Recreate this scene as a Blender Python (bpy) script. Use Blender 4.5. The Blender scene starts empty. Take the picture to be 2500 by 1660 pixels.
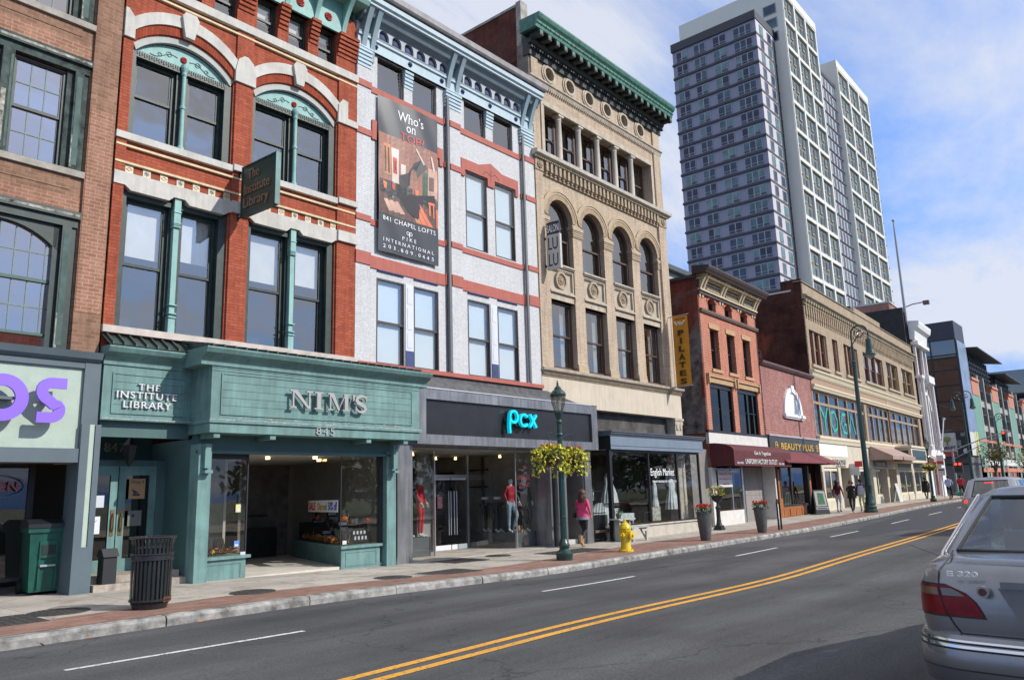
import bpy, bmesh, math, random
from mathutils import Vector, Matrix, noise
random.seed(7)
SC = bpy.context.scene
COL = SC.collection
PI = math.pi
# ------------------------------------------------------------ camera
YAW, PITCH, ROLL, FOC = math.radians(50.0), math.radians(11.1), math.radians(-1.7), 1.5178
cy, sy, cp, sp = math.cos(YAW), math.sin(YAW), math.cos(PITCH), math.sin(PITCH)
fwd = Vector((sy*cp, cy*cp, sp)); rgt = Vector((cy, -sy, 0)); up = rgt.cross(fwd)
r2 = rgt*math.cos(ROLL) + up*math.sin(ROLL); u2 = up*math.cos(ROLL) - rgt*math.sin(ROLL)
cam = bpy.data.cameras.new('camera'); camo = bpy.data.objects.new('camera', cam); COL.objects.link(camo)
cam.sensor_width = 36.0; cam.lens = 36.0*FOC/2; cam.clip_start = 0.05; cam.clip_end = 6000
camo.matrix_world = Matrix(((r2.x, u2.x, -fwd.x, 0), (r2.y, u2.y, -fwd.y, 0), (r2.z, u2.z, -fwd.z, 1.65), (0, 0, 0, 1)))
SC.camera = camo
# ------------------------------------------------------------ sky and sun
SUN_EL, SUN_ROT = math.radians(36), math.radians(156.0)
world = bpy.data.worlds.new('World'); SC.world = world; world.use_nodes = True
def sky():
    nt = world.node_tree; N, L = nt.nodes, nt.links
    bg = N['Background']
    s = N.new('ShaderNodeTexSky'); s.sky_type = 'NISHITA'; s.sun_disc = False
    s.sun_elevation = SUN_EL; s.sun_rotation = SUN_ROT; s.altitude = 10; s.air_density = 1.15; s.dust_density = 0.35; s.ozone_density = 2.2
    tc = N.new('ShaderNodeTexCoord')
    sep = N.new('ShaderNodeSeparateXYZ'); L.new(tc.outputs['Generated'], sep.inputs[0])
    # project the view direction on a cloud layer
    add = N.new('ShaderNodeMath'); add.operation = 'ADD'; add.inputs[1].default_value = 0.16; L.new(sep.outputs[2], add.inputs[0])
    mx = N.new('ShaderNodeMath'); mx.operation = 'MAXIMUM'; mx.inputs[1].default_value = 0.05; L.new(add.outputs[0], mx.inputs[0])
    dx = N.new('ShaderNodeMath'); dx.operation = 'DIVIDE'; L.new(sep.outputs[0], dx.inputs[0]); L.new(mx.outputs[0], dx.inputs[1])
    dy = N.new('ShaderNodeMath'); dy.operation = 'DIVIDE'; L.new(sep.outputs[1], dy.inputs[0]); L.new(mx.outputs[0], dy.inputs[1])
    cb = N.new('ShaderNodeCombineXYZ'); L.new(dx.outputs[0], cb.inputs[0]); L.new(dy.outputs[0], cb.inputs[1])
    mp = N.new('ShaderNodeMapping'); mp.inputs['Rotation'].default_value = (0, 0, math.radians(-20)); mp.inputs['Scale'].default_value = (0.55, 1.5, 1); L.new(cb.outputs[0], mp.inputs[0])
    n1 = N.new('ShaderNodeTexNoise'); n1.inputs['Scale'].default_value = 0.9; n1.inputs['Detail'].default_value = 9; n1.inputs['Roughness'].default_value = 0.64; n1.inputs['Distortion'].default_value = 0.35; L.new(mp.outputs[0], n1.inputs[0])
    n2 = N.new('ShaderNodeTexNoise'); n2.inputs['Scale'].default_value = 0.42; n2.inputs['Detail'].default_value = 3; L.new(cb.outputs[0], n2.inputs[0])
    a1 = N.new('ShaderNodeMath'); a1.operation = 'ADD'; L.new(n1.outputs[0], a1.inputs[0]); L.new(n2.outputs[0], a1.inputs[1]); n2.inputs['Scale'].default_value = 0.55
    # more cloud high up than near the horizon
    a2 = N.new('ShaderNodeMath'); a2.operation = 'MULTIPLY_ADD'; a2.inputs[1].default_value = 0.42; L.new(sep.outputs[2], a2.inputs[0]); L.new(a1.outputs[0], a2.inputs[2])
    a3 = N.new('ShaderNodeMath'); a3.operation = 'MULTIPLY'; a3.inputs[1].default_value = .5; L.new(a2.outputs[0], a3.inputs[0])
    rp = N.new('ShaderNodeValToRGB'); rp.color_ramp.elements[0].position = 0.49; rp.color_ramp.elements[0].color = (0, 0, 0, 1)
    rp.color_ramp.elements[1].position = 0.60; rp.color_ramp.elements[1].color = (.9, .9, .9, 1); L.new(a3.outputs[0], rp.inputs[0])
    mixc = N.new('ShaderNodeMix'); mixc.data_type = 'RGBA'; L.new(rp.outputs[0], mixc.inputs[0])
    tint = N.new('ShaderNodeMix'); tint.data_type = 'RGBA'; tint.blend_type = 'MULTIPLY'; tint.inputs[0].default_value = 1
    L.new(s.outputs[0], tint.inputs[6]); tint.inputs[7].default_value = (1.0, 1.24, 1.70, 1)
    hz = N.new('ShaderNodeMapRange'); hz.inputs[1].default_value = .42; hz.inputs[2].default_value = .0; L.new(sep.outputs[2], hz.inputs[0])
    hm = N.new('ShaderNodeMix'); hm.data_type = 'RGBA'; L.new(hz.outputs[0], hm.inputs[0]); L.new(tint.outputs[2], hm.inputs[6]); hm.inputs[7].default_value = (1.05, 2.4, 6.0, 1)
    L.new(hm.outputs[2], mixc.inputs[6]); mixc.inputs[7].default_value = (5.6, 5.85, 6.5, 1)
    L.new(mixc.outputs[2], bg.inputs[0]); bg.inputs[1].default_value = 0.13
sky()
sun = bpy.data.lights.new('sun', 'SUN'); suno = bpy.data.objects.new('sun', sun); COL.objects.link(suno)
sun.energy = 4.0; sun.angle = math.radians(0.5); sun.color = (1.0, 0.955, 0.88)
sd = Vector((math.sin(SUN_ROT)*math.cos(SUN_EL), math.cos(SUN_ROT)*math.cos(SUN_EL), math.sin(SUN_EL)))
suno.rotation_euler = sd.to_track_quat('Z', 'Y').to_euler(); suno.location = (0, -20, 30)
SC.view_settings.view_transform = 'Standard'; SC.view_settings.look = 'None'; SC.view_settings.exposure = 0.1; SC.view_settings.gamma = 1
SC.render.engine = 'CYCLES'; SC.cycles.max_bounces = 6; SC.cycles.transparent_max_bounces = 12; SC.cycles.diffuse_bounces = 3; SC.cycles.glossy_bounces = 3
SC.cycles.caustics_reflective = False; SC.cycles.caustics_refractive = False
# ------------------------------------------------------------ materials
def srgb(r, g, b):
    f = lambda c: ((c/255+.055)/1.055)**2.4 if c > 10 else c/255/12.92
    return (f(r), f(g), f(b))
def newmat(name):
    m = bpy.data.materials.new(name); m.use_nodes = True
    nt = m.node_tree; return m, nt, nt.nodes, nt.links, nt.nodes['Principled BSDF']
def mult(nt, a, b):   # colour * colour
    n = nt.nodes.new('ShaderNodeMix'); n.data_type = 'RGBA'; n.blend_type = 'MULTIPLY'; n.inputs[0].default_value = 1
    nt.links.new(a, n.inputs[6]); nt.links.new(b, n.inputs[7]); return n.outputs[2]
def noise_ramp(nt, vec, scale, lo, hi, det=5, p0=.3, p1=.7, dist=0):
    n = nt.nodes.new('ShaderNodeTexNoise'); n.inputs['Scale'].default_value = scale; n.inputs['Detail'].default_value = det; n.inputs['Roughness'].default_value = .6
    n.inputs['Distortion'].default_value = dist
    nt.links.new(vec, n.inputs[0])
    r = nt.nodes.new('ShaderNodeValToRGB'); r.color_ramp.elements[0].position = p0; r.color_ramp.elements[1].position = p1
    r.color_ramp.elements[0].color = (*lo, 1) if isinstance(lo, tuple) else (lo, lo, lo, 1)
    r.color_ramp.elements[1].color = (*hi, 1) if isinstance(hi, tuple) else (hi, hi, hi, 1)
    nt.links.new(n.outputs[0], r.inputs[0]); return r.outputs[0], n.outputs[0]
def bump(nt, h, bsdf, strength, dist=.01):
    b = nt.nodes.new('ShaderNodeBump'); b.inputs['Strength'].default_value = strength; b.inputs['Distance'].default_value = dist
    nt.links.new(h, b.inputs['Height']); nt.links.new(b.outputs[0], bsdf.inputs['Normal'])
MATS = {}
def P(name, col, rough=.6, metal=0, var=.1, scale=3, bmp=0, bscale=60, spec=.5, streak=0, coat=0, emit=None, estr=0):
    if name in MATS: return MATS[name]
    m, nt, N, L, b = newmat(name)
    b.inputs['Roughness'].default_value = rough; b.inputs['Metallic'].default_value = metal; b.inputs['Specular IOR Level'].default_value = spec
    b.inputs['Coat Weight'].default_value = coat; b.inputs['Coat Roughness'].default_value = .05
    rgb = N.new('ShaderNodeRGB'); rgb.outputs[0].default_value = (*col, 1); out = rgb.outputs[0]
    tc = N.new('ShaderNodeTexCoord'); ob = tc.outputs['Object']
    if var:
        c, _ = noise_ramp(nt, ob, scale, 1-var*1.6, 1+var, 6); out = mult(nt, out, c)
    if streak:
        mp = N.new('ShaderNodeMapping'); mp.inputs['Scale'].default_value = (7, 7, .6); L.new(ob, mp.inputs[0])
        c, _ = noise_ramp(nt, mp.outputs[0], 1.5, 1-streak, 1.0, 5, .35, .6); out = mult(nt, out, c)
    L.new(out, b.inputs['Base Color'])
    if bmp:
        n = N.new('ShaderNodeTexNoise'); n.inputs['Scale'].default_value = bscale; n.inputs['Detail'].default_value = 4; L.new(ob, n.inputs[0]); bump(nt, n.outputs[0], b, bmp)
    if emit: b.inputs['Emission Color'].default_value = (*emit, 1); b.inputs['Emission Strength'].default_value = estr
    MATS[name] = m; return m
def BRICK(name, c1, c2, mortar, w=.21, h=.072, ms=.008, var=.25, bmp=.5, soot=None, wall=True, stain=None):
    if name in MATS: return MATS[name]
    m, nt, N, L, b = newmat(name); b.inputs['Roughness'].default_value = .85; b.inputs['Specular IOR Level'].default_value = .2
    tc = N.new('ShaderNodeTexCoord'); sp_ = N.new('ShaderNodeSeparateXYZ'); L.new(tc.outputs['Object'], sp_.inputs[0])
    cb = N.new('ShaderNodeCombineXYZ')
    if wall:
        a = N.new('ShaderNodeMath'); a.operation = 'ADD'; L.new(sp_.outputs[0], a.inputs[0]); L.new(sp_.outputs[1], a.inputs[1])
        L.new(a.outputs[0], cb.inputs[0]); L.new(sp_.outputs[2], cb.inputs[1])
    else:
        L.new(sp_.outputs[0], cb.inputs[0]); L.new(sp_.outputs[1], cb.inputs[1])
    br = N.new('ShaderNodeTexBrick'); L.new(cb.outputs[0], br.inputs[0])
    br.inputs['Color1'].default_value = (*c1, 1); br.inputs['Color2'].default_value = (*c2, 1); br.inputs['Mortar'].default_value = (*mortar, 1)
    br.inputs['Scale'].default_value = 1; br.inputs['Brick Width'].default_value = w; br.inputs['Row Height'].default_value = h
    br.inputs['Mortar Size'].default_value = ms; br.inputs['Mortar Smooth'].default_value = .2; br.inputs['Bias'].default_value = -.1
    out = br.outputs[0]
    c, _ = noise_ramp(nt, tc.outputs['Object'], .9, 1-var, 1+var*.5, 7, .3, .72); out = mult(nt, out, c)
    c, _ = noise_ramp(nt, tc.outputs['Object'], 14, .88, 1.1, 3); out = mult(nt, out, c)
    if wall:
        mp = N.new('ShaderNodeMapping'); mp.inputs['Scale'].default_value = (5, 5, .45); L.new(tc.outputs['Object'], mp.inputs[0]); c, _ = noise_ramp(nt, mp.outputs[0], 1.4, .80 if max(c1) < .55 else .95, 1.03, 6, .33, .55); out = mult(nt, out, c)
    if stain:
        c, n_ = noise_ramp(nt, tc.outputs['Object'], stain[1], 0, 1, 8, stain[2], stain[3], .6)
        mx = N.new('ShaderNodeMix'); mx.data_type = 'RGBA'; L.new(c, mx.inputs[0]); L.new(out, mx.inputs[6]); mx.inputs[7].default_value = (*stain[0], 1); out = mx.outputs[2]
    L.new(out, b.inputs['Base Color'])
    inv = N.new('ShaderNodeMath'); inv.operation = 'SUBTRACT'; inv.inputs[0].default_value = 1; L.new(br.outputs['Fac'], inv.inputs[1])
    bump(nt, inv.outputs[0], b, bmp, .012)
    MATS[name] = m; return m
def GLASS(name, refl=.3, tint=(.8, .85, .85), wav=.02):
    if name in MATS: return MATS[name]
    m = bpy.data.materials.new(name); m.use_nodes = True; nt = m.node_tree; N, L = nt.nodes, nt.links
    N.remove(N['Principled BSDF']); out = N['Material Output']
    g = N.new('ShaderNodeBsdfGlossy'); g.inputs['Roughness'].default_value = .015; g.inputs['Color'].default_value = (1, .95, .88, 1)
    t = N.new('ShaderNodeBsdfTransparent'); t.inputs[0].default_value = (*tint, 1)
    lw = N.new('ShaderNodeLayerWeight'); lw.inputs[0].default_value = .5; fr = N.new('ShaderNodeMath'); fr.operation = 'POWER'; fr.inputs[1].default_value = 5.0; L.new(lw.outputs['Facing'], fr.inputs[0])
    a = N.new('ShaderNodeMath'); a.operation = 'MULTIPLY_ADD'; a.inputs[1].default_value = 1-refl; a.inputs[2].default_value = refl+.04; L.new(fr.outputs[0], a.inputs[0])
    mx = N.new('ShaderNodeMixShader'); L.new(a.outputs[0], mx.inputs[0]); L.new(t.outputs[0], mx.inputs[1]); L.new(g.outputs[0], mx.inputs[2]); L.new(mx.outputs[0], out.inputs[0])
    if wav:
        tc = N.new('ShaderNodeTexCoord'); n = N.new('ShaderNodeTexNoise'); n.inputs['Scale'].default_value = 1.3; n.inputs['Detail'].default_value = 1; L.new(tc.outputs['Object'], n.inputs[0])
        b = N.new('ShaderNodeBump'); b.inputs['Strength'].default_value = wav*5; b.inputs['Distance'].default_value = .05; L.new(n.outputs[0], b.inputs['Height']); L.new(b.outputs[0], g.inputs['Normal'])
    MATS[name] = m; return m
# ------------------------------------------------------------ mesh helpers
class MB:
    def __init__(s): s.v = []; s.f = []; s.mi = []
    def add(s, vs, fs, mi=0):
        n = len(s.v); s.v += [tuple(p) for p in vs]; s.f += [tuple(i+n for i in f) for f in fs]; s.mi += [mi]*len(fs); return s
    def box(s, x0, x1, y0, y1, z0, z1, mi=0):
        if x0 > x1: x0, x1 = x1, x0
        if y0 > y1: y0, y1 = y1, y0
        if z0 > z1: z0, z1 = z1, z0
        return s.add([(x0, y0, z0), (x1, y0, z0), (x1, y1, z0), (x0, y1, z0), (x0, y0, z1), (x1, y0, z1), (x1, y1, z1), (x0, y1, z1)],
                     [(0, 3, 2, 1), (4, 5, 6, 7), (0, 1, 5, 4), (1, 2, 6, 5), (2, 3, 7, 6), (3, 0, 4, 7)], mi)
    def quad(s, a, b, c, d, mi=0): return s.add([a, b, c, d], [(0, 1, 2, 3)], mi)
    def prism(s, pts, y0, y1, mi=0):      # polygon in x,z pushed through y
        n = len(pts); s.add([(x, y0, z) for x, z in pts]+[(x, y1, z) for x, z in pts],
            [tuple(range(n)), tuple(range(2*n-1, n-1, -1))]+[(i, i+n, (i+1) % n+n, (i+1) % n) for i in range(n)], mi); return s
    def sweep(s, prof, x0, x1, mi=0, sk0=0, sk1=0):      # profile of (y,z) pushed along x ; sk = mitre (x shift per -y)
        n = len(prof); s.add([(x0+y*sk0, y, z) for y, z in prof]+[(x1-y*sk1, y, z) for y, z in prof],
            [tuple(range(n-1, -1, -1)), tuple(range(n, 2*n))]+[(i, (i+1) % n, (i+1) % n+n, i+n) for i in range(n)], mi); return s
    def lathe(s, prof, cx=0, cy=0, n=16, mi=0, z0=0, rib=0):
        vs = []; fs = []
        for r, z in prof:
            for k in range(n):
                a = 2*PI*k/n; rr = r*(1-(rib if k % 2 else 0)); vs.append((cx+rr*math.cos(a), cy+rr*math.sin(a), z+z0))
        for i in range(len(prof)-1):
            for k in range(n): fs.append((i*n+k, i*n+(k+1) % n, (i+1)*n+(k+1) % n, (i+1)*n+k))
        fs.append(tuple(range(n-1, -1, -1))); fs.append(tuple((len(prof)-1)*n+k for k in range(n)))
        return s.add(vs, fs, mi)
    def tube(s, path, r, n=8, mi=0, closed=False):
        path = [Vector(p) for p in path]; m = len(path); vs = []; fs = []; prev = None
        for i, p in enumerate(path):
            d = (path[min(i+1, m-1)]-path[max(i-1, 0)]) if not closed else (path[(i+1) % m]-path[i-1])
            d.normalize(); a = Vector((0, 0, 1)) if abs(d.z) < .95 else Vector((1, 0, 0))
            if prev is not None: a = prev
            e1 = a-d*a.dot(d); e1.normalize(); e2 = d.cross(e1); prev = e1
            rr = r[i] if isinstance(r, (list, tuple)) else r
            for k in range(n):
                t = 2*PI*k/n; vs.append(p+e1*rr*math.cos(t)+e2*rr*math.sin(t))
        for i in range(m if closed else m-1):
            for k in range(n): fs.append((i*n+k, i*n+(k+1) % n, ((i+1) % m)*n+(k+1) % n, ((i+1) % m)*n+k))
        if not closed: fs += [tuple(range(n-1, -1, -1)), tuple((m-1)*n+k for k in range(n))]
        return s.add(vs, fs, mi)
    def stroke(s, pts, w, y0, y1, mi=0, closed=False):   # ribbon of width w in x,z pushed from y0 to y1
        m = len(pts); Lp = []; Rp = []
        for i in range(m):
            a = pts[i-1] if (i or closed) else pts[0]; b = pts[(i+1) % m] if (i < m-1 or closed) else pts[i]
            dx, dz = b[0]-a[0], b[1]-a[1]; l = math.hypot(dx, dz) or 1; nx, nz = -dz/l, dx/l
            ww = (w[i] if isinstance(w, (list, tuple)) else w)/2
            Lp.append((pts[i][0]+nx*ww, pts[i][1]+nz*ww)); Rp.append((pts[i][0]-nx*ww, pts[i][1]-nz*ww))
        vs = [(x, y0, z) for x, z in Lp]+[(x, y0, z) for x, z in Rp]+[(x, y1, z) for x, z in Lp]+[(x, y1, z) for x, z in Rp]
        fs = []
        for i in range(m if closed else m-1):
            j = (i+1) % m
            fs += [(i, i+m, j+m, j), (2*m+i, 2*m+j, 3*m+j, 3*m+i), (i, j, 2*m+j, 2*m+i), (m+i, 3*m+i, 3*m+j, m+j)]
        if not closed: fs += [(0, 2*m, 3*m, m), (m-1, 2*m-1, 4*m-1, 3*m-1)]
        return s.add(vs, fs, mi)
    def blob(s, c, r, n=8, mi=0, sc=(1, 1, 1), jit=0):
        vs = []; fs = []
        for i in range(n+1):
            for k in range(n*2 if n > 4 else n*2):
                t = PI*i/n; a = 2*PI*k/(n*2); j = 1+random.uniform(-jit, jit)
                vs.append((c[0]+r*sc[0]*math.sin(t)*math.cos(a)*j, c[1]+r*sc[1]*math.sin(t)*math.sin(a)*j, c[2]+r*sc[2]*math.cos(t)*j))
        q = n*2
        for i in range(n):
            for k in range(q): fs.append((i*q+k, (i+1)*q+k, (i+1)*q+(k+1) % q, i*q+(k+1) % q))
        return s.add(vs, fs, mi)
    def leaf(s, c, size, mi=0, up=.3):
        d = Vector((random.gauss(0, 1), random.gauss(0, 1), random.gauss(up, 1))).normalized(); e = d.orthogonal().normalized(); e.rotate(Matrix.Rotation(random.uniform(0, 6.28), 3, d)); g_ = d.cross(e)
        c = Vector(c); L_ = size*random.uniform(.7, 1.3); W = L_*.45
        return s.add([c-e*L_*.5, c+g_*W*.5, c+e*L_*.5, c-g_*W*.5], [(0, 1, 2, 3)], mi)
    def build(s, name, mats, parent=None, smooth=False, loc=None, **kw):
        me = bpy.data.meshes.new(name); me.from_pydata(s.v, [], s.f)
        if not isinstance(mats, (list, tuple)): mats = [mats]
        for m in mats: me.materials.append(m)
        if len(mats) > 1: me.polygons.foreach_set('material_index', s.mi)
        me.validate()
        bm = bmesh.new(); bm.from_mesh(me); bmesh.ops.recalc_face_normals(bm, faces=bm.faces); bm.to_mesh(me); bm.free()
        if smooth:
            me.polygons.foreach_set('use_smooth', [True]*len(me.polygons))
            try: me.set_sharp_from_angle(angle=math.radians(38))
            except Exception: pass
        o = bpy.data.objects.new(name, me); COL.objects.link(o)
        if parent: o.parent = parent
        if loc: o.location = loc
        for k, v in kw.items(): o[k] = v
        return o
def thing(name, label, cat, loc=(0, 0, 0), rz=0, group=None):
    o = bpy.data.objects.new(name, None); COL.objects.link(o); o.empty_display_size = .3
    o.location = loc; o.rotation_euler = (0, 0, rz); o['label'] = label; o['category'] = cat
    if group: o['group'] = group
    return o
def clone(root, loc, rz, label, group=None):
    def cp_(o, par):
        c = o.copy(); COL.objects.link(c)
        if par: c.parent = par
        for ch in list(o.children): cp_(ch, c)
        return c
    kids = list(root.children)
    c = root.copy(); COL.objects.link(c); c.location = loc; c.rotation_euler = (0, 0, rz); c['label'] = label
    if group: c['group'] = group
    for k in kids: cp_(k, c)
    return c
def ss(t): t = max(0., min(1., t)); return t*t*(3-2*t)
def gz(x): return .12*(1-ss((x-7)/8))+.2*ss((x-26)/36)      # the pavement's height along the street
def lerp_poly(poly, x):
    if x <= poly[0][0]: return poly[0][1]
    for (a, b), (c, d) in zip(poly, poly[1:]):
        if x <= c:
            t = (x-a)/(c-a); return b+(d-b)*t
    return poly[-1][1]
KERB = [(-60, 11.0), (5, 11.0), (15, 10.85), (22, 11.0), (30, 11.1), (40, 11.5), (52, 12.15), (64, 12.6), (90, 13.1), (140, 14), (400, 19)]
def ky(x): return lerp_poly(KERB, x)
def rz_(x, y): return gz(x)-.14+.02*max(0, min(12, ky(x)-y))   # the road's height
# wall with holes; openings (u0,u1,z0,z1); y grows into the building
def wall(mb, u0, u1, z0, z1, y, ops, depth=.25, mi=0, rev=0):
    us = sorted({u0, u1, *[o[0] for o in ops], *[o[1] for o in ops]}); zs = sorted({z0, z1, *[o[2] for o in ops], *[o[3] for o in ops]})
    us = [u for u in us if u0-1e-6 <= u <= u1+1e-6]; zs = [z for z in zs if z0-1e-6 <= z <= z1+1e-6]
    for i in range(len(us)-1):
        for j in range(len(zs)-1):
            a, b, c, d = us[i], us[i+1], zs[j], zs[j+1]; mu, mz = (a+b)/2, (c+d)/2
            if any(o[0] < mu < o[1] and o[2] < mz < o[3] for o in ops): continue
            mb.quad((a, y, c), (b, y, c), (b, y, d), (a, y, d), mi)
    for o in ops:
        a, b, c, d = o[:4]; Y = y+(o[4] if len(o) > 4 else depth)
        mb.quad((a, y, c), (a, Y, c), (a, Y, d), (a, y, d), rev); mb.quad((b, y, c), (b, y, d), (b, Y, d), (b, Y, c), rev)
        mb.quad((a, y, d), (a, Y, d), (b, Y, d), (b, y, d), rev); mb.quad((a, y, c), (b, y, c), (b, Y, c), (a, Y, c), rev)
def arc_pts(cx, cz, r, a0, a1, n): return [(cx+r*math.cos(a0+(a1-a0)*i/n), cz+r*math.sin(a0+(a1-a0)*i/n)) for i in range(n+1)]
def seg_arc(u0, u1, zs, rise, n=16):      # circle through (u0,zs) (u1,zs) with crown zs+rise; points left to right
    h = (u1-u0)/2; r = (h*h+rise*rise)/(2*rise); cz = zs+rise-r; a = math.asin(min(1, h/r)); a = PI-a if rise > h else a
    return [((u0+u1)/2+r*math.sin(-a+2*a*i/n), cz+r*math.cos(-a+2*a*i/n)) for i in range(n+1)]
def spandrel(mb, u0, u1, ztop, arc, y, depth, mi=0):   # wall between an arch and the flat top of its hole
    for (a, b), (c, d) in zip(arc, arc[1:]):
        mb.quad((a, y, b), (c, y, d), (c, y, ztop), (a, y, ztop), mi); mb.quad((a, y, b), (a, y+depth, b), (c, y+depth, d), (c, y, d), mi)
def ring(mb, inner, outer, y0, y1, mi=0):
    n = len(inner)
    for i in range(n-1):
        a, b, c, d = inner[i], inner[i+1], outer[i+1], outer[i]
        mb.quad((a[0], y0, a[1]), (b[0], y0, b[1]), (c[0], y0, c[1]), (d[0], y0, d[1]), mi)
        mb.quad((d[0], y0, d[1]), (c[0], y0, c[1]), (c[0], y1, c[1]), (d[0], y1, d[1]), mi)
        mb.quad((a[0], y0, a[1]), (a[0], y1, a[1]), (b[0], y1, b[1]), (b[0], y0, b[1]), mi)
    for i in (0, n-1):
        a, d = inner[i], outer[i]; mb.quad((a[0], y0, a[1]), (d[0], y0, d[1]), (d[0], y1, d[1]), (a[0], y1, a[1]), mi)
# double-hung window: frame mesh 'window' + pane(s) + blind
def hung(par, u0, u1, z0, z1, y, fm, gm, meet=None, fw=.06, grid=None, blind=None, bm=None, head=None, gridm=None):
    mb = MB(); meet = meet if meet is not None else (z0+z1)/2
    mb.box(u0, u0+fw, y, y+.1, z0, z1).box(u1-fw, u1, y, y+.1, z0, z1).box(u0+fw, u1-fw, y, y+.1, z1-fw, z1).box(u0+fw, u1-fw, y, y+.1, z0, z0+fw)
    i0, i1 = u0+fw, u1-fw; s = .035
    if meet:
        mb.box(i0, i1, y+.02, y+.07, meet-.03, meet+.03)
        mb.box(i0, i0+s, y+.025, y+.055, meet+.03, z1-fw).box(i1-s, i1, y+.025, y+.055, meet+.03, z1-fw)
        mb.box(i0, i0+s, y+.055, y+.085, z0+fw, meet-.03).box(i1-s, i1, y+.055, y+.085, z0+fw, meet-.03)
    else:
        mb.box(i0, i0+s, y+.03, y+.06, z0+fw, z1-fw).box(i1-s, i1, y+.03, y+.06, z0+fw, z1-fw)
    if head is None: pass
    w = mb.build('window', fm, par)
    g = MB()
    if meet:
        g.quad((i0+s, y+.04, meet+.03), (i1-s, y+.04, meet+.03), (i1-s, y+.04, z1-fw), (i0+s, y+.04, z1-fw))
        g.quad((i0+s, y+.07, z0+fw), (i1-s, y+.07, z0+fw), (i1-s, y+.07, meet-.03), (i0+s, y+.07, meet-.03))
    else: g.quad((i0+s, y+.045, z0+fw), (i1-s, y+.045, z0+fw), (i1-s, y+.045, z1-fw), (i0+s, y+.045, z1-fw))
    g.build('pane', gm, w)
    if grid:
        q = MB()
        for k in range(1, grid[0]):
            x = i0+s+(i1-i0-2*s)*k/grid[0]; q.box(x-.011, x+.011, y+.028, y+.036, (meet or z0)+.03, z1-fw)
            if meet: q.box(x-.011, x+.011, y+.058, y+.066, z0+fw, meet-.03)
        for k in range(1, grid[1]):
            zz = meet+.03+(z1-fw-meet-.03)*k/grid[1]; q.box(i0+s, i1-s, y+.026, y+.034, zz-.011, zz+.011)
            zz = z0+fw+(meet-.03-z0-fw)*k/grid[1]; q.box(i0+s, i1-s, y+.056, y+.064, zz-.011, zz+.011)
        q.build('muntin', gridm or fm, w)
    if blind:
        MB().box(i0+.02, i1-.02, y+.13, y+.14, z1-fw-(z1-z0)*blind, z1-fw).build('blind', bm, w)
    return w
# writing
def textmb(mb, s, u0, u1, z0, z1, y0, y1, serif=0, space=1.0, mi=0, bold=0, slant=0):
    c = bpy.data.curves.new('t', 'FONT'); c.body = s; c.size = 1; c.space_character = space; c.resolution_u = 3; c.offset = bold; c.shear = slant
    o = bpy.data.objects.new('t', c); COL.objects.link(o); dg = bpy.context.evaluated_depsgraph_get()
    me = bpy.data.meshes.new_from_object(o.evaluated_get(dg)); bpy.data.objects.remove(o); bpy.data.curves.remove(c)
    vs = [(v.co.x, v.co.y) for v in me.vertices]; fs = [tuple(p.vertices) for p in me.polygons]; bpy.data.meshes.remove(me)
    ec = {}
    for f in fs:
        for i in range(len(f)):
            e = (f[i], f[(i+1) % len(f)]); k = (min(e), max(e)); ec.setdefault(k, []).append(e)
    be = [v[0] for v in ec.values() if len(v) == 1]
    boxes = []
    if serif:
        ys = sorted(v[1] for v in vs); cap = .7
        for a, b in be:
            (xa, ya), (xb, yb) = vs[a], vs[b]; l = abs(xa-xb)
            if abs(ya-yb) < .004 and .03 < l < .17 and (abs(ya) < .02 or abs(ya-.73) < .05 or abs(ya-.55) < .03):
                m = (xa+xb)/2; hw = l/2+serif; t = .045
                boxes.append((m-hw, m+hw, ya if ya < .3 else ya-t, ya+t if ya < .3 else ya))
    allx = [v[0] for v in vs]+[b[0] for b in boxes]+[b[1] for b in boxes]; ally = [v[1] for v in vs]
    x0, x1, a0, a1 = min(allx), max(allx), min(ally), max(ally)
    fx = lambda x: u0+(x-x0)/(x1-x0)*(u1-u0); fz = lambda y: z0+(y-a0)/(a1-a0)*(z1-z0)
    V = [(fx(x), y0, fz(y)) for x, y in vs]+[(fx(x), y1, fz(y)) for x, y in vs]; n = len(vs)
    F = [f for f in fs]+[tuple(reversed([i+n for i in f])) for f in fs]+[(a, a+n, b+n, b) for a, b in be]
    mb.add(V, F, mi)
    for a, b, c_, d in boxes: mb.box(fx(a), fx(b), y0+.0007, y1, fz(c_), fz(d), mi)
    return mb
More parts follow.
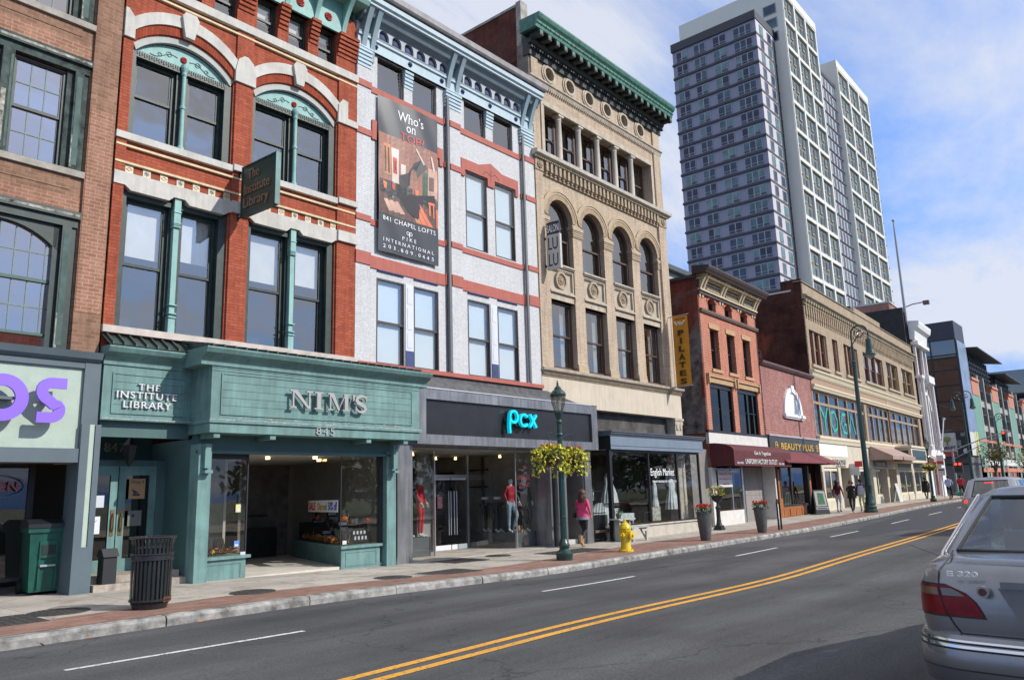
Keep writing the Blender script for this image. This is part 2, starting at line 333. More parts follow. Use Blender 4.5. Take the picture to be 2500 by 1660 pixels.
# ============================================================ ground
asph = P('asphalt', (.070, .071, .076), .88, var=.16, scale=.5, bmp=.35, bscale=160, spec=.3)
def asphalt():
    m, nt, N, L, b = newmat('asphalt_road'); b.inputs['Roughness'].default_value = .85; b.inputs['Specular IOR Level'].default_value = .25
    tc = N.new('ShaderNodeTexCoord'); ob = tc.outputs['Object']
    c1, _ = noise_ramp(nt, ob, .35, (.070, .070, .074), (.108, .108, .112), 8, .32, .68)
    mp = N.new('ShaderNodeMapping'); mp.inputs['Scale'].default_value = (.12, 1.7, 1); L.new(ob, mp.inputs[0])
    c2, _ = noise_ramp(nt, mp.outputs[0], 1.2, .80, 1.1, 4)
    c3, _ = noise_ramp(nt, ob, 45, .68, 1.36, 3, .3, .72)
    mp2 = N.new('ShaderNodeMapping'); mp2.inputs['Scale'].default_value = (.5, 2.2, 1); L.new(ob, mp2.inputs[0])
    c4, _ = noise_ramp(nt, mp2.outputs[0], 3.2, .9, 1.0, 6, .3, .5)
    v = N.new('ShaderNodeTexVoronoi'); v.feature = 'DISTANCE_TO_EDGE'; v.inputs['Scale'].default_value = .16; 
    nn = N.new('ShaderNodeTexNoise'); nn.inputs['Scale'].default_value = 1.1; nn.inputs['Detail'].default_value = 6; L.new(ob, nn.inputs[0])
    va = N.new('ShaderNodeMix'); va.data_type = 'RGBA'; va.inputs[0].default_value = .12; L.new(ob, va.inputs[6]); 
    sc = N.new('ShaderNodeVectorMath'); sc.operation = 'MULTIPLY_ADD'; L.new(nn.outputs[1], sc.inputs[0]); sc.inputs[1].default_value = (1.6, 1.6, 0); L.new(ob, sc.inputs[2]); L.new(sc.outputs[0], v.inputs[0])
    r = N.new('ShaderNodeValToRGB'); r.color_ramp.elements[0].position = .0; r.color_ramp.elements[0].color = (.55, .55, .55, 1); r.color_ramp.elements[1].position = .004; L.new(v.outputs[0], r.inputs[0])
    wv = N.new('ShaderNodeTexWave'); wv.bands_direction = 'Y'; wv.inputs['Scale'].default_value = .19; wv.inputs['Distortion'].default_value = 3; wv.inputs['Detail'].default_value = 3; wv.inputs['Detail Scale'].default_value = .4; L.new(ob, wv.inputs[0]); wr = N.new('ShaderNodeValToRGB'); wr.color_ramp.elements[0].color = (.84, .84, .84, 1); wr.color_ramp.elements[1].color = (1.06, 1.06, 1.06, 1); L.new(wv.outputs[0], wr.inputs[0]); c1 = mult(nt, c1, wr.outputs[0])
    c5, _ = noise_ramp(nt, ob, 1.9, .72, 1.0, 5, .30, .37, 1.5); c1 = mult(nt, c1, c5)
    o = mult(nt, mult(nt, mult(nt, c1, c2), c3), mult(nt, c4, r.outputs[0])); L.new(o, b.inputs['Base Color'])
    n = N.new('ShaderNodeTexNoise'); n.inputs['Scale'].default_value = 150; L.new(ob, n.inputs[0]); bump(nt, n.outputs[0], b, .5, .006)
    MATS['asphalt_road'] = m; return m
roadm = asphalt()
def concrete(name, base, joint):
    m, nt, N, L, b = newmat(name); b.inputs['Roughness'].default_value = .9; b.inputs['Specular IOR Level'].default_value = .2
    tc = N.new('ShaderNodeTexCoord'); ob = tc.outputs['Object']
    br = N.new('ShaderNodeTexBrick'); L.new(ob, br.inputs[0]); br.offset = 0; br.inputs['Scale'].default_value = 1; br.inputs['Brick Width'].default_value = joint; br.inputs['Row Height'].default_value = 1.45
    br.inputs['Mortar Size'].default_value = .008; br.inputs['Color1'].default_value = (*base, 1); br.inputs['Color2'].default_value = (*[c*.86 for c in base], 1); br.inputs['Mortar'].default_value = (*[c*.4 for c in base], 1)
    c1, _ = noise_ramp(nt, ob, .8, .78, 1.12, 8); c2, _ = noise_ramp(nt, ob, 30, .86, 1.1, 4); c3, _ = noise_ramp(nt, ob, 2.3, .72, 1.0, 8, .36, .5, 1)
    L.new(mult(nt, mult(nt, br.outputs[0], c1), mult(nt, c2, c3)), b.inputs['Base Color'])
    n = N.new('ShaderNodeTexNoise'); n.inputs['Scale'].default_value = 80; L.new(ob, n.inputs[0]); bump(nt, n.outputs[0], b, .25, .006)
    return m
walkm = concrete('pavement_concrete', (.50, .455, .395), 1.5)
XS = [-60, -40, -20, -10]+[x*1.0 for x in range(-6, 46)]+[48, 51, 54, 58, 62, 66, 70, 76, 82, 90, 100, 120, 140, 200, 300, 400]
MB().quad((-3000, -3000, -.6), (3000, -3000, -.6), (3000, 3000, -.6), (-3000, 3000, -.6)).build('ground', P('far_ground', (.1, .11, .08), .9), kind='structure')
def strip(name, f0, f1, zf0, zf1, mat_, xs=XS, n=1, kind='structure'):
    mb = MB()
    for a, b in zip(xs, xs[1:]):
        for k in range(n):
            pa = [f0(a)+(f1(a)-f0(a))*t/n for t in (k, k+1)]; pb = [f0(b)+(f1(b)-f0(b))*t/n for t in (k, k+1)]
            mb.quad((a, pa[0], zf0(a, pa[0])), (b, pb[0], zf0(b, pb[0])), (b, pb[1], zf1(b, pb[1])), (a, pa[1], zf1(a, pa[1])))
    return mb.build(name, mat_, kind=kind) if kind else mb
CROSS = (81.5, 96.5)
xs_r = [x for x in XS]
strip('road', lambda x: -4.2, lambda x: ky(x), rz_, rz_, roadm, n=6)
strip('near_pavement', lambda x: -14, lambda x: -4.2, lambda x, y: gz(x)+.26, lambda x, y: gz(x)+.26, walkm)
strip('near_kerb', lambda x: -4.25, lambda x: -4.2, lambda x, y: gz(x)+.262, lambda x, y: gz(x)-.1, walkm)
strip('lawn', lambda x: -120, lambda x: -14, lambda x, y: gz(x)+.25, lambda x, y: gz(x)+.25, P('grass', (.06, .1, .03), .9))
xs_s = [x for x in XS if x <= 82]+[81.5]; xs_s = sorted(set(x for x in xs_s if x <= 81.5))
xs_e = [x for x in XS if x >= 97]; xs_e = [96.5]+xs_e
strip('pavement', lambda x: ky(x)+.17, lambda x: 24.0, lambda x, y: gz(x), lambda x, y: gz(x), walkm, xs_s)
strip('far_pavement', lambda x: ky(x)+.17, lambda x: 24.0, lambda x, y: gz(x), lambda x, y: gz(x), walkm, xs_e)
MB().quad((81.5, 10, gz(80)-.13), (96.5, 10, gz(80)-.13), (96.5, 400, gz(80)-.13), (81.5, 400, gz(80)-.13)).build('side_road', roadm, kind='structure')
# red brick band along the kerb
pav = BRICK('paver_brick', (.25, .13, .10), (.33, .195, .155), (.27, .22, .18), .22, .11, .006, var=.3, bmp=.3, wall=False, stain=((.26, .2, .17), 1.6, .52, .78))
def bw(x): return lerp_poly([(-60, 1.0), (4, 1.0), (7, 1.1), (11, .85), (15, 1.2), (21, 1.8), (34, 1.5), (60, 1.3), (90, 1.3)], x)
strip('brick_pavement_band', lambda x: ky(x)+.18, lambda x: ky(x)+.18+bw(x), lambda x, y: gz(x)+.005, lambda x, y: gz(x)+.005, pav, [x for x in xs_s if x > -10])
# granite kerb, in stones with slightly uneven faces
gran = P('granite', (.31, .30, .28), .85, var=.45, scale=4, bmp=.9, bscale=26, spec=.3)
def kerb(x0, x1, name):
    mb = MB(); x = x0; rnd = random.Random(5)
    while x < x1:
        l = rnd.uniform(1.7, 2.6) if x < 50 else 6; e = min(x+l-.02, x1); n = 10 if x < 30 else 2
        rows = []
        for i in range(n+1):
            xx = x+(e-x)*i/n; y = ky(xx); z = gz(xx)
            j = rnd.uniform(-.012, .012) if n > 2 else 0; k = rnd.uniform(-.01, .012) if n > 2 else 0
            rows.append([(xx, y-.0+j, z-.32), (xx, y+j-.01, z-.05+k), (xx, y+.025+k, z-.004), (xx, y+.17, z+.003), (xx, y+.17, z-.2)])
        for a, b in zip(rows, rows[1:]):
            for i in range(4): mb.quad(a[i], b[i], b[i+1], a[i+1])
        mb.add(rows[0], [(0, 1, 2, 3, 4)]); mb.add(rows[-1], [(4, 3, 2, 1, 0)]); x = e+.02
    return mb.build(name, gran, kind='structure')
kerb(-12, 81.5, 'kerb'); kerb(96.5, 200, 'far_kerb')
# road markings
def worn(name, col, lo=.5):
    m, nt, N, L, b = newmat(name); b.inputs['Roughness'].default_value = .7
    tc = N.new('ShaderNodeTexCoord'); c, _ = noise_ramp(nt, tc.outputs['Object'], 22, (.13, .125, .115), col, 6, .36, lo)
    c2, _ = noise_ramp(nt, tc.outputs['Object'], 1.3, .82, 1.05, 4); L.new(mult(nt, c, c2), b.inputs['Base Color']); return m
YL = [(-10, 5.6), (4.2, 5.84), (8.7, 5.92), (15.6, 6.08), (19.6, 6.28), (26, 6.52), (34.4, 6.85), (60, 7.9), (78, 8.5)]
yel = worn('yellow_paint', (.74, .36, .035), .44); whi = worn('white_paint', (.72, .72, .70), .46)
for o_, nm in ((0, 'yellow_line'), (-.27, 'yellow_line')):
    strip(nm, lambda x: lerp_poly(YL, x)+o_-.06, lambda x: lerp_poly(YL, x)+o_+.06, lambda x, y: rz_(x, y)+.005, lambda x, y: rz_(x, y)+.005, yel, [x for x in XS if -10 <= x <= 76])
WL = [(-12, 9.0), (3.4, 8.87), (6.1, 8.66), (11, 8.68), (14.1, 8.8), (22.2, 9.04), (30.4, 9.28), (38.7, 9.58), (46, 9.78), (78, 11)]
DS = [(-4.6, -1.6), (3.4, 6.1), (10.96, 14.14), (19.3, 22.2), (27.1, 30.4), (35.4, 38.7), (42.9, 46), (51, 54), (59, 62), (67, 70)]
for a, b in DS:
    xs = [a+(b-a)*i/8 for i in range(9)]
    strip('lane_dash', lambda x: lerp_poly(WL, x)-.045, lambda x: lerp_poly(WL, x)+.045, lambda x, y: rz_(x, y)+.005, lambda x, y: rz_(x, y)+.005, whi, xs)
# dark sheet laid on the far lanes, a cast shadow painted as darker asphalt
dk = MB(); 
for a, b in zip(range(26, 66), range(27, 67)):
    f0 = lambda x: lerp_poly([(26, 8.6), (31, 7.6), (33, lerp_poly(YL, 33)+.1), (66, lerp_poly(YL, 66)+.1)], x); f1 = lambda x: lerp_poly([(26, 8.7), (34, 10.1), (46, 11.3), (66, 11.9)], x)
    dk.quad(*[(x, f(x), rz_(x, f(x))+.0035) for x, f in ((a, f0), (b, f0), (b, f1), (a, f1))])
dk.build('shadow_on_road', P('shadow_asphalt', (.040, .041, .050), .85, var=.12, bmp=.3, bscale=150), kind='structure')  # dark sheet standing in for a cast shadow
# seams and sealed cracks in the road
sm = MB()
def seam(p, q, w=.018):
    n = 14; pts = []
    for i in range(n+1):
        t = i/n; x = p[0]+(q[0]-p[0])*t; y = p[1]+(q[1]-p[1])*t; pts.append((x, y))
    dx, dy = q[0]-p[0], q[1]-p[1]; l = math.hypot(dx, dy); nx, ny = -dy/l*w, dx/l*w
    for (a, b), (c, d) in zip(pts, pts[1:]): sm.quad((a-nx, b-ny, rz_(a, b)+.0045), (c-nx, d-ny, rz_(c, d)+.0045), (c+nx, d+ny, rz_(c, d)+.0045), (a+nx, b+ny, rz_(a, b)+.0045))
seam((13.2, 1.6), (23.5, 5.9)); seam((16, 1.0), (30, 5.5), .012); seam((12.2, 10.2), (20.6, 8.3), .012)
sm.build('road_seams', P('seal_tar', (.03, .03, .032), .6, var=0), kind='structure')
# ============================================================ shared facade materials
def T(name, col, **k): return P(name, col, **k)
glass_up = GLASS('upper_glass', .24, (.93, .95, .95), .045)
glass_sky = GLASS('sky_glass', .38, (.5, .55, .6), .03)
glass_shop = GLASS('shop_glass', .05, (.86, .89, .89), .008)
dark_in = P('dark_interior', (.018, .017, .016), .9, var=0)
mid_in = P('dim_interior', (.10, .095, .09), .9, var=.2)
blindm = P('window_blind', (.80, .80, .77), .8, var=.06)
dgreen = P('dark_green_trim', (.020, .038, .034), .5, var=.3, scale=6)
mint = P('mint_trim', (.25, .46, .43), .6, var=.1, scale=4, streak=.15)
stone = P('white_stone', (.56, .54, .50), .8, var=.1, scale=3, bmp=.15, bscale=30, streak=.12)
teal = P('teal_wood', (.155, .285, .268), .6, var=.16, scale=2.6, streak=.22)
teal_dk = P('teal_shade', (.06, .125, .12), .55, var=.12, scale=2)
weath = P('weathered_green', (.035, .055, .05), .8, var=.9, scale=5)
steel = P('brushed_steel', (.33, .33, .34), .38, metal=.75, var=.16, scale=1.2, streak=.3)
def frame_of(A, B): return (A[0], A[1], 0), math.atan2(B[1]-A[1], B[0]-A[0])
def shell(par, u0, u1, ztop, y1, brick, roofm, zl=4.6):   # side walls, back wall and roof of a building
    s = MB(); s.box(u0, u1, y1-.2, y1, -.4, ztop-.35); s.box(u0, u0+.12, .45, y1-.2, zl, ztop-.35); s.box(u1-.12, u1, .45, y1-.2, zl, ztop-.35)
    s.build('side_wall', brick, par); MB().box(u0, u1, .1, y1, ztop-.45, ztop-.36).build('roof', roofm, par)
roof_tar = P('roof_tar', (.06, .06, .065), .9)
# ============================================================ BROWN BRICK BUILDING
pos, rz = frame_of((0, 15.40), (6.07, 15.338))
bb = thing('brick_building', 'leftmost brown brick building with peeling green window frames above a pale green sign', 'building', pos, rz)
brb = BRICK('brown_brick', (.24, .13, .08), (.33, .19, .125), (.33, .22, .17), .21, .075, .007, var=.25)
brl = BRICK('brown_brick_repointed', (.30, .145, .09), (.38, .2, .13), (.44, .28, .215), .21, .075, .010, var=.2)
w = MB(); w_ops = [(2.0, 5.5, 7.95, 10.28, .22), (2.0, 5.5, 4.44, 7.12, .22), (2.0, 5.5, 11.08, 14.2, .22)]
wall(w, -1.5, 5.53, 2.4, 14.6, 0, w_ops, .22); w.box(5.53, 6.02, -.07, .3, 2.4, 14.6)
w.build('wall', brb, bb)
w = MB()
for a, b in ((10.75, 10.97), (7.55, 7.8)):
    w.box(2.4, 5.3, -.012, .01, a, b)
w.build('brick_panel', brb, bb)
w = MB(); w.box(2, 5.52, -.006, .01, 10.3, 10.62).box(2, 5.52, -.006, .01, 7.14, 7.42); w.box(5.55, 6.0, -.078, -.06, 5.2, 9.3)
w.build('repointed_brickwork', brl, bb)
wn = P('green_white_muntin', (.16, .22, .21), .6)
sillm = P('brown_stone_sill', (.36, .33, .29), .9, var=.15, scale=6)
peel = P('peeling_paint', (.30, .29, .25), .9, var=.8, scale=9)
for (z0, z1, arch) in ((7.95, 10.28, 0), (4.44, 7.12, 1), (11.08, 14.1, 0)):
    t = MB(); t.box(4.0, 4.2, -.02, .16, z0, z1-.3).box(5.12, 5.24, .05, .17, z0, z1-.3).box(5.24, 5.40, -.03, .17, z0, z1-.3).box(5.40, 5.5, .02, .17, z0, z1-.3).box(2.0, 5.5, -.02, .16, z1-.3, z1-.14).box(1.95, 5.53, -.08, .16, z1-.14, z1).box(2.0, 3.0, .0, .16, z0, z1-.3)
    t.box(4.0, 4.12, -.04, .0, z0, z1-.3)
    f = t.build('window_surround', weath if z0 > 5 else dgreen, bb)
    MB().box(5.27, 5.37, -.036, -.02, z0+.1, z1-.4).box(4.14, 4.18, -.026, -.01, z0+.1, z1-.4).build('green_panel', P('old_green', (.055, .11, .095), .7, var=.3, scale=4), f)
    MB().box(4.02, 4.1, -.044, -.03, z0+.05, z0+1.2).box(5.25, 5.29, -.034, -.02, z0+.05, z0+.7).box(2.0, 5.5, -.084, -.07, z1-.1, z1-.05).build('peeling_patch', peel, f)
    if arch:
        hung(bb, 4.2, 5.38, z0+.25, z1-.35, .1, P('green_sash', (.07, .125, .10), .6), glass_sky, meet=5.72, fw=.05, grid=(4, 2), gridm=wn)
        ar = seg_arc(3.1, 5.36, 6.12, .62, 20); q = MB(); spandrel(q, 3.0, 5.4, 6.86, ar, .05, .12); q.build('arched_head', dgreen, bb)
        hung(bb, 3.0, 4.15, z0+.25, z1-.35, .12, P('green_sash', (.07, .125, .10), .6), glass_sky, meet=5.72, fw=.05, grid=(4, 2), gridm=wn)
    else:
        hung(bb, 4.2, 5.12, z0+.02, z1-.34, .1, dgreen, glass_sky, meet=z0+1.02, fw=.05, grid=(3, 2), gridm=wn)
        hung(bb, 3.02, 3.98, z0+.02, z1-.34, .1, dgreen, glass_sky, meet=z0+1.02, fw=.05, grid=(3, 2), gridm=wn)
    MB().box(1.95, 5.53, -.07, .2, z0-.13, z0-.005).build('sill', sillm if z0 > 5 else peel, bb)
slate = P('slate_blue_wood', (.095, .13, .15), .5, var=.08, scale=2)
pale = P('pale_green_stucco', (.42, .51, .43), .85, var=.05, scale=5, bmp=.3, bscale=25)
s = MB(); s.sweep([(0, 4.24), (-.22, 4.24), (-.30, 4.3), (-.34, 4.42), (0, 4.46)], -2, 6.02); s.box(-2, 5.78, -.2, 0, 4.13, 4.24).box(5.76, 6.04, -.21, .02, 3.1, 4.24).box(-2, 5.8, -.23, 0.05, 2.41, 2.66)
s.build('shop_fascia', slate, bb)
MB().box(-2, 5.77, -.14, .02, 2.66, 4.13).build('sign_board', pale, bb)
s = MB(); s.box(5.76, 5.9, -.26, .3, -.1, 3.1).box(6.0, 6.1, -.26, .3, -.1, 3.1).box(5.9, 6.0, -.22, .3, -.1, 3.1).box(5.9, 6.0, -.26, -.22, -.1, .92); s.build('shop_pillar', slate, bb)
MB().box(5.905, 5.995, -.235, -.2, .92, 3.1).build('pillar_inlay', pale, bb)
pur = P('purple_letter', (.25, .13, .72), .45, var=.03)
q = MB(); c = arc_pts(4.40, 3.475, .30, 0, 2*PI, 36)[:-1]; q.stroke([(a, b) for a, b in c], .20, -.46, -.40, closed=True)
S = [(5.39, 3.78), (5.2, 3.78)]+arc_pts(5.15, 3.63, .15, PI/2, PI*1.28, 8)+[(5.12, 3.47), (5.2, 3.4)]+arc_pts(5.17, 3.30, .13, .7, -PI/2, 8)+[(5.15, 3.17), (4.94, 3.17)]
q.stroke(S, .185, -.46, -.40); q.build('sign_letters', pur, bb)
s = MB(); s.box(4.2, 4.6, -.40, -.15, 3.45, 3.5).box(5.08, 5.2, -.40, -.15, 3.45, 3.5); s.build('letter_bracket', slate, bb)
s = MB(); s.box(-2, 6.0, 2.6, 2.7, -.2, 2.6).box(5.98, 6.03, .3, 2.7, -.2, 2.6).box(-2, 6, .2, 2.7, 2.42, 2.5); s.build('shop_interior', dark_in, bb)
s = MB(); s.box(4.6, 4.66, .9, .98, -.1, 2.42).box(5.35, 5.45, .9, 1.0, -.1, 2.42).box(2, 5.4, .9, .97, .35, .42); f = s.build('shop_window', P('dark_frame', (.02, .02, .022), .5, var=0), bb)
MB().quad((2, .94, .42), (5.35, .94, .42), (5.35, .94, 2.42), (2, .94, 2.42)).build('pane', glass_shop, f)
# unlit neon sign
ne = thing('neon_sign', 'unlit oval neon OPEN sign in the dark window behind the green wheeled bin', 'sign', (4.85, 16.22, 0))
q = MB(); q.tube([(.0+.45*math.cos(a*PI/16), 0, 2.03+.19*math.sin(a*PI/16)) for a in range(32)], .012, 6, closed=True); q.build('oval_tube', P('neon_blue', (.1, .16, .35), .3, var=0), ne)
q = MB(); textmb(q, 'OPEN', -.33, .33, 1.93, 2.12, -.01, .01); q.build('word_tube', P('neon_red', (.42, .06, .04), .3, var=0), ne)
# ============================================================ RED BRICK BUILDING
pos, rz = frame_of((6.07, 15.338), (11.98, 15.206))
rb = thing('brick_building', 'bright red brick building with white stone arches, mint trim and a teal wooden shop front', 'building', pos, rz)
redb = BRICK('red_brick', (.34, .082, .045), (.42, .115, .062), (.25, .06, .038), .21, .068, .006, var=.16, bmp=.4, stain=((.48, .25, .2), 3.0, .68, .9))
BAY = ((.22, 2.46), (2.97, 5.30)); ops = []
for a, b in BAY: ops += [(a, b, 5.03, 7.90, .34), (a, b, 9.04, 11.62, .34)]
for a, b in BAY:
    m_ = (a+b)/2
    for d in (-.865, 0, .865): ops.append((m_+d-.28, m_+d+.28, 12.65, 13.62, .25))
w = MB(); wall(w, 0, 5.91, 4.5, 14.2, 0, ops, .34); arcs = []
for a, b in BAY:
    ar = seg_arc(a, b, 11.10, .5, 20); arcs.append(ar); spandrel(w, a, b, 11.62, ar, 0, .34)
w.box(0, .2, -.05, .01, 5.03, 12.4).box(2.5, 2.92, -.05, .01, 5.03, 12.4).box(5.34, 5.91, -.05, .01, 5.03, 12.4)
w.build('wall', redb, rb)
# corbelled brick between the attic windows
w = MB()
for u0, u1 in ((0, .2), (.76, 1.04), (1.62, 1.92), (2.5, 2.92), (3.56, 3.82), (4.44, 4.70), (5.30, 5.91)):
    for k in range(6): w.box(u0, u1+.0, -.03-.028*k, .01, 13.0+.11*k, 13.075+.11*k)
w.build('corbelling', redb, rb)
w = MB(); w.box(-.02, 5.93, -.1, .02, 12.42, 12.62)          # string course
for u0, u1 in ((-.02, 2.5), (2.92, 5.34)): w.box(u0, u1, -.09, .3, 8.89, 9.035)
w.box(2.5, 2.92, -.13, .02, 8.92, 9.06).box(5.34, 5.93, -.13, .02, 8.92, 9.06)
w.build('stone_course', stone, rb)
w = MB(); w.box(-.02, 5.96, -.12, .3, 4.89, 5.028); w.build('sill', P('pinkish_stone', (.55, .48, .43), .85, var=.15, scale=4), rb)
w = MB()
for u0, u1 in BAY:
    m_ = (u0+u1)/2
    pts = [(u0-.22, 8.19), (u0-.22, 7.92), (u0, 7.92), (u0+.12, 7.83), (m_-.22, 7.83), (m_-.12, 7.93), (m_+.12, 7.93), (m_+.22, 7.83), (u1-.12, 7.83), (u1, 7.92), (u1+.04, 7.92), (u1+.04, 8.19)]
    w.prism(pts, -.07, .3)
w.box(2.5, 2.75, -.12, .02, 7.93, 8.2).box(2.75, 2.93, -.12, .02, 7.9, 8.2).box(5.34, 5.92, -.12, .02, 7.93, 8.2)
w.build('lintel', stone, rb)
cream = P('cream_brick', (.68, .56, .36), .8, var=.12, scale=10)
w = MB(); w.box(0, 5.92, -.062, .02, 12.285, 12.33)
for z in (8.40, 8.765): w.box(0, 5.92, -.062, .02, z-.022, z+.022)
w.box(0, .2, -.07, .02, 12.95, 13.0)
w.build('cream_course', cream, rb)
tl = BRICK('patterned_tile', (.62, .52, .3), (.66, .58, .4), (.35, .3, .3), .085, .085, .02, var=.3)
w = MB(); w2 = MB()
for u0, u1 in BAY:
    n = 13; st = (u1-u0+.05)/n
    for k in range(n):
        a = u0+k*st
        if k % 2 == 0:
            w.box(a, a+st*.9, -.015, .02, 8.2, 8.37); cx, cz = a+st*.45, 8.285
            mi = 0
            for q_ in range(4):
                an = q_*PI/4; dx, dz = .055*math.cos(an), .055*math.sin(an)
                if k % 4 == 2: w2.stroke([(cx-dx, cz-dz), (cx+dx, cz+dz)], .012, -.022, -.015, 0)
            if k % 4 == 0: w2.stroke([(cx-.06, cz), (cx, cz+.035), (cx+.06, cz), (cx, cz-.035)], .012, -.022, -.015, 1, closed=True)
w.build('checker_tiles', P('tile_cream', (.62, .55, .38), .5, var=.1, scale=20), rb); w2.build('tile_pattern', [P('tile_blue', (.12, .13, .2), .5, var=0), P('tile_red', (.4, .12, .08), .5, var=0)], rb)
# stone arches
for (a, b), ar in zip(BAY, arcs):
    w = MB(); i_ = seg_arc(a-.02, b+.02, 11.34, .50, 20); o_ = seg_arc(a-.06, b+.06, 11.62, .49, 20); ring(w, i_, o_, -.07, .02); m_ = (a+b)/2
    w.prism([(m_-.10, 11.62), (m_+.10, 11.62), (m_+.19, 12.1), (m_+.12, 12.21), (m_-.12, 12.21), (m_-.19, 12.1)], -.14, .02)
    w.build('stone_arch', stone, rb)
    w = MB(); ring(w, [(x, z+.02) for x, z in ar], i_, -.03, .02); w.build('arch_brick_ring', BRICK('arch_brick', (.33, .068, .034), (.27, .055, .027), (.2, .04, .02), .06, .4, .006, var=.1), rb)
    w = MB(); i2 = [(x, z-.14) for x, z in seg_arc(a+.06, b-.06, 11.10, .5, 20)]; ring(w, i2, ar, .02, .12); w.build('arch_moulding', P('grey_stone_moulding', (.42, .43, .41), .7), rb)
w = MB()
w.prism([(-.01, 11.12), (.2, 11.12), (.2, 11.38), (.17, 11.62), (.05, 11.76), (-.01, 11.76)], -.1, .02)
w.prism([(2.46, 11.1), (2.97, 11.1), (2.97, 11.36), (2.9, 11.66), (2.76, 11.78), (2.66, 11.78), (2.52, 11.66), (2.46, 11.36)], -.1, .02)
w.prism([(5.3, 11.1), (5.92, 11.1), (5.92, 11.27), (5.6, 11.27), (5.6, 11.74), (5.44, 11.76), (5.32, 11.6), (5.3, 11.36)], -.1, .02)
w.build('stone_springer', stone, rb)
scr = P('scroll_ink', (.03, .08, .08), .6, var=0); rosr = P('red_rosette', (.45, .03, .03), .5, var=.1)
def rosette(par, u, z, y, r, m1, m2=None):
    q = MB()
    q.add([(u+r*math.cos(a*PI/8), y, z+r*math.sin(a*PI/8)) for a in range(16)]+[(u+r*.8*math.cos(a*PI/8), y-.03, z+r*.8*math.sin(a*PI/8)) for a in range(16)]+[(u, y-.015, z)], [(a, (a+1) % 16, (a+1) % 16+16, a+16) for a in range(16)]+[(a+16, (a+1) % 16+16, 32) for a in range(16)])
    for k in range(6):
        t = k*PI/3; q.blob((u+r*.5*math.cos(t), y-.03, z+r*.5*math.sin(t)), r*.24, 4)
    q.blob((u, y-.035, z), r*.2, 4)
    return q.build('rosette', m1, par)
for a, b in BAY:
    m_ = (a+b)/2
    ar = seg_arc(a+.1, b-.1, 11.02, .42, 20); w = MB(); 
    for (x0, z0), (x1, z1) in zip(ar, ar[1:]): w.quad((x0, .13, 10.98), (x1, .13, 10.98), (x1, .13, z1), (x0, .13, z0))
    w.box(a+.1, b-.1, .14, .3, 10.9, 10.98)
    ty = w.build('tympanum', mint, rb); rosette(ty, m_, 11.2, .12, .075, rosr)
    w = MB()
    for sg in (-1, 1):
        pts = [(m_+sg*(.13+.6*t), 11.2+.05*math.sin(t*6)-.12*t) for t in [i/12 for i in range(13)]]; w.stroke(pts, .012, .118, .128)
        w.stroke([(m_+sg*(.32+.07*(1-t*.5)*math.cos(t*7)), 11.2+.07*(1-t*.5)*math.sin(t*7)) for t in [i/14 for i in range(15)]], .01, .118, .128)
        w.stroke([(m_+sg*(.52+.05*(1-t*.5)*math.cos(t*7)), 11.12+.05*(1-t*.5)*math.sin(t*7)) for t in [i/14 for i in range(15)]], .01, .118, .128)
    w.build('painted_scroll', scr, ty)
    for (z0, z1, fl) in ((9.04, 10.96, 3), (5.03, 7.85, 2)):
        lw = m_-.06
        dg = MB(); dg.box(a, a+.09, .05, .3, z0, z1).box(b-.18, b, .05, .3, z0, z1).box(a+.09, b-.18, .06, .3, z1-.12, z1).box(m_-.13, m_+.11, .12, .3, z0, z1-.1)
        if fl == 3:
            for k in range(40): dg.box(a+.1+k*(b-a-.2)/40, a+.1+(k+.5)*(b-a-.2)/40, .045, .08, z1-.05-(.03 if k % 2 else 0), z1+.02)
        dg.build('window_surround', dgreen, rb)
        bl = 0 if fl == 3 else .40
        hung(rb, a+.09, m_-.13, z0, z1-.12, .2, dgreen, glass_up, meet=(z0+1.0 if fl == 3 else 6.38), fw=.07, blind=bl, bm=blindm)
        hung(rb, m_+.11, b-.18, z0, z1-.12, .2, dgreen, glass_up, meet=(z0+1.0 if fl == 3 else 6.38), fw=.07, blind=(.36 if bl else 0), bm=blindm)
        cl = MB()
        if fl == 3: cl.lathe([(.075, 9.04), (.075, 9.1), (.05, 9.14), (.045, 9.98), (.062, 10.0), (.062, 10.05), (.045, 10.07), (.042, 10.75), (.06, 10.8), (.05, 10.85), (.08, 10.95), (.08, 11.02)], m_-.01, .03, 14)
        else:
            cl.box(m_-.08, m_+.06, -.02, .12, 5.03, 5.35).box(m_-.065, m_+.045, .0, .12, 5.35, 7.35).box(m_-.08, m_+.06, -.03, .12, 7.35, 7.92)
            for z in (5.36, 5.44, 5.62, 7.3, 7.38, 7.62): cl.box(m_-.09, m_+.07, -.045, .1, z, z+.025)
        cl.build('mullion_column', mint, rb)
    for d in (-.865, 0, .865):
        hung(rb, m_+d-.28, m_+d+.28, 12.65, 13.62, .14, dgreen, glass_up, meet=13.1, fw=.05, blind=(.55 if d <= 0 else .25), bm=blindm)
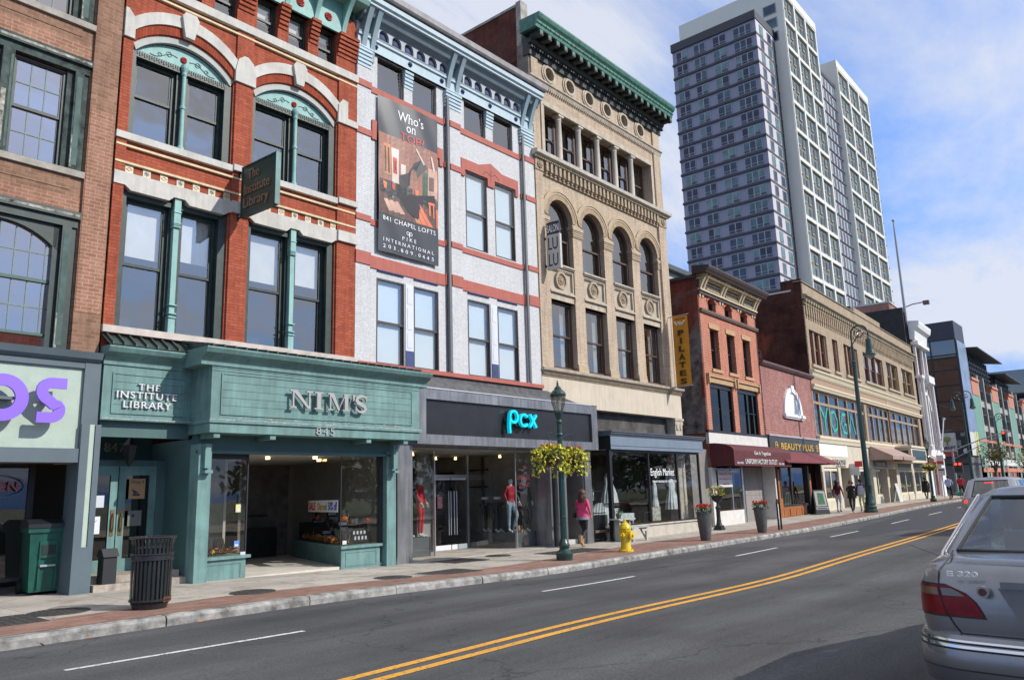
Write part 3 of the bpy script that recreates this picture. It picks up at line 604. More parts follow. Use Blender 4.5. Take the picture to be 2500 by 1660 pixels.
# attic frieze, brackets and cornice
w = MB(); w.box(0, 5.4, -.05, .12, 13.62, 14.5); w.box(0, 5.4, -.09, -.04, 13.60, 13.68); fr_ = w.build('frieze', mint, rb)
for m_ in (.48, 1.34, 2.2, 3.27, 4.13, 4.97): rosette(fr_, m_, 13.93, -.06, .12, rosr)
def scroll_bracket(mb, u0, u1, z0, z1, d, y0=0, mi=0):      # curved console in y,z swept along u
    n = 12; front = [(-(.05+d*(t**1.8)), z0+(z1-z0)*t) for t in [i/n for i in range(n+1)]]
    prof = front+[(y0, z1), (y0, z0)]; mb.sweep([(y+0, z) for y, z in prof], u0, u1, mi)
w = MB()
for u in (.02, .9, 1.76, 2.66, 3.7, 4.55, 5.4): scroll_bracket(w, u, u+.12, 13.55, 14.55, .5)
w.build('bracket', mint, rb)
w = MB(); w.sweep([(.05, 14.5), (-.5, 14.5), (-.56, 14.6), (-.56, 14.72), (-.64, 14.78), (-.64, 14.92), (-.72, 15.0), (-.72, 15.1), (.05, 15.16)], -.05, 5.95); w.build('cornice', mint, rb)
w = MB(); w.box(0, 5.91, 1.7, 1.8, 4.5, 14.2); w.box(0, 5.91, .4, 1.7, 8.3, 8.4); w.build('room_interior', dark_in, rb)
shell(rb, .02, 5.89, 15.3, 14, redb, roof_tar)
MB().box(0, .25, .34, .5, 4.5, 14.2).box(2.46, 2.97, .34, .5, 4.5, 14.2).box(5.3, 5.91, .34, .5, 4.5, 14.2).build('inner_pier', dark_in, rb)
# ---- teal shop front of the red building (runs on past its right edge)
fs = MB()
fs.box(1.75, 7.18, -1.0, .0, 3.24, 4.34).box(1.75, 7.18, -1.0, .0, 2.98, 3.17)
fs.box(.02, 1.75, -.2, 0, 3.23, 4.3)
fs.build('sign_fascia', teal, rb)
cr = MB(); prof = [(-1.0, 4.3), (-1.03, 4.3), (-1.03, 4.36), (-1.08, 4.44), (-1.22, 4.52), (-1.27, 4.6), (-1.27, 4.63), (0, 4.66), (0, 4.3)]
cr.sweep(prof, 1.5, 7.42)
cr.sweep([(y+.8, z-.05) if y < -.1 else (y, z-.05) for y, z in prof], .0, 1.6)
cr.build('shop_cornice', teal, rb)
st = MB()
for z in (4.2, 4.26): st.box(1.74, 7.19, -1.012, -1.0, z, z+.015)
st.box(1.72, 7.26, -1.04, 0, 3.17, 3.245); st.box(.0, 1.76, -.26, 0, 3.20, 3.235)
for (u0, u1, z0, z1, y) in ((1.98, 6.92, 3.36, 4.14, -1.0), (.22, 1.60, 3.36, 4.08, -.2)):
    st.box(u0-.03, u1+.03, y-.022, y, z1, z1+.03).box(u0-.03, u1+.03, y-.022, y, z0-.03, z0).box(u0-.03, u0, y-.022, y, z0, z1).box(u1, u1+.03, y-.022, y, z0, z1)
st.build('fascia_moulding', teal, rb)
bd = MB()
for k in range(5):
    h_ = (4.14-3.36)/5; bd.box(1.985, 6.915, -1.008, -1.0, 3.362+k*h_, 3.36+(k+1)*h_-.008)
for k in range(5):
    h_ = (4.08-3.36)/5; bd.box(.225, 1.595, -.208, -.2, 3.362+k*h_, 3.36+(k+1)*h_-.008)
bd.box(1.742, 1.75, -.8, -.2, 3.4, 4.1)
bd.build('fascia_boards', teal, rb)
pl = MB(); rnd = random.Random(3)
for k in range(46):
    u = rnd.uniform(1.9, 7.1); 
    if rnd.random() < .5: u = rnd.choice([3.1, 4.6, 5.7, 6.4])+rnd.gauss(0, .25)
    l = rnd.uniform(.02, .12); z = rnd.uniform(3.25, 3.31); pl.box(u, u+l, -1.0055, -1.0, z, z+rnd.uniform(.004, .016), k % 2)
pl.box(1.74, 7.24, -1.045, -1.0, 3.222, 3.236, 1); pl.box(.02, 1.74, -.265, -.2, 3.222, 3.236, 1)
pl.build('flaked_paint', [P('bare_wood', (.34, .22, .15), .9, var=.3, scale=20), P('grey_flaked', (.45, .48, .45), .9, var=.4, scale=20)], rb)
# NIM'S in cut serif letters
lt = P('pewter_letter', (.40, .39, .38), .45, var=.08, metal=.2); nm = MB()
def serif(mb, x, z, w_, y0, y1): mb.box(x-w_/2, x+w_/2, y0, y1, z, z+.03)
Y0, Y1 = -1.14, -1.09; b0, b1 = 3.55, 3.93
def stem(x, a, b, w_): nm.box(x-w_/2, x+w_/2, Y0, Y1, a, b)
def sf(x, w_, top): nm.box(x-w_/2, x+w_/2, Y0+.0007, Y1, (b1-.03) if top else b0, b1 if top else b0+.03)
x = 3.52; stem(x, b0, b1, .035); sf(x, .15, 0); sf(x-.02, .12, 1); stem(x+.4, b0+.0, b1, .035); sf(x+.4, .15, 1)
nm.prism([(x-.03, b1), (x+.09, b1), (x+.42, b0), (x+.36, b0)], Y0+.001, Y1-.001)
x = 4.16; stem(x, b0, b1, .10); sf(x, .22, 0); sf(x, .22, 1)
x = 4.46; stem(x, b0, b1, .035); sf(x, .14, 0); sf(x-.01, .12, 1); nm.prism([(x-.02, b1), (x+.09, b1), (x+.25, b0+.02), (x+.21, b0+.0)], Y0+.001, Y1-.001)
nm.prism([(x+.205, b0), (x+.235, b0+.04), (x+.42, b1-.0), (x+.39, b1-.0)], Y0+.002, Y1-.002); stem(x+.43, b0, b1, .095); sf(x+.43, .2, 0); sf(x+.44, .17, 1)
nm.prism([(5.06, b1), (5.13, b1), (5.10, b1-.14), (5.08, b1-.14)], Y0, Y1)
S = [(5.14+x*.33, b0+z*(b1-b0)) for x, z in ((.93, .78), (.84, .92), (.62, .985), (.38, .97), (.17, .86), (.12, .70), (.22, .58), (.5, .48), (.78, .36), (.88, .22), (.78, .08), (.5, .015), (.25, .05), (.08, .22))]
nm.stroke(S, [.03+.065*abs(math.sin(PI*i/(len(S)-1)))**1.2 for i in range(len(S))], Y0, Y1); nm.box(5.44, 5.465, Y0, Y1, 3.80, 3.93); nm.box(5.145, 5.17, Y0, Y1, 3.55, 3.68)
nm.build('shop_name_letters', lt, rb)
q = MB(); textmb(q, '845', 4.18, 4.66, 3.01, 3.175, -1.03, -1.002, serif=.03, space=1.25); q.build('house_number', lt, rb)
q = MB(); textmb(q, 'THE', .66, 1.08, 3.80, 3.92, -.26, -.21, serif=.035, space=1.2); textmb(q, 'INSTITUTE', .26, 1.42, 3.63, 3.76, -.26, -.21, serif=.035, space=1.15); textmb(q, 'LIBRARY', .39, 1.32, 3.45, 3.58, -.26, -.21, serif=.035, space=1.15)
q.build('shop_name_letters', P('pale_letter', (.72, .70, .70), .6, var=.03), rb)
# standing-seam canopy roof above the fascias
rf = MB(); rm = P('seam_roof', (.055, .085, .08), .45, metal=.3, var=.2, scale=4)
rf.quad((.0, -.46, 4.6), (1.6, -.46, 4.6), (1.6, -.05, 4.84), (.0, -.05, 4.84)); rf.quad((1.5, -1.26, 4.64), (7.4, -1.26, 4.64), (5.9, -.05, 4.86), (1.6, -.05, 4.86)); rf.quad((1.5, -1.26, 4.64), (1.6, -.05, 4.86), (1.6, -.05, 4.6), (1.5, -.46, 4.6))
rf.quad((7.4, -1.26, 4.64), (7.4, .0, 4.64), (5.9, 0, 4.86), (5.9, -.05, 4.86)); rf.build('canopy_roof', rm, rb)
rf = MB()
for k in range(8): u = .05+k*.21; rf.add([(u, -.46, 4.6), (u+.03, -.46, 4.6), (u+.03, -.06, 4.84), (u, -.06, 4.84), (u, -.46, 4.66), (u+.03, -.46, 4.66), (u+.03, -.06, 4.9), (u, -.06, 4.9)], [(0, 1, 5, 4), (4, 5, 6, 7), (1, 2, 6, 5), (3, 0, 4, 7)])
for k in range(24): u = 1.62+k*.235; b_ = min(u-.1, 5.9); rf.add([(u, -1.25, 4.645), (u+.03, -1.25, 4.645), (b_+.03, -.06, 4.86), (b_, -.06, 4.86), (u, -1.25, 4.69), (u+.03, -1.25, 4.69), (b_+.03, -.06, 4.91), (b_, -.06, 4.91)], [(0, 1, 5, 4), (4, 5, 6, 7), (1, 2, 6, 5), (3, 0, 4, 7)])
rf.build('roof_seams', rm, rb)
# posts, brackets, beam, bulkheads and windows of the jewellery shop
ps = MB(); ps.box(1.78, 2.05, -.56, -.2, -.1, 2.78).box(6.58, 6.86, -.50, -.2, -.1, 2.72); ps.build('shop_post', teal, rb)
ps = MB()
for u in (1.86, 6.66):
    ps.prism([(0, 0)]*0 or [(u, 2.3), (u+.12, 2.3), (u+.12, 2.78), (u, 2.78)], -.66, -.56); ps.box(u-.02, u+.14, -.72, -.56, 2.2, 2.26)
for u in (1.86, 3.1, 5.6, 6.72): ps.box(u, u+.13, -.96, -.2, 2.88, 2.98)
ps.build('shop_bracket', teal, rb)
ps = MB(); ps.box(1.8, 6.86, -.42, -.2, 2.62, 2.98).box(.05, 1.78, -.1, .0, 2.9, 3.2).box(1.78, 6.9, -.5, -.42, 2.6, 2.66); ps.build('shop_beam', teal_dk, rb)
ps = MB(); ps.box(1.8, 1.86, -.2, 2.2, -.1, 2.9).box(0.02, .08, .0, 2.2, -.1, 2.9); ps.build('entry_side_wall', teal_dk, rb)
bk = MB(); bk.box(2.05, 3.02, -.30, .9, -.1, .50).box(2.03, 3.1, -.36, .9, .50, .56)
bk.add([(5.38, -.34, -.1), (6.5, -.34, -.1), (7.1, 3.7, -.1), (6.72, 3.7, -.1), (5.38, -.34, .50), (6.5, -.34, .50), (7.1, 3.7, .50), (6.72, 3.7, .50)], [(0, 1, 5, 4), (4, 5, 6, 7), (1, 2, 6, 5), (3, 0, 4, 7)])
bk.add([(5.34, -.4, .50), (6.56, -.4, .50), (7.12, 3.75, .50), (6.68, 3.75, .50), (5.34, -.4, .56), (6.56, -.4, .56), (7.12, 3.75, .56), (6.68, 3.75, .56)], [(0, 1, 5, 4), (4, 5, 6, 7), (1, 2, 6, 5), (3, 0, 4, 7), (0, 3, 2, 1)])
for a, b in ((2.15, 2.92), (5.5, 6.4)):
    bk.box(a, b, -.352 if a > 4 else -.312, -.30, .1, .12).box(a, b, -.352 if a > 4 else -.312, -.30, .4, .42).box(a, a+.02, -.352 if a > 4 else -.312, -.3, .12, .4).box(b-.02, b, -.352 if a > 4 else -.312, -.3, .12, .4)
bk.build('bulkhead', teal, rb)
gf = MB(); gf.box(2.05, 3.02, -.28, -.25, 2.5, 2.62).box(3.0, 3.025, -.29, -.25, .56, 2.6).box(5.36, 5.38, -.32, -.3, .56, 2.6).box(6.5, 6.58, -.34, -.2, .5, 2.62); f = gf.build('shop_window', P('dark_frame', (.02, .02, .022), .5, var=0), rb)
g = MB(); g.quad((2.05, -.27, .56), (3.01, -.27, .56), (3.01, -.27, 2.55), (2.05, -.27, 2.55)).quad((3.01, -.27, .56), (3.4, .9, .56), (3.4, .9, 2.55), (3.01, -.27, 2.55)); g.quad((5.37, -.31, .56), (6.5, -.31, .56), (6.5, -.31, 2.6), (5.37, -.31, 2.6)).quad((5.37, -.31, .56), (6.71, 3.7, .56), (6.71, 3.7, 2.6), (5.37, -.31, 2.6)); g.build('pane', glass_shop, f)
it = MB(); it.box(1.86, 7.2, 4.6, 4.7, -.1, 2.9, 0).box(7.12, 7.2, -.2, 4.6, -.1, 2.9, 1).box(1.86, 7.2, -.2, 4.6, 2.62, 2.7, 2).box(3.3, 3.36, 1.2, 4.6, -.1, 2.6, 1).box(3.36, 6.6, 4.3, 4.6, -.1, .9, 3).box(3.4, 6.4, 4.45, 4.6, 1.2, 1.25, 3); it.build('shop_interior', [P('brown_back', (.16, .14, .12), .9, var=.3), P('tan_partition', (.34, .31, .26), .8), P('ceiling_tile', (.4, .38, .34), .9), P('dark_cabinet', (.03, .025, .022), .5, var=.3)], rb)
it = MB(); it.box(1.86, 7.1, -.3, 4.6, -.06, gz(9)+.012); it.build('entry_floor', P('entry_stone', (.62, .57, .5), .8, var=.1, scale=3), rb)
it = MB()
for u, y in ((4.0, .6), (5.0, .2), (5.8, 1.2)): it.lathe([(.05, 2.56), (.05, 2.62)], u, y, 10)
it.build('downlight', P('warm_lamp', (.9, .7, .3), .4, var=0, emit=(1, .66, .25), estr=6), rb)
# steps and double doors of the library
stp = MB(); stp.box(.08, 1.78, -.28, 2.3, -.1, .24).box(.08, 1.78, .02, 2.3, .24, .36); stp.build('doorstep', P('worn_step', (.42, .36, .3), .9, var=.25, scale=5, streak=.3), rb)
dr = MB()
for a, b in ((.10, .86), (.88, 1.62)):
    dr.box(a, a+.14, .9, .96, .36, 2.4).box(b-.14, b, .9, .96, .36, 2.4).box(a+.14, b-.14, .9, .96, .36, .6).box(a+.14, b-.14, .9, .96, 2.22, 2.4)
    d_ = dr.build('door', teal, rb); dr = MB(); MB().quad((a+.14, .93, .6), (b-.14, .93, .6), (b-.14, .93, 2.22), (a+.14, .93, 2.22)).build('pane', GLASS('door_glass', .06, (.25, .2, .18), 0), d_)
    hx = b-.07 if a < .5 else a+.07
    MB().box(hx-.035, hx+.035, .885, .9, 1.05, 1.55).tube([(hx, .88, 1.12), (hx, .83, 1.2), (hx, .83, 1.4), (hx, .88, 1.48)], .014).build('handle', P('brass', (.35, .22, .1), .35, metal=.9), d_)
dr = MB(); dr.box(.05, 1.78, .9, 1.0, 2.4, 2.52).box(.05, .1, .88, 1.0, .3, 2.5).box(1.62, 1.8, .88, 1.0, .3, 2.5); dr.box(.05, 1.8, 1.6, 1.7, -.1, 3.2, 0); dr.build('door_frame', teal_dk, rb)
q = MB(); textmb(q, '847', .55, .95, 2.68, 2.86, .87, .9, serif=.03, space=1.2); q.build('house_number', P('dull_gold', (.16, .13, .07), .5, var=.1), rb)
for nm_, lab, (u0, u1, z0, z1), cc, y_ in (('poster', 'tan event poster on the right leaf of the teal double door', (1.08, 1.40, 1.75, 2.15), (.42, .25, .13), .885),
    ('notice', 'small grey notice below the tan poster on the teal double door', (1.09, 1.36, 1.22, 1.52), (.16, .17, .15), .885),
    ('notice', 'white paper with a small picture on the left leaf of the teal double door', (.28, .62, 1.60, 1.83), (.62, .65, .72), .885),
    ('notice', 'blank white sheet lowest on the left leaf of the teal double door', (.28, .57, 1.1, 1.43), (.75, .79, .88), .885)):
    q = MB(); q.box(u0-.5*0, u1, 0, .004, z0, z1, 0)
    if 'event' in lab: textmb(q, 'Wine 9', u0+.03, u1-.03, z1-.1, z1-.03, -.002, 0, mi=1); q.box(u0+.08, u1-.1, -.002, 0, z0+.06, z0+.1, 1).prism([(u0+.06, z0+.2), (u0+.2, z0+.12), (u0+.1, z0+.1)], -.002, 0, 1)
    elif 'picture' in lab: q.box(u0+.05, u0+.17, -.002, 0, z0+.08, z1-.06, 1)
    elif 'blank' in lab: q.stroke([(u0+.04, z0+.08), (u1-.06, z1-.07)], .008, -.002, 0, 1)
    else: q.blob((u0+.1, 0, z1-.1), .035, 5, 1, (1, .1, 1))
    nn_ = thing(nm_, lab, nm_, (pos[0], pos[1]+y_-.03, 0), rz); q.build('sheet', [P('paper_'+str(round(cc[0]*100)), cc, .8, var=.03), P('ink_dark', (.05, .04, .05), .8, var=0)], nn_)
# ============================================================ WHITE PAINTED BUILDING
pos, rz = frame_of((11.98, 15.206), (19.38, 15.106))
wb = thing('brick_building', 'white painted brick building with terracotta bands and a pale blue bracketed cornice', 'building', pos, rz)
whb = BRICK('white_brick', (.56, .565, .575), (.61, .61, .62), (.46, .465, .48), .21, .066, .005, var=.06, bmp=.35, stain=((.5, .5, .5), 2.2, .68, .9))
terr = P('terracotta_paint', (.42, .115, .085), .7, var=.08, scale=3, streak=.12)
pblue = P('pale_blue_trim', (.42, .53, .59), .6, var=.06, scale=3, streak=.1)
gblue = P('grey_blue_trim', (.17, .22, .26), .6, var=.1); navy = P('navy_paint', (.035, .055, .17), .6, var=.2)
brn = P('dark_bronze_frame', (.05, .043, .042), .5, var=.1); frost = P('white_shade', (.66, .74, .78), .6, var=.03, scale=1)
glass_w = GLASS('clear_upper_glass', .16, (.95, .98, 1), .02)
wins = [(.72, 1.68), (2.0, 2.94), (4.1, 5.06), (5.4, 6.36)]
ops = []
for a, b in wins: ops += [(a, b, 12.58, 13.56, .16), (a, b, 8.82, 11.22, .12), (a, b, 4.98, 7.24, .12)]
w = MB(); wall(w, 0, 7.36, 4.6, 13.6, 0, ops, .14)
for a, b in ((0, .46), (3.42, 3.86), (6.88, 7.36)): w.box(a, b, -.06, .01, 4.97, 13.3)
w.box(3.2, 3.42, .0, .01, 4.97, 13); w.box(0, 7.36, -.0, .3, 13.6, 14.9)
w.build('wall', whb, wb)
w = MB()
def band(z0, z1, y=.03, skip=()):
    for a, b, yy in ((-.01, .47, .09), (.47, 3.2, .03), (3.2, 3.42, .05), (3.42, 3.87, .09), (3.87, 6.66, .03), (6.66, 6.88, .05), (6.88, 7.37, .09)):
        w.box(a, b, -yy, .02, z0-(.0 if yy > .04 else .04), z1-(.0 if yy > .04 else .04))
band(12.42, 12.6); band(8.66, 8.82); band(7.50, 7.83); w.box(-.01, 7.42, -.10, .14, 4.86, 4.975)
for a, b, yy in ((-.01, .47, .09), (3.2, 3.42, .05), (3.42, 3.87, .09), (6.66, 6.88, .05), (6.88, 7.37, .09)): w.box(a, b, -yy, .02, 11.05, 11.22)
for o in (0, 3.38):
    m_ = 1.83+o
    w.prism([(.52+o, 11.03), (.68+o, 11.03), (.68+o, 11.25), (3.0+o, 11.25), (3.0+o, 11.03), (3.14+o, 11.03), (3.14+o, 11.58), (m_+.55, 11.58), (m_, 11.78), (m_-.55, 11.58), (.52+o, 11.58)], -.05, .02)
    w.box(1.68+o, 2.0+o, -.05, .02, 11.0, 11.26)
w.build('terracotta_band', terr, wb)
w = MB()
for o in (0, 3.38):
    m_ = 1.83+o
    for sg in (-1, 1): w.stroke([(m_+sg*(.03+.35*t), 11.35+.12*math.sin(PI*t)-.05*t) for t in [i/10 for i in range(11)]], .014, -.056, -.05)
    w.stroke([(m_, 11.15), (m_, 11.55)], .014, -.056, -.05)
w.build('painted_scroll', P('dark_red_ink', (.12, .03, .03), .7, var=0), wb)
w = MB()
for a, b in wins: w.box(a+.02, b-.02, -.06, .0, 7.425, 7.45)
w.build('blue_dash', navy, wb)
for i, (a, b) in enumerate(wins):
    f1 = hung(wb, a, b, 12.58, 13.56, .06, brn, glass_up, meet=0, fw=.045)
    for z0, z1, mt in ((8.82, 11.24, 9.97), (4.98, 7.24, 6.08)):
        hung(wb, a, b, z0, z1, .0 if i < 9 else 0, brn, glass_w, meet=mt, fw=.04, blind=.0)
        MB().box(a+.05, b-.05, .13, .14, z0+.03, z1-.03).build('window_shade', frost, wb)
w = MB()
for a in (1.68, 5.06): w.box(a+.03, a+.31, -.02, .02, 5.42, 7.24)
for a in (1.68, 5.06):
    for z0, z1 in ((5.5, 5.9), (6.0, 6.6), (6.7, 7.15)): w.box(a+.09, a+.25, -.03, -.02, z0, z1)
w.build('panelled_pilaster', P('white_panel', (.62, .64, .72), .6, var=.04), wb)
w = MB()
for a in (1.68, 5.06): w.box(a+.03, a+.31, -.022, .02, 4.98, 5.42)
w.build('navy_panel', navy, wb)
w = MB()
for a in (3.3, 6.76): w.tube([(a, -.09, 13.3), (a, -.09, 5.0)], .055, 8)
w.build('downpipe', P('grey_pipe', (.18, .185, .19), .5), wb)
# cornice
w = MB(); w.box(0, 7.36, -.07, .0, 13.56, 13.92); w.box(0, 7.36, -.12, .0, 13.88, 13.96).box(0, 7.36, -.09, 0, 13.56, 13.6)
w.sweep([(.05, 14.62), (-.50, 14.62), (-.5, 14.68), (-.56, 14.72), (-.56, 14.86), (.05, 14.9)], -.02, 7.42); fr_ = w.build('frieze', pblue, wb)
for u in (.6, 1.85, 3.1, 3.98, 5.22, 6.48):
    q = MB(); q.blob((u, -.1, 13.74), .05, 5)
    for k in range(6): q.blob((u+.055*math.cos(k*PI/3), -.085, 13.74+.055*math.sin(k*PI/3)), .026, 4)
    q.build('rosette', navy, fr_)
w = MB(); w.sweep([(.05, 14.32), (-.14, 14.32), (-.2, 14.38), (-.30, 14.42), (-.42, 14.62), (.05, 14.62)], -.0, 7.4); w.box(0, 7.36, -.13, 0, 13.96, 14.0); w.build('cove_moulding', gblue, wb)
w = MB(); w2 = MB()
for o in (.62, 3.95):
    wd = 2.75; n = 6; st = wd/n
    w2.box(o-.05, o+wd+.05, -.05, 0, 13.98, 14.34)
    for k in range(n):
        a = o+k*st; ar = seg_arc(a+.06, a+st-.06, 14.14, (st-.12)/2-.001, 8); spandrel(w, a+.06, a+st-.06, 14.33, ar, -.13, .08); w.box(a-.0, a+.06, -.13, -.05, 13.98, 14.33).box(a+st-.06, a+st, -.13, -.05, 13.98, 14.33)
        w2.blob((a+st/2, -.05, 14.12), .11, 5, 0, (1, .35, 1))
w.build('blind_arcade', P('grey_white_trim', (.40, .43, .46), .7), wb); w2.build('arcade_recess', P('deep_blue_paint', (.035, .055, .13), .7, var=.2), wb)
w = MB()
for u in (.12, .42, 3.28, 3.66, 6.72, 7.12):
    scroll_bracket(w, u, u+.15, 13.25, 14.62, .42, 0)
w.build('bracket', P('bracket_blue', (.25, .34, .39), .6), wb)
w = MB()
for a, b in ((0, .46), (3.24, 3.9), (6.68, 7.36), (1.68, 2.0), (5.06, 5.4)):
    for k in range(5): w.box(a, b, -.08-.012*k if b-a > .4 else -.02-.012*k, 0, 13.0+.11*k+(.0 if b-a > .4 else 0), 13.07+.11*k)
w.build('corbelling', P('pale_blue_brick', (.44, .56, .63), .7), wb)
w = MB(); w.sweep([(.05, 14.9), (-.62, 14.9), (-.66, 14.95), (-.66, 15.12), (-.6, 15.15), (.05, 15.2)], -.05, 7.5); w.build('roof_edge', P('grey_flashing', (.27, .26, .27), .6, var=.15, scale=2, streak=.2), wb)
w = MB(); w.box(0, 7.36, 1.4, 1.5, 4.5, 14.2); w.box(0, 7.36, .3, 1.4, 12.2, 12.25); w.build('room_interior', mid_in, wb)
shell(wb, .02, 7.34, 15.35, 14, P('plain_dull_brick', (.2, .09, .06), .9, var=.3), roof_tar)
# banner
bn = thing('hanging_banner', 'tall black banner with a loft interior picture hung on the white painted building', 'banner', (pos[0], pos[1], 0), rz)
wrap = lambda u, z: -.10-.03*math.sin((u-.7)*2.2+z*.9)*math.exp(-(12.3-z)*.15) - .012*math.sin(u*7+z*3.1)
q = MB(); nu, nz = 22, 44
U0, U1, Z0, Z1 = .69, 2.86, 7.95, 12.36
zc = (11.30, 9.0)   # picture top and bottom
vs = []; fs = []
for side in (0, 1):
    for j in range(nz+1):
        for i in range(nu+1):
            u = U0+(U1-U0)*i/nu; z = Z0+(Z1-Z0)*j/nz; vs.append((u, wrap(u, z)+side*.006, z))
q.v = vs; M_ = (nu+1)*(nz+1)
for j in range(nz):
    for i in range(nu):
        a = j*(nu+1)+i; q.f.append((a, a+1, a+nu+2, a+nu+1)); q.mi.append(0); q.f.append((M_+a, M_+a+nu+1, M_+a+nu+2, M_+a+1)); q.mi.append(0)
q.build('banner_cloth', P('black_vinyl', (.028, .032, .042), .38, var=.1, spec=.6), bn, smooth=True)
def onb(mb):      # lay flat artwork on the waved cloth
    mb.v = [(x, y+wrap(x, z), z) for x, y, z in mb.v]; return mb
def grid_rect(mb, u0, u1, z0, z1, y, mi, nu=8, nz=10, sl=0):
    for j in range(nz):
        for i in range(nu):
            f = lambda a, b: (u0+(u1-u0)*a/nu+sl*b/nz, y, z0+(z1-z0)*b/nz); mb.quad(f(i, j), f(i+1, j), f(i+1, j+1), f(i, j+1), mi)
cols = [(.30, .125, .085), (.55, .33, .25), (.025, .022, .026), (.55, .06, .03), (.62, .55, .5), (.5, .22, .1), (.03, .10, .06), (.10, .055, .045), (.04, .25, .22), (.75, .18, .07), (.16, .07, .055)]
pm = [P('print_%d' % i, c, .42, var=.22, scale=1.7) for i, c in enumerate(cols)]
q = MB(); grid_rect(q, .7, 2.85, 9.0, 11.32, -.004, 0, 14, 16)
grid_rect(q, .72, 2.84, 9.0, 9.85, -.006, 7, 12, 6)                       # floor
q.quad((.95, -.008, 9.55), (2.2, -.008, 9.1), (2.75, -.008, 9.55), (2.75, -.008, 10.0), 2)
grid_rect(q, .86, 1.14, 10.15, 11.05, -.0065, 5, 3, 5); grid_rect(q, .9, .96, 10.2, 10.95, -.008, 7, 1, 5); grid_rect(q, 1.02, 1.08, 10.2, 10.95, -.008, 7, 1, 5)
grid_rect(q, 1.16, 1.42, 9.95, 10.98, -.009, 4, 3, 5); grid_rect(q, 1.21, 1.36, 10.25, 10.72, -.011, 3, 2, 3); grid_rect(q, 1.27, 1.31, 10.35, 10.62, -.013, 7, 1, 2)
grid_rect(q, 1.5, 1.66, 10.3, 10.6, -.009, 4, 2, 2)
q.add([(1.45, -.010, 9.9), (1.75, -.010, 10.0), (2.45, -.010, 10.75), (2.25, -.010, 10.95), (1.95, -.010, 10.75), (1.75, -.010, 10.4), (1.45, -.010, 10.25)], [(0, 1, 2, 3, 4, 5, 6)], 2)
grid_rect(q, 2.28, 2.45, 9.7, 10.6, -.012, 6, 2, 4); grid_rect(q, 2.46, 2.80, 9.9, 10.75, -.012, 1, 3, 4); grid_rect(q, 2.5, 2.68, 10.1, 10.5, -.014, 10, 2, 3)
grid_rect(q, .74, 1.9, 9.62, 9.98, -.011, 2, 6, 3)
for k in range(3): q.add([(1.75+.0*k+.14*k, -.012, 9.62), (1.88+.14*k, -.012, 9.60), (2.25+.2*k, -.012, 9.03), (2.06+.2*k, -.012, 9.03)], [(0, 1, 2, 3)], 9 if k else 5)
for k in range(3): q.add([(.86+.18*k, -.013, 9.42), (1.0+.18*k, -.013, 9.46), (1.22+.2*k, -.013, 9.16), (1.05+.2*k, -.013, 9.12)], [(0, 1, 2, 3)], 1)
q.box(2.5, 2.56, -.016, -.014, 9.35, 9.75, 9).box(2.66, 2.7, -.016, -.014, 9.3, 9.7, 9).box(2.48, 2.72, -.016, -.014, 9.68, 9.75, 9).box(2.78, 2.83, -.016, -.014, 9.05, 9.6, 9)
q.add([(.84, -.014, 9.95), (.98, -.014, 9.9), (.96, -.014, 9.72), (.88, -.014, 9.74)], [(0, 1, 2, 3)], 9); q.add([(1.15, -.014, 9.95), (1.28, -.014, 9.92), (1.24, -.014, 9.75), (1.16, -.014, 9.78)], [(0, 1, 2, 3)], 3)
q.add([(1.98, -.014, 9.98), (2.12, -.014, 9.98), (2.1, -.014, 9.82), (2.0, -.014, 9.82)], [(0, 1, 2, 3)], 9); q.box(1.15, 1.22, -.016, -.014, 9.5, 9.58, 8)
q.add([(2.0, -.015, 11.2), (2.05, -.015, 11.22), (2.35, -.015, 10.82), (2.3, -.015, 10.8)], [(0, 1, 2, 3)], 4); q.add([(2.55, -.015, 11.12), (2.6, -.015, 11.14), (2.72, -.015, 10.72), (2.64, -.015, 10.72)], [(0, 1, 2, 3)], 4)
onb(q).build('printed_picture', pm, bn)
q = MB(); textmb(q, 'Who\u2019s', 1.36, 2.28, 11.86, 12.14, -.012, -.004, serif=.03); textmb(q, 'on', 1.68, 2.0, 11.60, 11.78, -.012, -.004, serif=.03); textmb(q, 'TOP?', 1.46, 2.3, 11.30, 11.53, -.012, -.004, serif=.035, mi=1)
textmb(q, '841 CHAPEL LOFTS', .82, 2.74, 8.82, 8.95, -.012, -.004, serif=.03, space=1.15); textmb(q, 'PIKE', 1.52, 2.02, 8.42, 8.52, -.012, -.004, serif=.02, space=1.7); textmb(q, 'INTERNATIONAL', .84, 2.68, 8.24, 8.34, -.012, -.004, serif=.02, space=1.6); textmb(q, '203.809.0445', .84, 2.68, 8.06, 8.16, -.012, -.004, serif=.02, space=1.8)
for sg in (-1, 1): q.stroke([(1.77+sg*(.055+.045*math.cos(t*PI/6)), 8.64+.045*math.sin(t*PI/6)) for t in range(12)], .016, -.012, -.004, closed=True)
q.box(1.755, 1.768, -.012, -.004, 8.54, 8.68).box(1.772, 1.785, -.012, -.004, 8.54, 8.68)
onb(q).build('printed_words', [P('print_white', (.80, .80, .82), .5, var=0), P('print_red', (.62, .045, .03), .5, var=0)], bn)
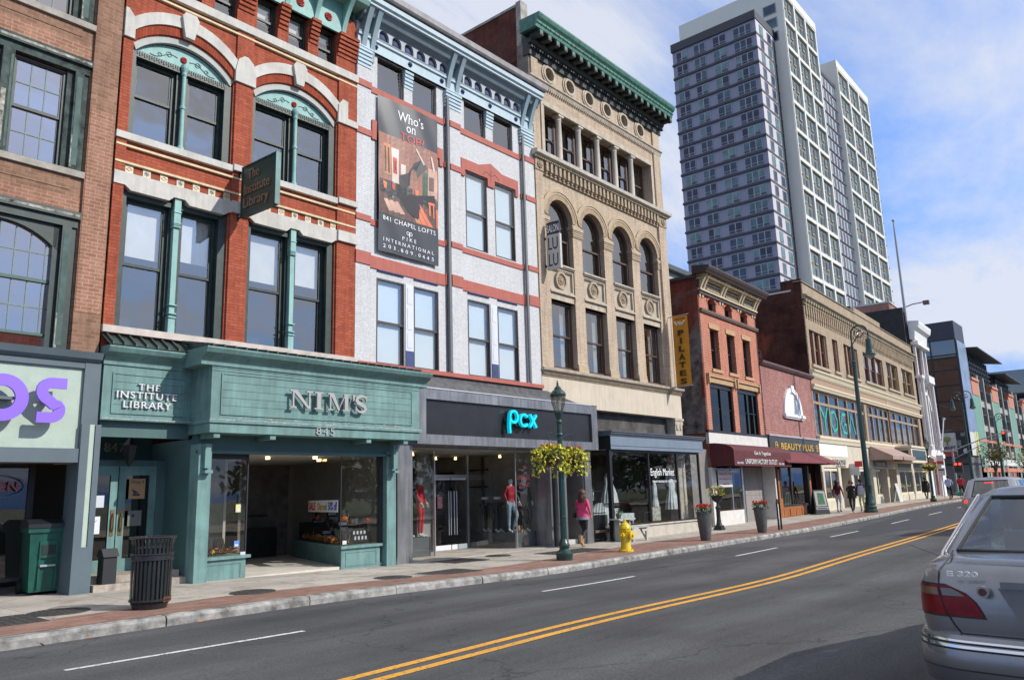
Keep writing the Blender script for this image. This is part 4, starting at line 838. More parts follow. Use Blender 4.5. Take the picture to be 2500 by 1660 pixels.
# ---- black and steel shop front (runs past the building's right edge)
blk = P('black_panel', (.022, .022, .025), .3, var=.15, spec=.5)
s = MB(); s.box(1.62, 9.62, -.55, .2, 4.11, 4.38).box(1.62, 9.62, -.55, .2, 2.94, 3.19).box(1.62, 1.93, -.55, .2, 3.19, 4.11).box(9.30, 9.62, -.55, .2, 3.19, 4.11); s.box(1.62, 9.62, -.2, .3, 2.88, 2.94)
s.build('steel_fascia', steel, wb)
MB().box(1.93, 9.30, -.47, .2, 3.19, 4.11).build('sign_board', blk, wb)
s = MB(); s.add([(.0, -.5, 4.42), (9.62, -.5, 4.40), (9.62, -.1, 4.42), (7.4, -.02, 4.86), (0, -.02, 4.86)], [(0, 1, 2, 3, 4)]); s.box(1.5, 9.63, -.56, .1, 4.38, 4.405); s.build('canopy_roof', P('grey_shingle', (.10, .10, .105), .85, var=.25, scale=6, bmp=.5, bscale=20), wb)
MB().box(1.55, 9.3, -.57, -.545, 4.385, 4.415).build('flashing', P('bright_flashing', (.6, .6, .6), .4, metal=.5), wb)
cy_ = P('cyan_letter', (.0, .52, .72), .4, var=0, emit=(0, .75, .95), estr=.35); q = MB()
ya, yb = -.70, -.60
c = arc_pts(5.24, 3.80, .165, 0, 2*PI, 28)[:-1]; q.stroke(c, .068, ya, yb, closed=True); 
q.stroke([(5.07, 3.80), (5.045, 3.5), (5.06, 3.32)], .07, ya, yb)
q.stroke(arc_pts(5.70, 3.72, .17, .6, 2*PI-.6, 24), .068, ya, yb)
q.stroke([(5.98, 3.90), (6.25, 3.53)], .08, ya, yb); q.stroke([(6.27, 3.90), (5.95, 3.53)], .072, ya+.001, yb+.001)
q.build('shop_name_letters', cy_, wb)
q = MB(); q.v = []; c = arc_pts(5.24, 3.80, .165, 0, 2*PI, 28)[:-1]; q.stroke(c, .075, yb, yb+.06, closed=True); q.stroke(arc_pts(5.70, 3.72, .17, .6, 2*PI-.6, 24), .075, yb, yb+.06); q.stroke([(5.98, 3.90), (6.25, 3.53)], .085, yb, yb+.06); q.stroke([(6.27, 3.90), (5.95, 3.53)], .08, yb+.001, yb+.061); q.stroke([(5.07, 3.80), (5.045, 3.5), (5.06, 3.32)], .075, yb, yb+.06); q.build('letter_return', P('letter_black', (.01, .01, .012), .4, var=0), wb)
s = MB()
for a, b, y in ((1.12, 1.62, -.36), (7.30, 7.38, -.3), (7.46, 7.9, -.46), (7.98, 8.05, -.2), (8.9, 9.25, -.46)):
    s.box(a, b, y, .3, -.05, 2.9)
s.build('steel_pillar', steel, wb)
s = MB(); s.box(8.0, 8.9, .9, 1.0, -.05, 2.9).box(7.46, 7.5, -.4, 1.0, 0, 2.9).box(8.86, 8.9, -.4, 1.0, -.05, 2.9); s.build('entry_back', P('grey_panel', (.16, .155, .15), .5, var=.1), wb)
MB().box(8.0, 8.9, -.1, .6, -.05, .14).build('doorstep', stone, wb)
# shop glazing: left vitrine, recessed glass doors, right vitrine
fr = P('bright_steel', (.55, .55, .56), .3, metal=.8, var=.05)
g = MB(); g.quad((1.62, .86, .0), (3.43, .76, .0), (3.43, .76, 2.9), (1.62, .86, 2.9)).quad((3.43, .76, 0), (4.60, 2.03, 0), (4.60, 2.03, 2.9), (3.43, .76, 2.9))
g.quad((6.06, 2.05, 0), (6.36, .3, 0), (6.36, .3, 2.9), (6.06, 2.05, 2.9)).quad((6.36, .3, 0), (7.40, .2, 0), (7.40, .2, 2.9), (6.36, .3, 2.9))
s = MB(); s.box(6.0, 6.07, 2.0, 2.08, 0, 2.9).box(4.56, 4.60, 2.0, 2.08, 0, 2.9).box(4.6, 6.0, 2.01, 2.07, 2.16, 2.25).box(3.415, 3.445, .74, .775, 0, 2.9).box(6.345, 6.375, .285, .32, 0, 2.9)
f = s.build('shop_window', fr, wb); g.build('pane', glass_shop, f)
for a, b in ((4.62, 5.28), (5.32, 5.98)):
    d = MB(); d.box(a, b, 2.01, 2.05, .02, .16).box(a, b, 2.02, 2.04, 2.09, 2.15); d = d.build('door', P('white_kickplate', (.7, .72, .75), .5, var=.03), wb)
    MB().quad((a, 2.03, .16), (b, 2.03, .16), (b, 2.03, 2.09), (a, 2.03, 2.09)).build('pane', glass_shop, d)
    for hx in ((b-.14, b-.05) if a < 5 else (a+.05, a+.16)):
        MB().tube([(hx, 1.95, .45), (hx, 1.95, 1.75)], .017).build('handle', fr, d)
MB().box(4.7, 4.9, 1.98, 1.99, 1.25, 1.6).build('door_notice', P('red_white_notice', (.55, .25, .28), .6, var=.4, scale=30), wb)
s = MB(); s.box(1.3, 9.3, 6.5, 6.6, -.1, 2.9).box(7.44, 7.5, -.2, 6.5, -.05, 2.9).box(1.3, 1.36, .2, 6.5, 0, 2.9).box(1.3, 7.44, -.2, 6.5, 2.86, 2.9).box(4.0, 4.6, 2.1, 2.16, 0, 2.9); s.build('shop_interior', P('grey_plaster', (.30, .295, .28), .9, var=.15), wb)
MB().box(1.3, 7.4, 2.05, 6.5, -.1, .02).build('shop_floor', P('dark_floor', (.08, .075, .07), .4), wb)
MB().box(1.6, 7.4, -.3, 2.05, -.06, .015).build('entry_floor', walkm, wb)
s = MB(); s.box(1.64, 3.40, .90, 1.9, .0, .52).box(6.42, 7.42, .42, 2.3, 0, .46); s.build('display_plinth', P('plinth_grey', (.095, .11, .115), .5, var=.1), wb)
s = MB(); s.box(7.38, 7.43, 2.4, 3.3, 1.85, 1.9).box(7.38, 7.43, 2.4, 3.3, 2.4, 2.45).box(7.38, 7.43, 4.0, 4.8, 1.7, 2.4); s.build('wall_rail', P('black_rail', (.02, .02, .02), .5, var=.1), wb)
s = MB()
for u, y in ((2.2, 1.1), (2.5, 1.4), (2.8, 1.0), (3.1, 1.3), (5.6, 3.0), (6.3, 2.8), (6.9, 1.4), (6.2, 4.2)): s.lathe([(.045, 2.76), (.03, 2.84)], u, y, 8)
s.build('spotlight', P('warm_lamp', (.9, .7, .3), .4, var=0, emit=(1, .66, .25), estr=6), wb)
s = MB(); textmb(s, 'DREAM', 6.5, 7.05, 2.28, 2.5, .285, .29); textmb(s, 'LA VIDA LOCA', 6.45, 7.1, 2.04, 2.18, .285, .29); textmb(s, 'JEANS', 6.5, 7.0, 1.78, 1.94, .285, .29); s.build('window_lettering', P('dull_red', (.30, .03, .04), .7, var=0), wb)
# ============================================================ BEIGE ARCADED BUILDING
pos, rz = frame_of((19.38, 15.106), (28.57, 15.03))
eb = thing('brick_building', 'tall buff brick building with four arches, round porthole windows and a copper green cornice', 'building', pos, rz)
buff = BRICK('buff_brick', (.52, .405, .295), (.59, .475, .355), (.38, .30, .23), .25, .058, .007, var=.14, bmp=.5, stain=((.26, .19, .13), 1.7, .56, .85))
lime = P('limestone', (.50, .43, .34), .8, var=.13, scale=4, bmp=.2, bscale=20, streak=.2)
bwf = P('brown_window_frame', (.085, .05, .04), .5, var=.15)
AC = [1.39, 3.33, 5.27, 7.21]; ops = []
for i, c in enumerate(AC): ops.append((c-.70, c+.70, 9.22, 11.56, .3)); ops.append((c-.68, c+.68, 5.62, 7.95, .3)); ops.append((c-.7, c+.7, 7.96, 9.21, .3))
ops.append((.66, 7.84, 12.98, 14.9, .55)); PH = [1.06+1.215*k for k in range(6)]
for c in PH: ops.append((c-.3, c+.3, 15.88, 16.48, .25))
w = MB(); wall(w, 0, 8.66, 5.5, 17.2, 0, ops, .5); arcs = []
for c in AC:
    ar = arc_pts(c, 10.86, .699, PI, 0, 20); arcs.append(ar); spandrel(w, c-.7, c+.7, 11.56, ar, 0, .3)
for c in PH:      # round porthole in square hole
    n = 24; cz = 16.18; ins = [(c+.235*math.cos(2*PI*k/n), cz+.235*math.sin(2*PI*k/n)) for k in range(n)]
    sq = []
    for k in range(n):
        cx, sx = math.cos(2*PI*k/n), math.sin(2*PI*k/n); m_ = max(abs(cx), abs(sx)); sq.append((c+.3*cx/m_, cz+.3*sx/m_))
    for k in range(n):
        j = (k+1) % n; w.quad((ins[k][0], 0, ins[k][1]), (ins[j][0], 0, ins[j][1]), (sq[j][0], 0, sq[j][1]), (sq[k][0], 0, sq[k][1])); w.quad((ins[k][0], 0, ins[k][1]), (ins[k][0], .25, ins[k][1]), (ins[j][0], .25, ins[j][1]), (ins[j][0], 0, ins[j][1]))
for a, b in ((0, .40), (8.1, 8.66)): w.box(a, b, -.09, .01, 5.5, 12.7).box(a+.02, b-.02, -.06, .01, 12.9, 16.6)
w.build('wall', buff, eb)
w = MB()
for c in PH:
    n = 28
    i_ = arc_pts(c, 16.18, .24, 0, 2*PI, n); m1 = arc_pts(c, 16.18, .33, 0, 2*PI, n); o_ = arc_pts(c, 16.18, .40, 0, 2*PI, n); ring(w, i_, m1, -.07, .02); ring(w, m1, o_, -.04, .02)
w.build('porthole_surround', lime, eb)
for c in PH: MB().add([(c+.24*math.cos(2*PI*k/20), .2, 16.18+.24*math.sin(2*PI*k/20)) for k in range(20)], [tuple(range(20))]).build('porthole', P('porthole_brown', (.05, .028, .022), .3, var=.1), eb)
w = MB(); w.sweep([(0, 15.56), (-.06, 15.58), (-.10, 15.68), (-.14, 15.7), (-.14, 15.75), (0, 15.77)], -.12, 8.74)
w.box(.5, 8.0, -.05, .02, 14.9, 15.06).box(.5, .66, -.05, .02, 12.98, 14.9).box(7.84, 8.0, -.05, .02, 12.98, 14.9).box(.62, 7.88, -.07, .02, 14.86, 14.91)
for k in range(75): u = .05+k*.115; w.box(u, u+.06, -.075, -.03, 15.5, 15.56)
w.build('stone_trim', lime, eb)
w = MB(); w.sweep([(0, 12.76), (-.14, 12.76), (-.2, 12.8), (-.3, 12.82), (-.33, 12.93), (0, 12.98)], -.14, 8.86); w.box(.6, 7.9, 0, .5, 12.93, 12.99)
w.build('loggia_sill', P('pale_limestone', (.58, .54, .47), .8, var=.12, scale=4), eb)
w = MB(); w.box(-.06, 8.72, -.06, .01, 12.24, 12.3).box(-.06, 8.72, -.10, .01, 12.68, 12.76).box(-.03, .42, -.12, .01, 12.3, 12.68).box(8.1, 8.7, -.12, .01, 12.3, 12.68)
for k in range(31):
    u = .52+k*.245; w.box(u, u+.12, -.17, .0, 12.36, 12.68).box(u+.02, u+.10, -.13, .0, 12.28, 12.36)
for k in range(88): u = -.1+k*.1; w.box(u, u+.06, -.2, -.1, 12.70, 12.76)
for u in (.2, 8.4):
    for k in range(8): w.blob((u+.1*math.cos(k*PI/4), -.13, 12.49+.1*math.sin(k*PI/4)), .045, 4)
    w.blob((u, -.14, 12.49), .06, 4)
w.build('carved_frieze', P('carved_stone', (.38, .30, .21), .85, var=.25, scale=8), eb)
for k in range(5):
    u = 1.66+1.2*k
    q = MB(); q.box(u-.15, u+.15, -.04, .26, 12.98, 13.06); q.lathe([(.13, 13.06), (.13, 13.12), (.115, 13.16), (.115, 13.9), (.10, 14.62), (.12, 14.66), (.10, 14.70), (.14, 14.78)], u, .1, 16); q.box(u-.15, u+.15, -.05, .25, 14.78, 14.87)
    q.build('column', P('column_stone', (.52, .47, .40), .7, var=.08, scale=4), eb, smooth=True)
for k in range(6):
    a = .70+1.2*k; hung(eb, a+.05, a+1.1, 12.99, 14.88, .36, bwf, glass_up, meet=13.93, fw=.1)
# arches
for c, ar in zip(AC, arcs):
    w = MB(); o1 = arc_pts(c, 10.86, .88, PI*.985, PI*.015, 20); o2 = arc_pts(c, 10.86, .96, PI*.94, PI*.06, 20); o3 = arc_pts(c, 10.86, 1.06, PI*.90, PI*.10, 20)
    ring(w, ar, o1, -.03, .02); w.build('brick_arch', BRICK('arch_buff', (.44, .33, .22), (.40, .29, .19), (.3, .22, .15), .06, .2, .006, var=.1), eb)
    w = MB(); ring(w, o2, o3, -.07, .02, 0); ring(w, o1, o2, -.045, .02, 0); w.build('arch_hood_mould', buff if False else P('buff_moulding', (.45, .35, .24), .8, var=.1, scale=6), eb)
    # window in arch
    w = MB(); n = 20; i_ = arc_pts(c, 10.86, .59, PI, 0, n); o_ = arc_pts(c, 10.86, .70, PI, 0, n); ring(w, i_, o_, .18, .3); w.box(c-.7, c-.59, .18, .3, 9.22, 10.86).box(c+.59, c+.7, .18, .3, 9.22, 10.86).box(c-.59, c+.59, .18, .3, 9.22, 9.32).box(c-.59, c+.59, .2, .28, 10.16, 10.23)
    f = w.build('window', bwf, eb); q = MB(); pts = [(c-.59, .24, 10.22)]+[(x, .24, z) for x, z in i_]+[(c+.59, .24, 10.22)]; q.add(pts, [tuple(range(len(pts)))]); q.quad((c-.59, .26, 9.32), (c+.59, .26, 9.32), (c+.59, .26, 10.17), (c-.59, .26, 10.17)); q.build('pane', glass_up, f)
    hung(eb, c-.68, c+.68, 5.64, 7.95, .20, bwf, glass_up, meet=6.78, fw=.09)
    MB().box(c+.28, c+.5, .42, .43, 5.7, 7.9).build('curtain', P('grey_curtain', (.30, .34, .36), .9, var=.2), eb)
    w = MB(); w.box(c-.7, c+.7, -.02, .3, 9.12, 9.22).box(c-.71, c+.71, -.06, .02, 9.16, 9.22).box(c-.70, c+.70, -.03, .3, 8.2, 8.27).box(c-.7, c+.7, .12, .3, 8.27, 9.12).box(c-.7, c+.7, .05, .3, 7.95, 8.2)
    w.box(c-.7, c-.62, .04, .13, 8.27, 9.12).box(c+.62, c+.7, .04, .13, 8.27, 9.12).box(c-.62, c+.62, .04, .13, 9.04, 9.12).box(c-.62, c+.62, .04, .13, 8.27, 8.35)
    for k in range(13): w.box(c-.6+k*.093, c-.55+k*.093, .06, .1, 9.0, 9.04)
    w.build('spandrel_panel', lime, eb)
    w = MB(); q = arc_pts(c, 8.69, .24, 0, 2*PI, 24); ring(w, q, arc_pts(c, 8.69, .32, 0, 2*PI, 24), .03, .13); ring(w, arc_pts(c, 8.69, .17, 0, 2*PI, 24), q, .08, .13)
    for k in range(8): w.blob((c+.11*math.cos(k*PI/4), .1, 8.69+.11*math.sin(k*PI/4)), .05, 4)
    w.blob((c, .08, 8.69), .07, 5); w.build('rosette', P('rosette_stone', (.40, .32, .23), .8, var=.2, scale=8), eb)
w = MB()
for a, b in ((-.0, .69), (2.09, 2.63), (4.03, 4.57), (5.97, 6.51), (7.91, 8.1)):
    w.box(a-.05*(a > 0), b+.05, -.06, .2, 10.66, 10.78).box(a-.02*(a > 0), b+.02, -.03, .18, 10.40, 10.66)
    for z in (10.44, 10.52, 10.6): w.box(a-.04*(a > 0), b+.04, -.05, .19, z, z+.03)
    if a > 0: w.box(a-.02, b+.02, -.04, .2, 5.56, 5.74).box(a-.01, b+.01, -.025, .2, 5.74, 5.86).box(a-.04, b+.04, -.07, .2, 5.5, 5.58)
w.build('capital', P('buff_moulding', (.45, .35, .24), .8), eb)
w = MB()
for k in range(55):
    for a, b in ((-.0, .62), (1.86, 2.56), (3.8, 4.5), (5.74, 6.44)): 
        if k % 5 == 0: w.box(a, b, -.004, .0, 5.9+k*.045*2, 5.9+k*.045*2+.01)
w = MB(); w.sweep([(0, 5.42), (-.07, 5.42), (-.1, 5.46), (-.16, 5.48), (-.18, 5.56), (0, 5.6)], -.02, 9.14); w.box(0, 9.1, -.0, .3, 5.35, 5.55); w.build('stone_course', lime, eb)
w = MB()
for k in range(150): u = .05+k*.06; w.blob((u, -.075, 5.37), .035, 3, 0, (.7, 1, 1.3))
w.box(0, 9.08, -.06, .1, 5.3, 5.33); w.build('rope_moulding', P('carved_stone', (.38, .30, .21), .85), eb)
w = MB(); w.box(.02, 9.02, -.03, .3, 4.37, 5.32); w.build('plain_fascia', P('cream_render', (.60, .52, .41), .85, var=.06, scale=1.5, streak=.12), eb)
w = MB(); w.box(8.36, 8.92, -.06, .4, 0, 4.0).box(8.30, 8.98, -.12, .4, 4.26, 4.36).box(8.33, 8.95, -.09, .4, 4.1, 4.26).box(8.36, 8.92, -.07, .4, 4.0, 4.1).box(8.45, 8.6, -.1, 0, 3.9, 4.2).box(8.72, 8.85, -.1, 0, 3.9, 4.2); w.build('stone_pilaster', lime, eb)
MB().box(0, 8.66, .62, .7, 5.2, 16.9).box(0, 8.66, .6, 2.7, 5.15, 5.2).build('room_interior', dark_in, eb)
# cornice
cop = P('verdigris_copper', (.065, .215, .165), .6, var=.25, scale=5, streak=.35); copd = P('dark_cornice_metal', (.028, .034, .034), .6, var=.3, scale=5)
w = MB(); prof = [(.05, 17.16), (-.66, 17.16), (-.68, 17.26), (-.72, 17.3), (-.72, 17.38), (-.8, 17.46), (-.84, 17.56), (-.84, 17.62), (.05, 17.66)]
w.sweep(prof, -.42, 8.86)
for k in range(38): u = -.38+k*.245; w.box(u, u+.02, -.735, -.7, 17.28, 17.44)
w.build('copper_cornice', cop, eb)
w = MB(); w.box(-.1, 8.76, -.1, .2, 16.5, 17.16); w.sweep([(-.1, 16.84), (-.22, 16.84), (-.28, 16.92), (-.28, 17.0), (-.1, 17.0)], -.2, 8.8)
for k in range(60): u = -.1+k*.15; w.box(u, u+.09, -.2, -.1, 16.72, 16.82)
for k in range(20): u = -.2+k*.465; w.box(u, u+.2, -.62, -.2, 16.98, 17.14).box(u+.01, u+.19, -.66, -.5, 16.94, 17.02)
w.box(-.3, 8.8, -.64, 0, 17.14, 17.17); w.build('bracketed_soffit', copd, eb)
w = MB()
for k in range(20): u = -.18+k*.465; w.box(u, u+.16, -.665, -.64, 17.0, 17.13)
w.build('modillion_face', cop, eb)
sidb = BRICK('sooty_side_brick', (.20, .055, .035), (.15, .045, .032), (.10, .05, .04), .21, .07, .007, var=.6, stain=((.05, .035, .03), .55, .5, .75))
shell(eb, -.0, 8.64, 17.4, 13, sidb, roof_tar)
w = MB(); w.box(-.02, .3, .5, 4.7, 16.5, 18.1+.5).box(-.02, .9, 4.7, 6.3, 16.5, 19.35).box(-.0, .5, 6.3, 8, 16.4, 17.7)
w.build('parapet_wall', sidb, eb)
w = MB(); w.box(-.04, .34, .28, .5, 16.3, 18.75).box(-.05, .34, .5, 4.7, 18.58, 18.68).box(-.05, .93, 4.68, 6.33, 19.32, 19.42); w.build('coping', P('grey_coping', (.36, .34, .30), .85, var=.25, scale=4), eb)
MB().box(-.06, 0, .0, .5, 4.5, 17.0).build('brick_edge', P('weathered_edge', (.20, .17, .14), .9, var=.3, scale=3), eb)
# ---- shop front under the beige building
bluegrey = P('blue_grey_metal', (.20, .25, .31), .45, var=.07, metal=.2); iron = P('black_iron', (.014, .015, .017), .4, var=.1)
s = MB(); s.box(2.62, 9.12, -.78, 0, 2.98, 3.42); s.box(2.60, 9.14, -.80, 0, 3.10, 3.125); s.build('sign_fascia', bluegrey, eb)
s = MB(); s.sweep([(.2, 3.42), (-.80, 3.42), (-.82, 3.47), (-.86, 3.49), (-.86, 3.53), (-.9, 3.55), (-.9, 3.58), (.2, 3.62)], 2.54, 9.22); s.build('shop_cornice', P('slate_trim', (.09, .11, .14), .45), eb)
s = MB(); s.box(2.60, 2.62, -.78, 0, 2.98, 3.42); s.box(1.85, 2.6, .2, .3, 2.9, 3.5); s.build('dark_return', iron, eb)
s = MB(); s.box(0, 9.0, 2.6, 2.7, 0, 5.3).box(8.9, 9.0, .3, 2.7, 0, 4.4).box(0, 9, .3, .35, 3.6, 4.37).box(1.86, 1.92, -.3, 2.7, 0, 4.4).box(2.6, 9, .3, 2.6, 2.92, 2.98); s.build('shop_interior', P('warm_shop_wall', (.085, .08, .072), .9, var=.4, scale=2), eb)
MB().box(1.9, 8.95, -.5, 2.6, .3, .38).build('shop_floor', P('wooden_floor', (.12, .08, .05), .6, var=.2), eb)
s = MB(); s.box(2.70, 8.96, -.62, -.2, -.1, .40).box(2.66, 9.0, -.68, -.2, .40, .45); s.build('stone_base', P('buff_base', (.48, .44, .37), .85, var=.12, scale=3), eb)
s = MB()
for u in (2.68, 5.14, 7.18, 8.92): s.box(u, u+.07, -.66, -.58, .45, 2.98)
s.box(2.68, 8.98, -.66, -.58, .45, .5).box(2.68, 8.98, -.66, -.58, 2.9, 2.98).box(2.62, 2.76, -.70, -.56, -.1, 2.98).box(2.66, 2.7, .55, .6, 0, 2.98)
f = s.build('shop_window', iron, eb)
g = MB(); g.quad((2.75, -.62, .5), (8.93, -.62, .5), (8.93, -.62, 2.9), (2.75, -.62, 2.9)).quad((2.68, -.6, .5), (2.68, .6, .5), (2.68, .6, 2.9), (2.68, -.6, 2.9)); g.build('pane', glass_shop, f)
s = MB(); textmb(s, 'English Market', 5.30, 6.98, 2.02, 2.36, -.64, -.632); textmb(s, 'TIMELESS TREASURES FOR TODAY\u2019S STYLE', 5.38, 7.1, 1.86, 1.93, -.64, -.632); s.build('window_lettering', P('white_vinyl', (.85, .85, .85), .6, var=0), eb)
s = MB()
for k in range(8): u = 1.98+k*.09; s.tube([(u, -.40, .0), (u, -.40, 1.95 if k % 2 else 1.75)], .011, 6)
s.box(1.92, 2.66, -.42, -.38, .08, .12).box(1.92, 2.66, -.42, -.38, .9, .93).box(1.92, 2.66, -.42, -.38, 1.6, 1.63); s.box(1.92, 2.66, -.36, -.33, -.05, .85); s.build('iron_gate', iron, eb)
# ============================================================ SMALL RED BRICK BUILDING
pos, rz = frame_of((30.91, 15.05), (37.51, 15.257))
sb = thing('brick_building', 'narrow salmon brick building with cream bracketed cornice and three slim windows above a maroon awning', 'building', pos, rz)
salm = BRICK('salmon_brick', (.46, .145, .085), (.52, .18, .11), (.52, .36, .28), .23, .115, .012, var=.12, bmp=.5)
tanst = P('tan_stone', (.46, .30, .16), .8, var=.1, scale=4)
WC = [(1.22, .38), (3.04, .38), (4.92, .38)]; ops = []
for c, h_ in WC: ops.append((c-.46, c+.42, 9.42, 10.0, .3)); ops.append((c-.46, c+.46, 6.76, 8.58, .32))
ops += [(.30, 2.78, 4.04, 6.1, .2), (3.30, 5.78, 4.04, 6.1, .2)]
w = MB(); wall(w, -.24, 6.40, 3.9, 10.6, 0, ops, .3)
for c, h_ in WC: spandrel(w, c-.46, c+.42, 10.0, seg_arc(c-.46, c+.42, 9.78, .2, 10), 0, .3)
w.build('wall', salm, sb)
w = MB()
for c, h_ in WC: ring(w, seg_arc(c-.48, c+.44, 9.80, .2, 10), seg_arc(c-.6, c+.56, 9.82, .3, 10), -.03, .02)
w.build('brick_hood', P('salmon_plain', (.42, .12, .075), .8), sb)
w = MB(); w.sweep([(0, 9.2), (-.08, 9.2), (-.12, 9.28), (-.12, 9.36), (0, 9.38)], -.12, 6.42); w.build('string_course', P('brown_stone', (.15, .10, .085), .8), sb)
w = MB()
for c, h_ in WC: w.box(c-.56, c+.56, -.04, .05, 8.58, 8.80).box(c-.52, c+.6, -.06, .3, 6.62, 6.76)
w.box(.12, 6.1, -.05, .02, 6.12, 6.36)
for a, b in ((.05, 2.95), (3.15, 5.95)): w.box(a, b, -.12, .0, 6.36, 6.44); w.box(a-.0, a+.1, -.14, 0, 6.05, 6.5).box(b-.1, b, -.14, 0, 6.05, 6.5)
w.build('stone_trim', tanst, sb)
for c, h_ in WC:
    hung(sb, c-.46, c+.42, 9.42, 9.98, .18, iron, glass_up, meet=0, fw=.05); MB().box(c+.0, c+.03, .19, .24, 9.44, 9.95).build('muntin', fr, sb)
    hung(sb, c-.46, c+.46, 6.78, 8.58, .22, P('dark_sash', (.03, .032, .032), .5), glass_up, meet=7.7, fw=.06)
for a in (.30, 3.30):
    w = MB(); w.box(a, a+2.48, .06, .2, 5.92, 6.1).box(a, a+.08, .06, .2, 4.04, 5.92).box(a+2.4, a+2.48, .06, .2, 4.04, 5.92).box(a+1.2, a+1.28, .06, .14, 4.04, 5.92).box(a+.08, a+2.4, .1, .14, 5.0, 5.04)
    f = w.build('window', iron, sb); MB().quad((a+.08, .12, 4.04), (a+2.4, .12, 4.04), (a+2.4, .12, 5.92), (a+.08, .12, 5.92)).build('pane', GLASS('screened_glass', .0, (.05, .05, .055), 0), f)
crm = P('cream_cornice', (.56, .47, .30), .6, var=.08); brc = P('brown_cornice', (.075, .055, .05), .6, var=.15)
w = MB(); w.box(-.2, 6.36, -.1, .1, 10.02, 10.62); w.sweep([(.1, 10.85), (-.55, 10.85), (-.6, 10.92), (-.66, 10.98), (-.72, 11.08), (-.72, 11.14), (.1, 11.24)], -.42, 6.7); w.build('cornice', brc, sb)
w = MB(); w.box(-.22, 6.38, -.17, -.02, 10.16, 10.24).box(-.22, 6.38, -.22, .05, 10.66, 10.72).box(-.22, 6.38, -.4, .05, 10.8, 10.86)
for k in range(42): u = .1+k*.15; w.box(u, u+.08, -.42, -.1, 10.72, 10.82)
for u in (-.12, .18, 2.0, 2.3, 4.1, 4.4, 5.9, 6.2): scroll_bracket(w, u, u+.14, 9.9, 10.84, .42)
for a, b in ((.5, 1.9), (2.6, 4.0), (4.7, 5.8)): w.box(a, b, -.15, -.1, 10.3, 10.34).box(a, b, -.15, -.1, 10.54, 10.58)
w.build('cornice_bracket', crm, sb)
# side walls with paint and patches
sdr = BRICK('side_red_brick', (.30, .08, .05), (.24, .07, .05), (.2, .1, .08), .23, .075, .008, var=.4, stain=((.24, .215, .20), .45, .46, .56))
w = MB(); w.box(-.24, -.1, .0, 12, -.2, 10.75); w.build('side_wall', sdr, sb)
MB().box(-.27, -.24, .15, 1.8, 3.9, 8.0).build('grey_paint', P('flaking_grey_paint', (.21, .195, .185), .9, var=.5, scale=3, bmp=.5, bscale=15), sb)
MB().box(6.26, 6.4, .0, 12, 3, 10.75).box(-.24, 6.4, 11.8, 12, 0, 10.75).box(-.24, 6.4, .1, 12, 10.6, 10.7).build('back_wall', sdr, sb)
MB().box(-.3, -.05, .0, 11.9, 10.75, 10.88).build('parapet_cap', P('green_cap', (.09, .11, .10), .6), sb)
MB().box(-.1, 6.26, 1.2, 1.3, 4.0, 10.5).build('room_interior', dark_in, sb)
w = MB(); w.box(-.3, 6.5, -.06, .05, 3.93, 4.03); w.build('black_band', iron, sb)
w = MB(); w.box(-.24, 6.46, -.04, .1, 3.45, 3.93); w.box(-.26, .22, -.02, .2, -.05, 2.45).box(.22, 3.1, -.02, .2, -.05, .62).box(6.3, 6.42, -.3, .3, -.05, 2.6); w.build('white_shop_wall', P('white_render', (.64, .62, .58), .8, var=.08), sb)
MB().box(-1.9, -.24, .1, .4, -.05, 3.2).build('grey_alley_wall', P('grey_render', (.22, .205, .19), .9, var=.08), sb)
s = MB(); s.box(1.76, 1.84, -.02, .06, .62, 2.5).box(2.92, 3.1, -.03, .06, .0, 2.5).box(3.1, 4.0, .5, .56, 2.28, 2.34).box(3.9, 4.0, .5, .56, 0, 2.3); f = s.build('shop_window', fr, sb); MB().quad((.22, .0, .62), (2.92, .0, .62), (2.92, .0, 2.45), (.22, .0, 2.45)).build('pane', glass_shop, f)
s = MB(); s.box(3.12, 3.92, .52, .56, .05, .16).box(3.12, 3.2, .52, .56, .16, 2.28).box(3.84, 3.92, .52, .56, .16, 2.28).box(3.2, 3.84, .52, .56, 2.2, 2.28); d = s.build('door', iron, sb); MB().quad((3.2, .54, .16), (3.84, .54, .16), (3.84, .54, 2.2), (3.2, .54, 2.2)).build('pane', glass_shop, d)
s = MB(); s.box(4.0, 6.3, .3, .4, 0, 2.5); s.build('grey_tile_wall', BRICK('grey_tile', (.30, .28, .26), (.27, .25, .235), (.2, .19, .18), 1.2, 1.2, .01, var=.1), sb)
MB().box(0, 6.3, 2.6, 2.7, 0, 3.4).box(-.1, 0, .2, 2.7, 0, 3.4).build('shop_interior', dark_in, sb)
s = MB(); s.box(.28, 1.72, -.06, -.04, 1.62, 2.32, 0); textmb(s, 'Building For Sale', .36, 1.64, 2.1, 2.24, -.064, -.06, mi=1); textmb(s, 'Retail & Office Space For Lease', .36, 1.64, 1.92, 2.0, -.064, -.06, mi=1); textmb(s, '203-804-1452', .7, 1.35, 1.7, 1.78, -.064, -.06, mi=1)
t_ = thing('for_sale_sign', 'white building for sale sign with red writing under the maroon awning', 'sign', (pos[0], pos[1]-.02, 0), rz); s.build('sign_panel', [P('sign_white', (.66, .62, .62), .6, var=.03), P('sign_red', (.45, .05, .06), .6, var=0)], t_)
mar = P('maroon_canvas', (.105, .020, .024), .8, var=.12, scale=4, streak=.12); mar2 = P('maroon_canvas_faded', (.17, .035, .042), .8, var=.12, scale=4, streak=.15)
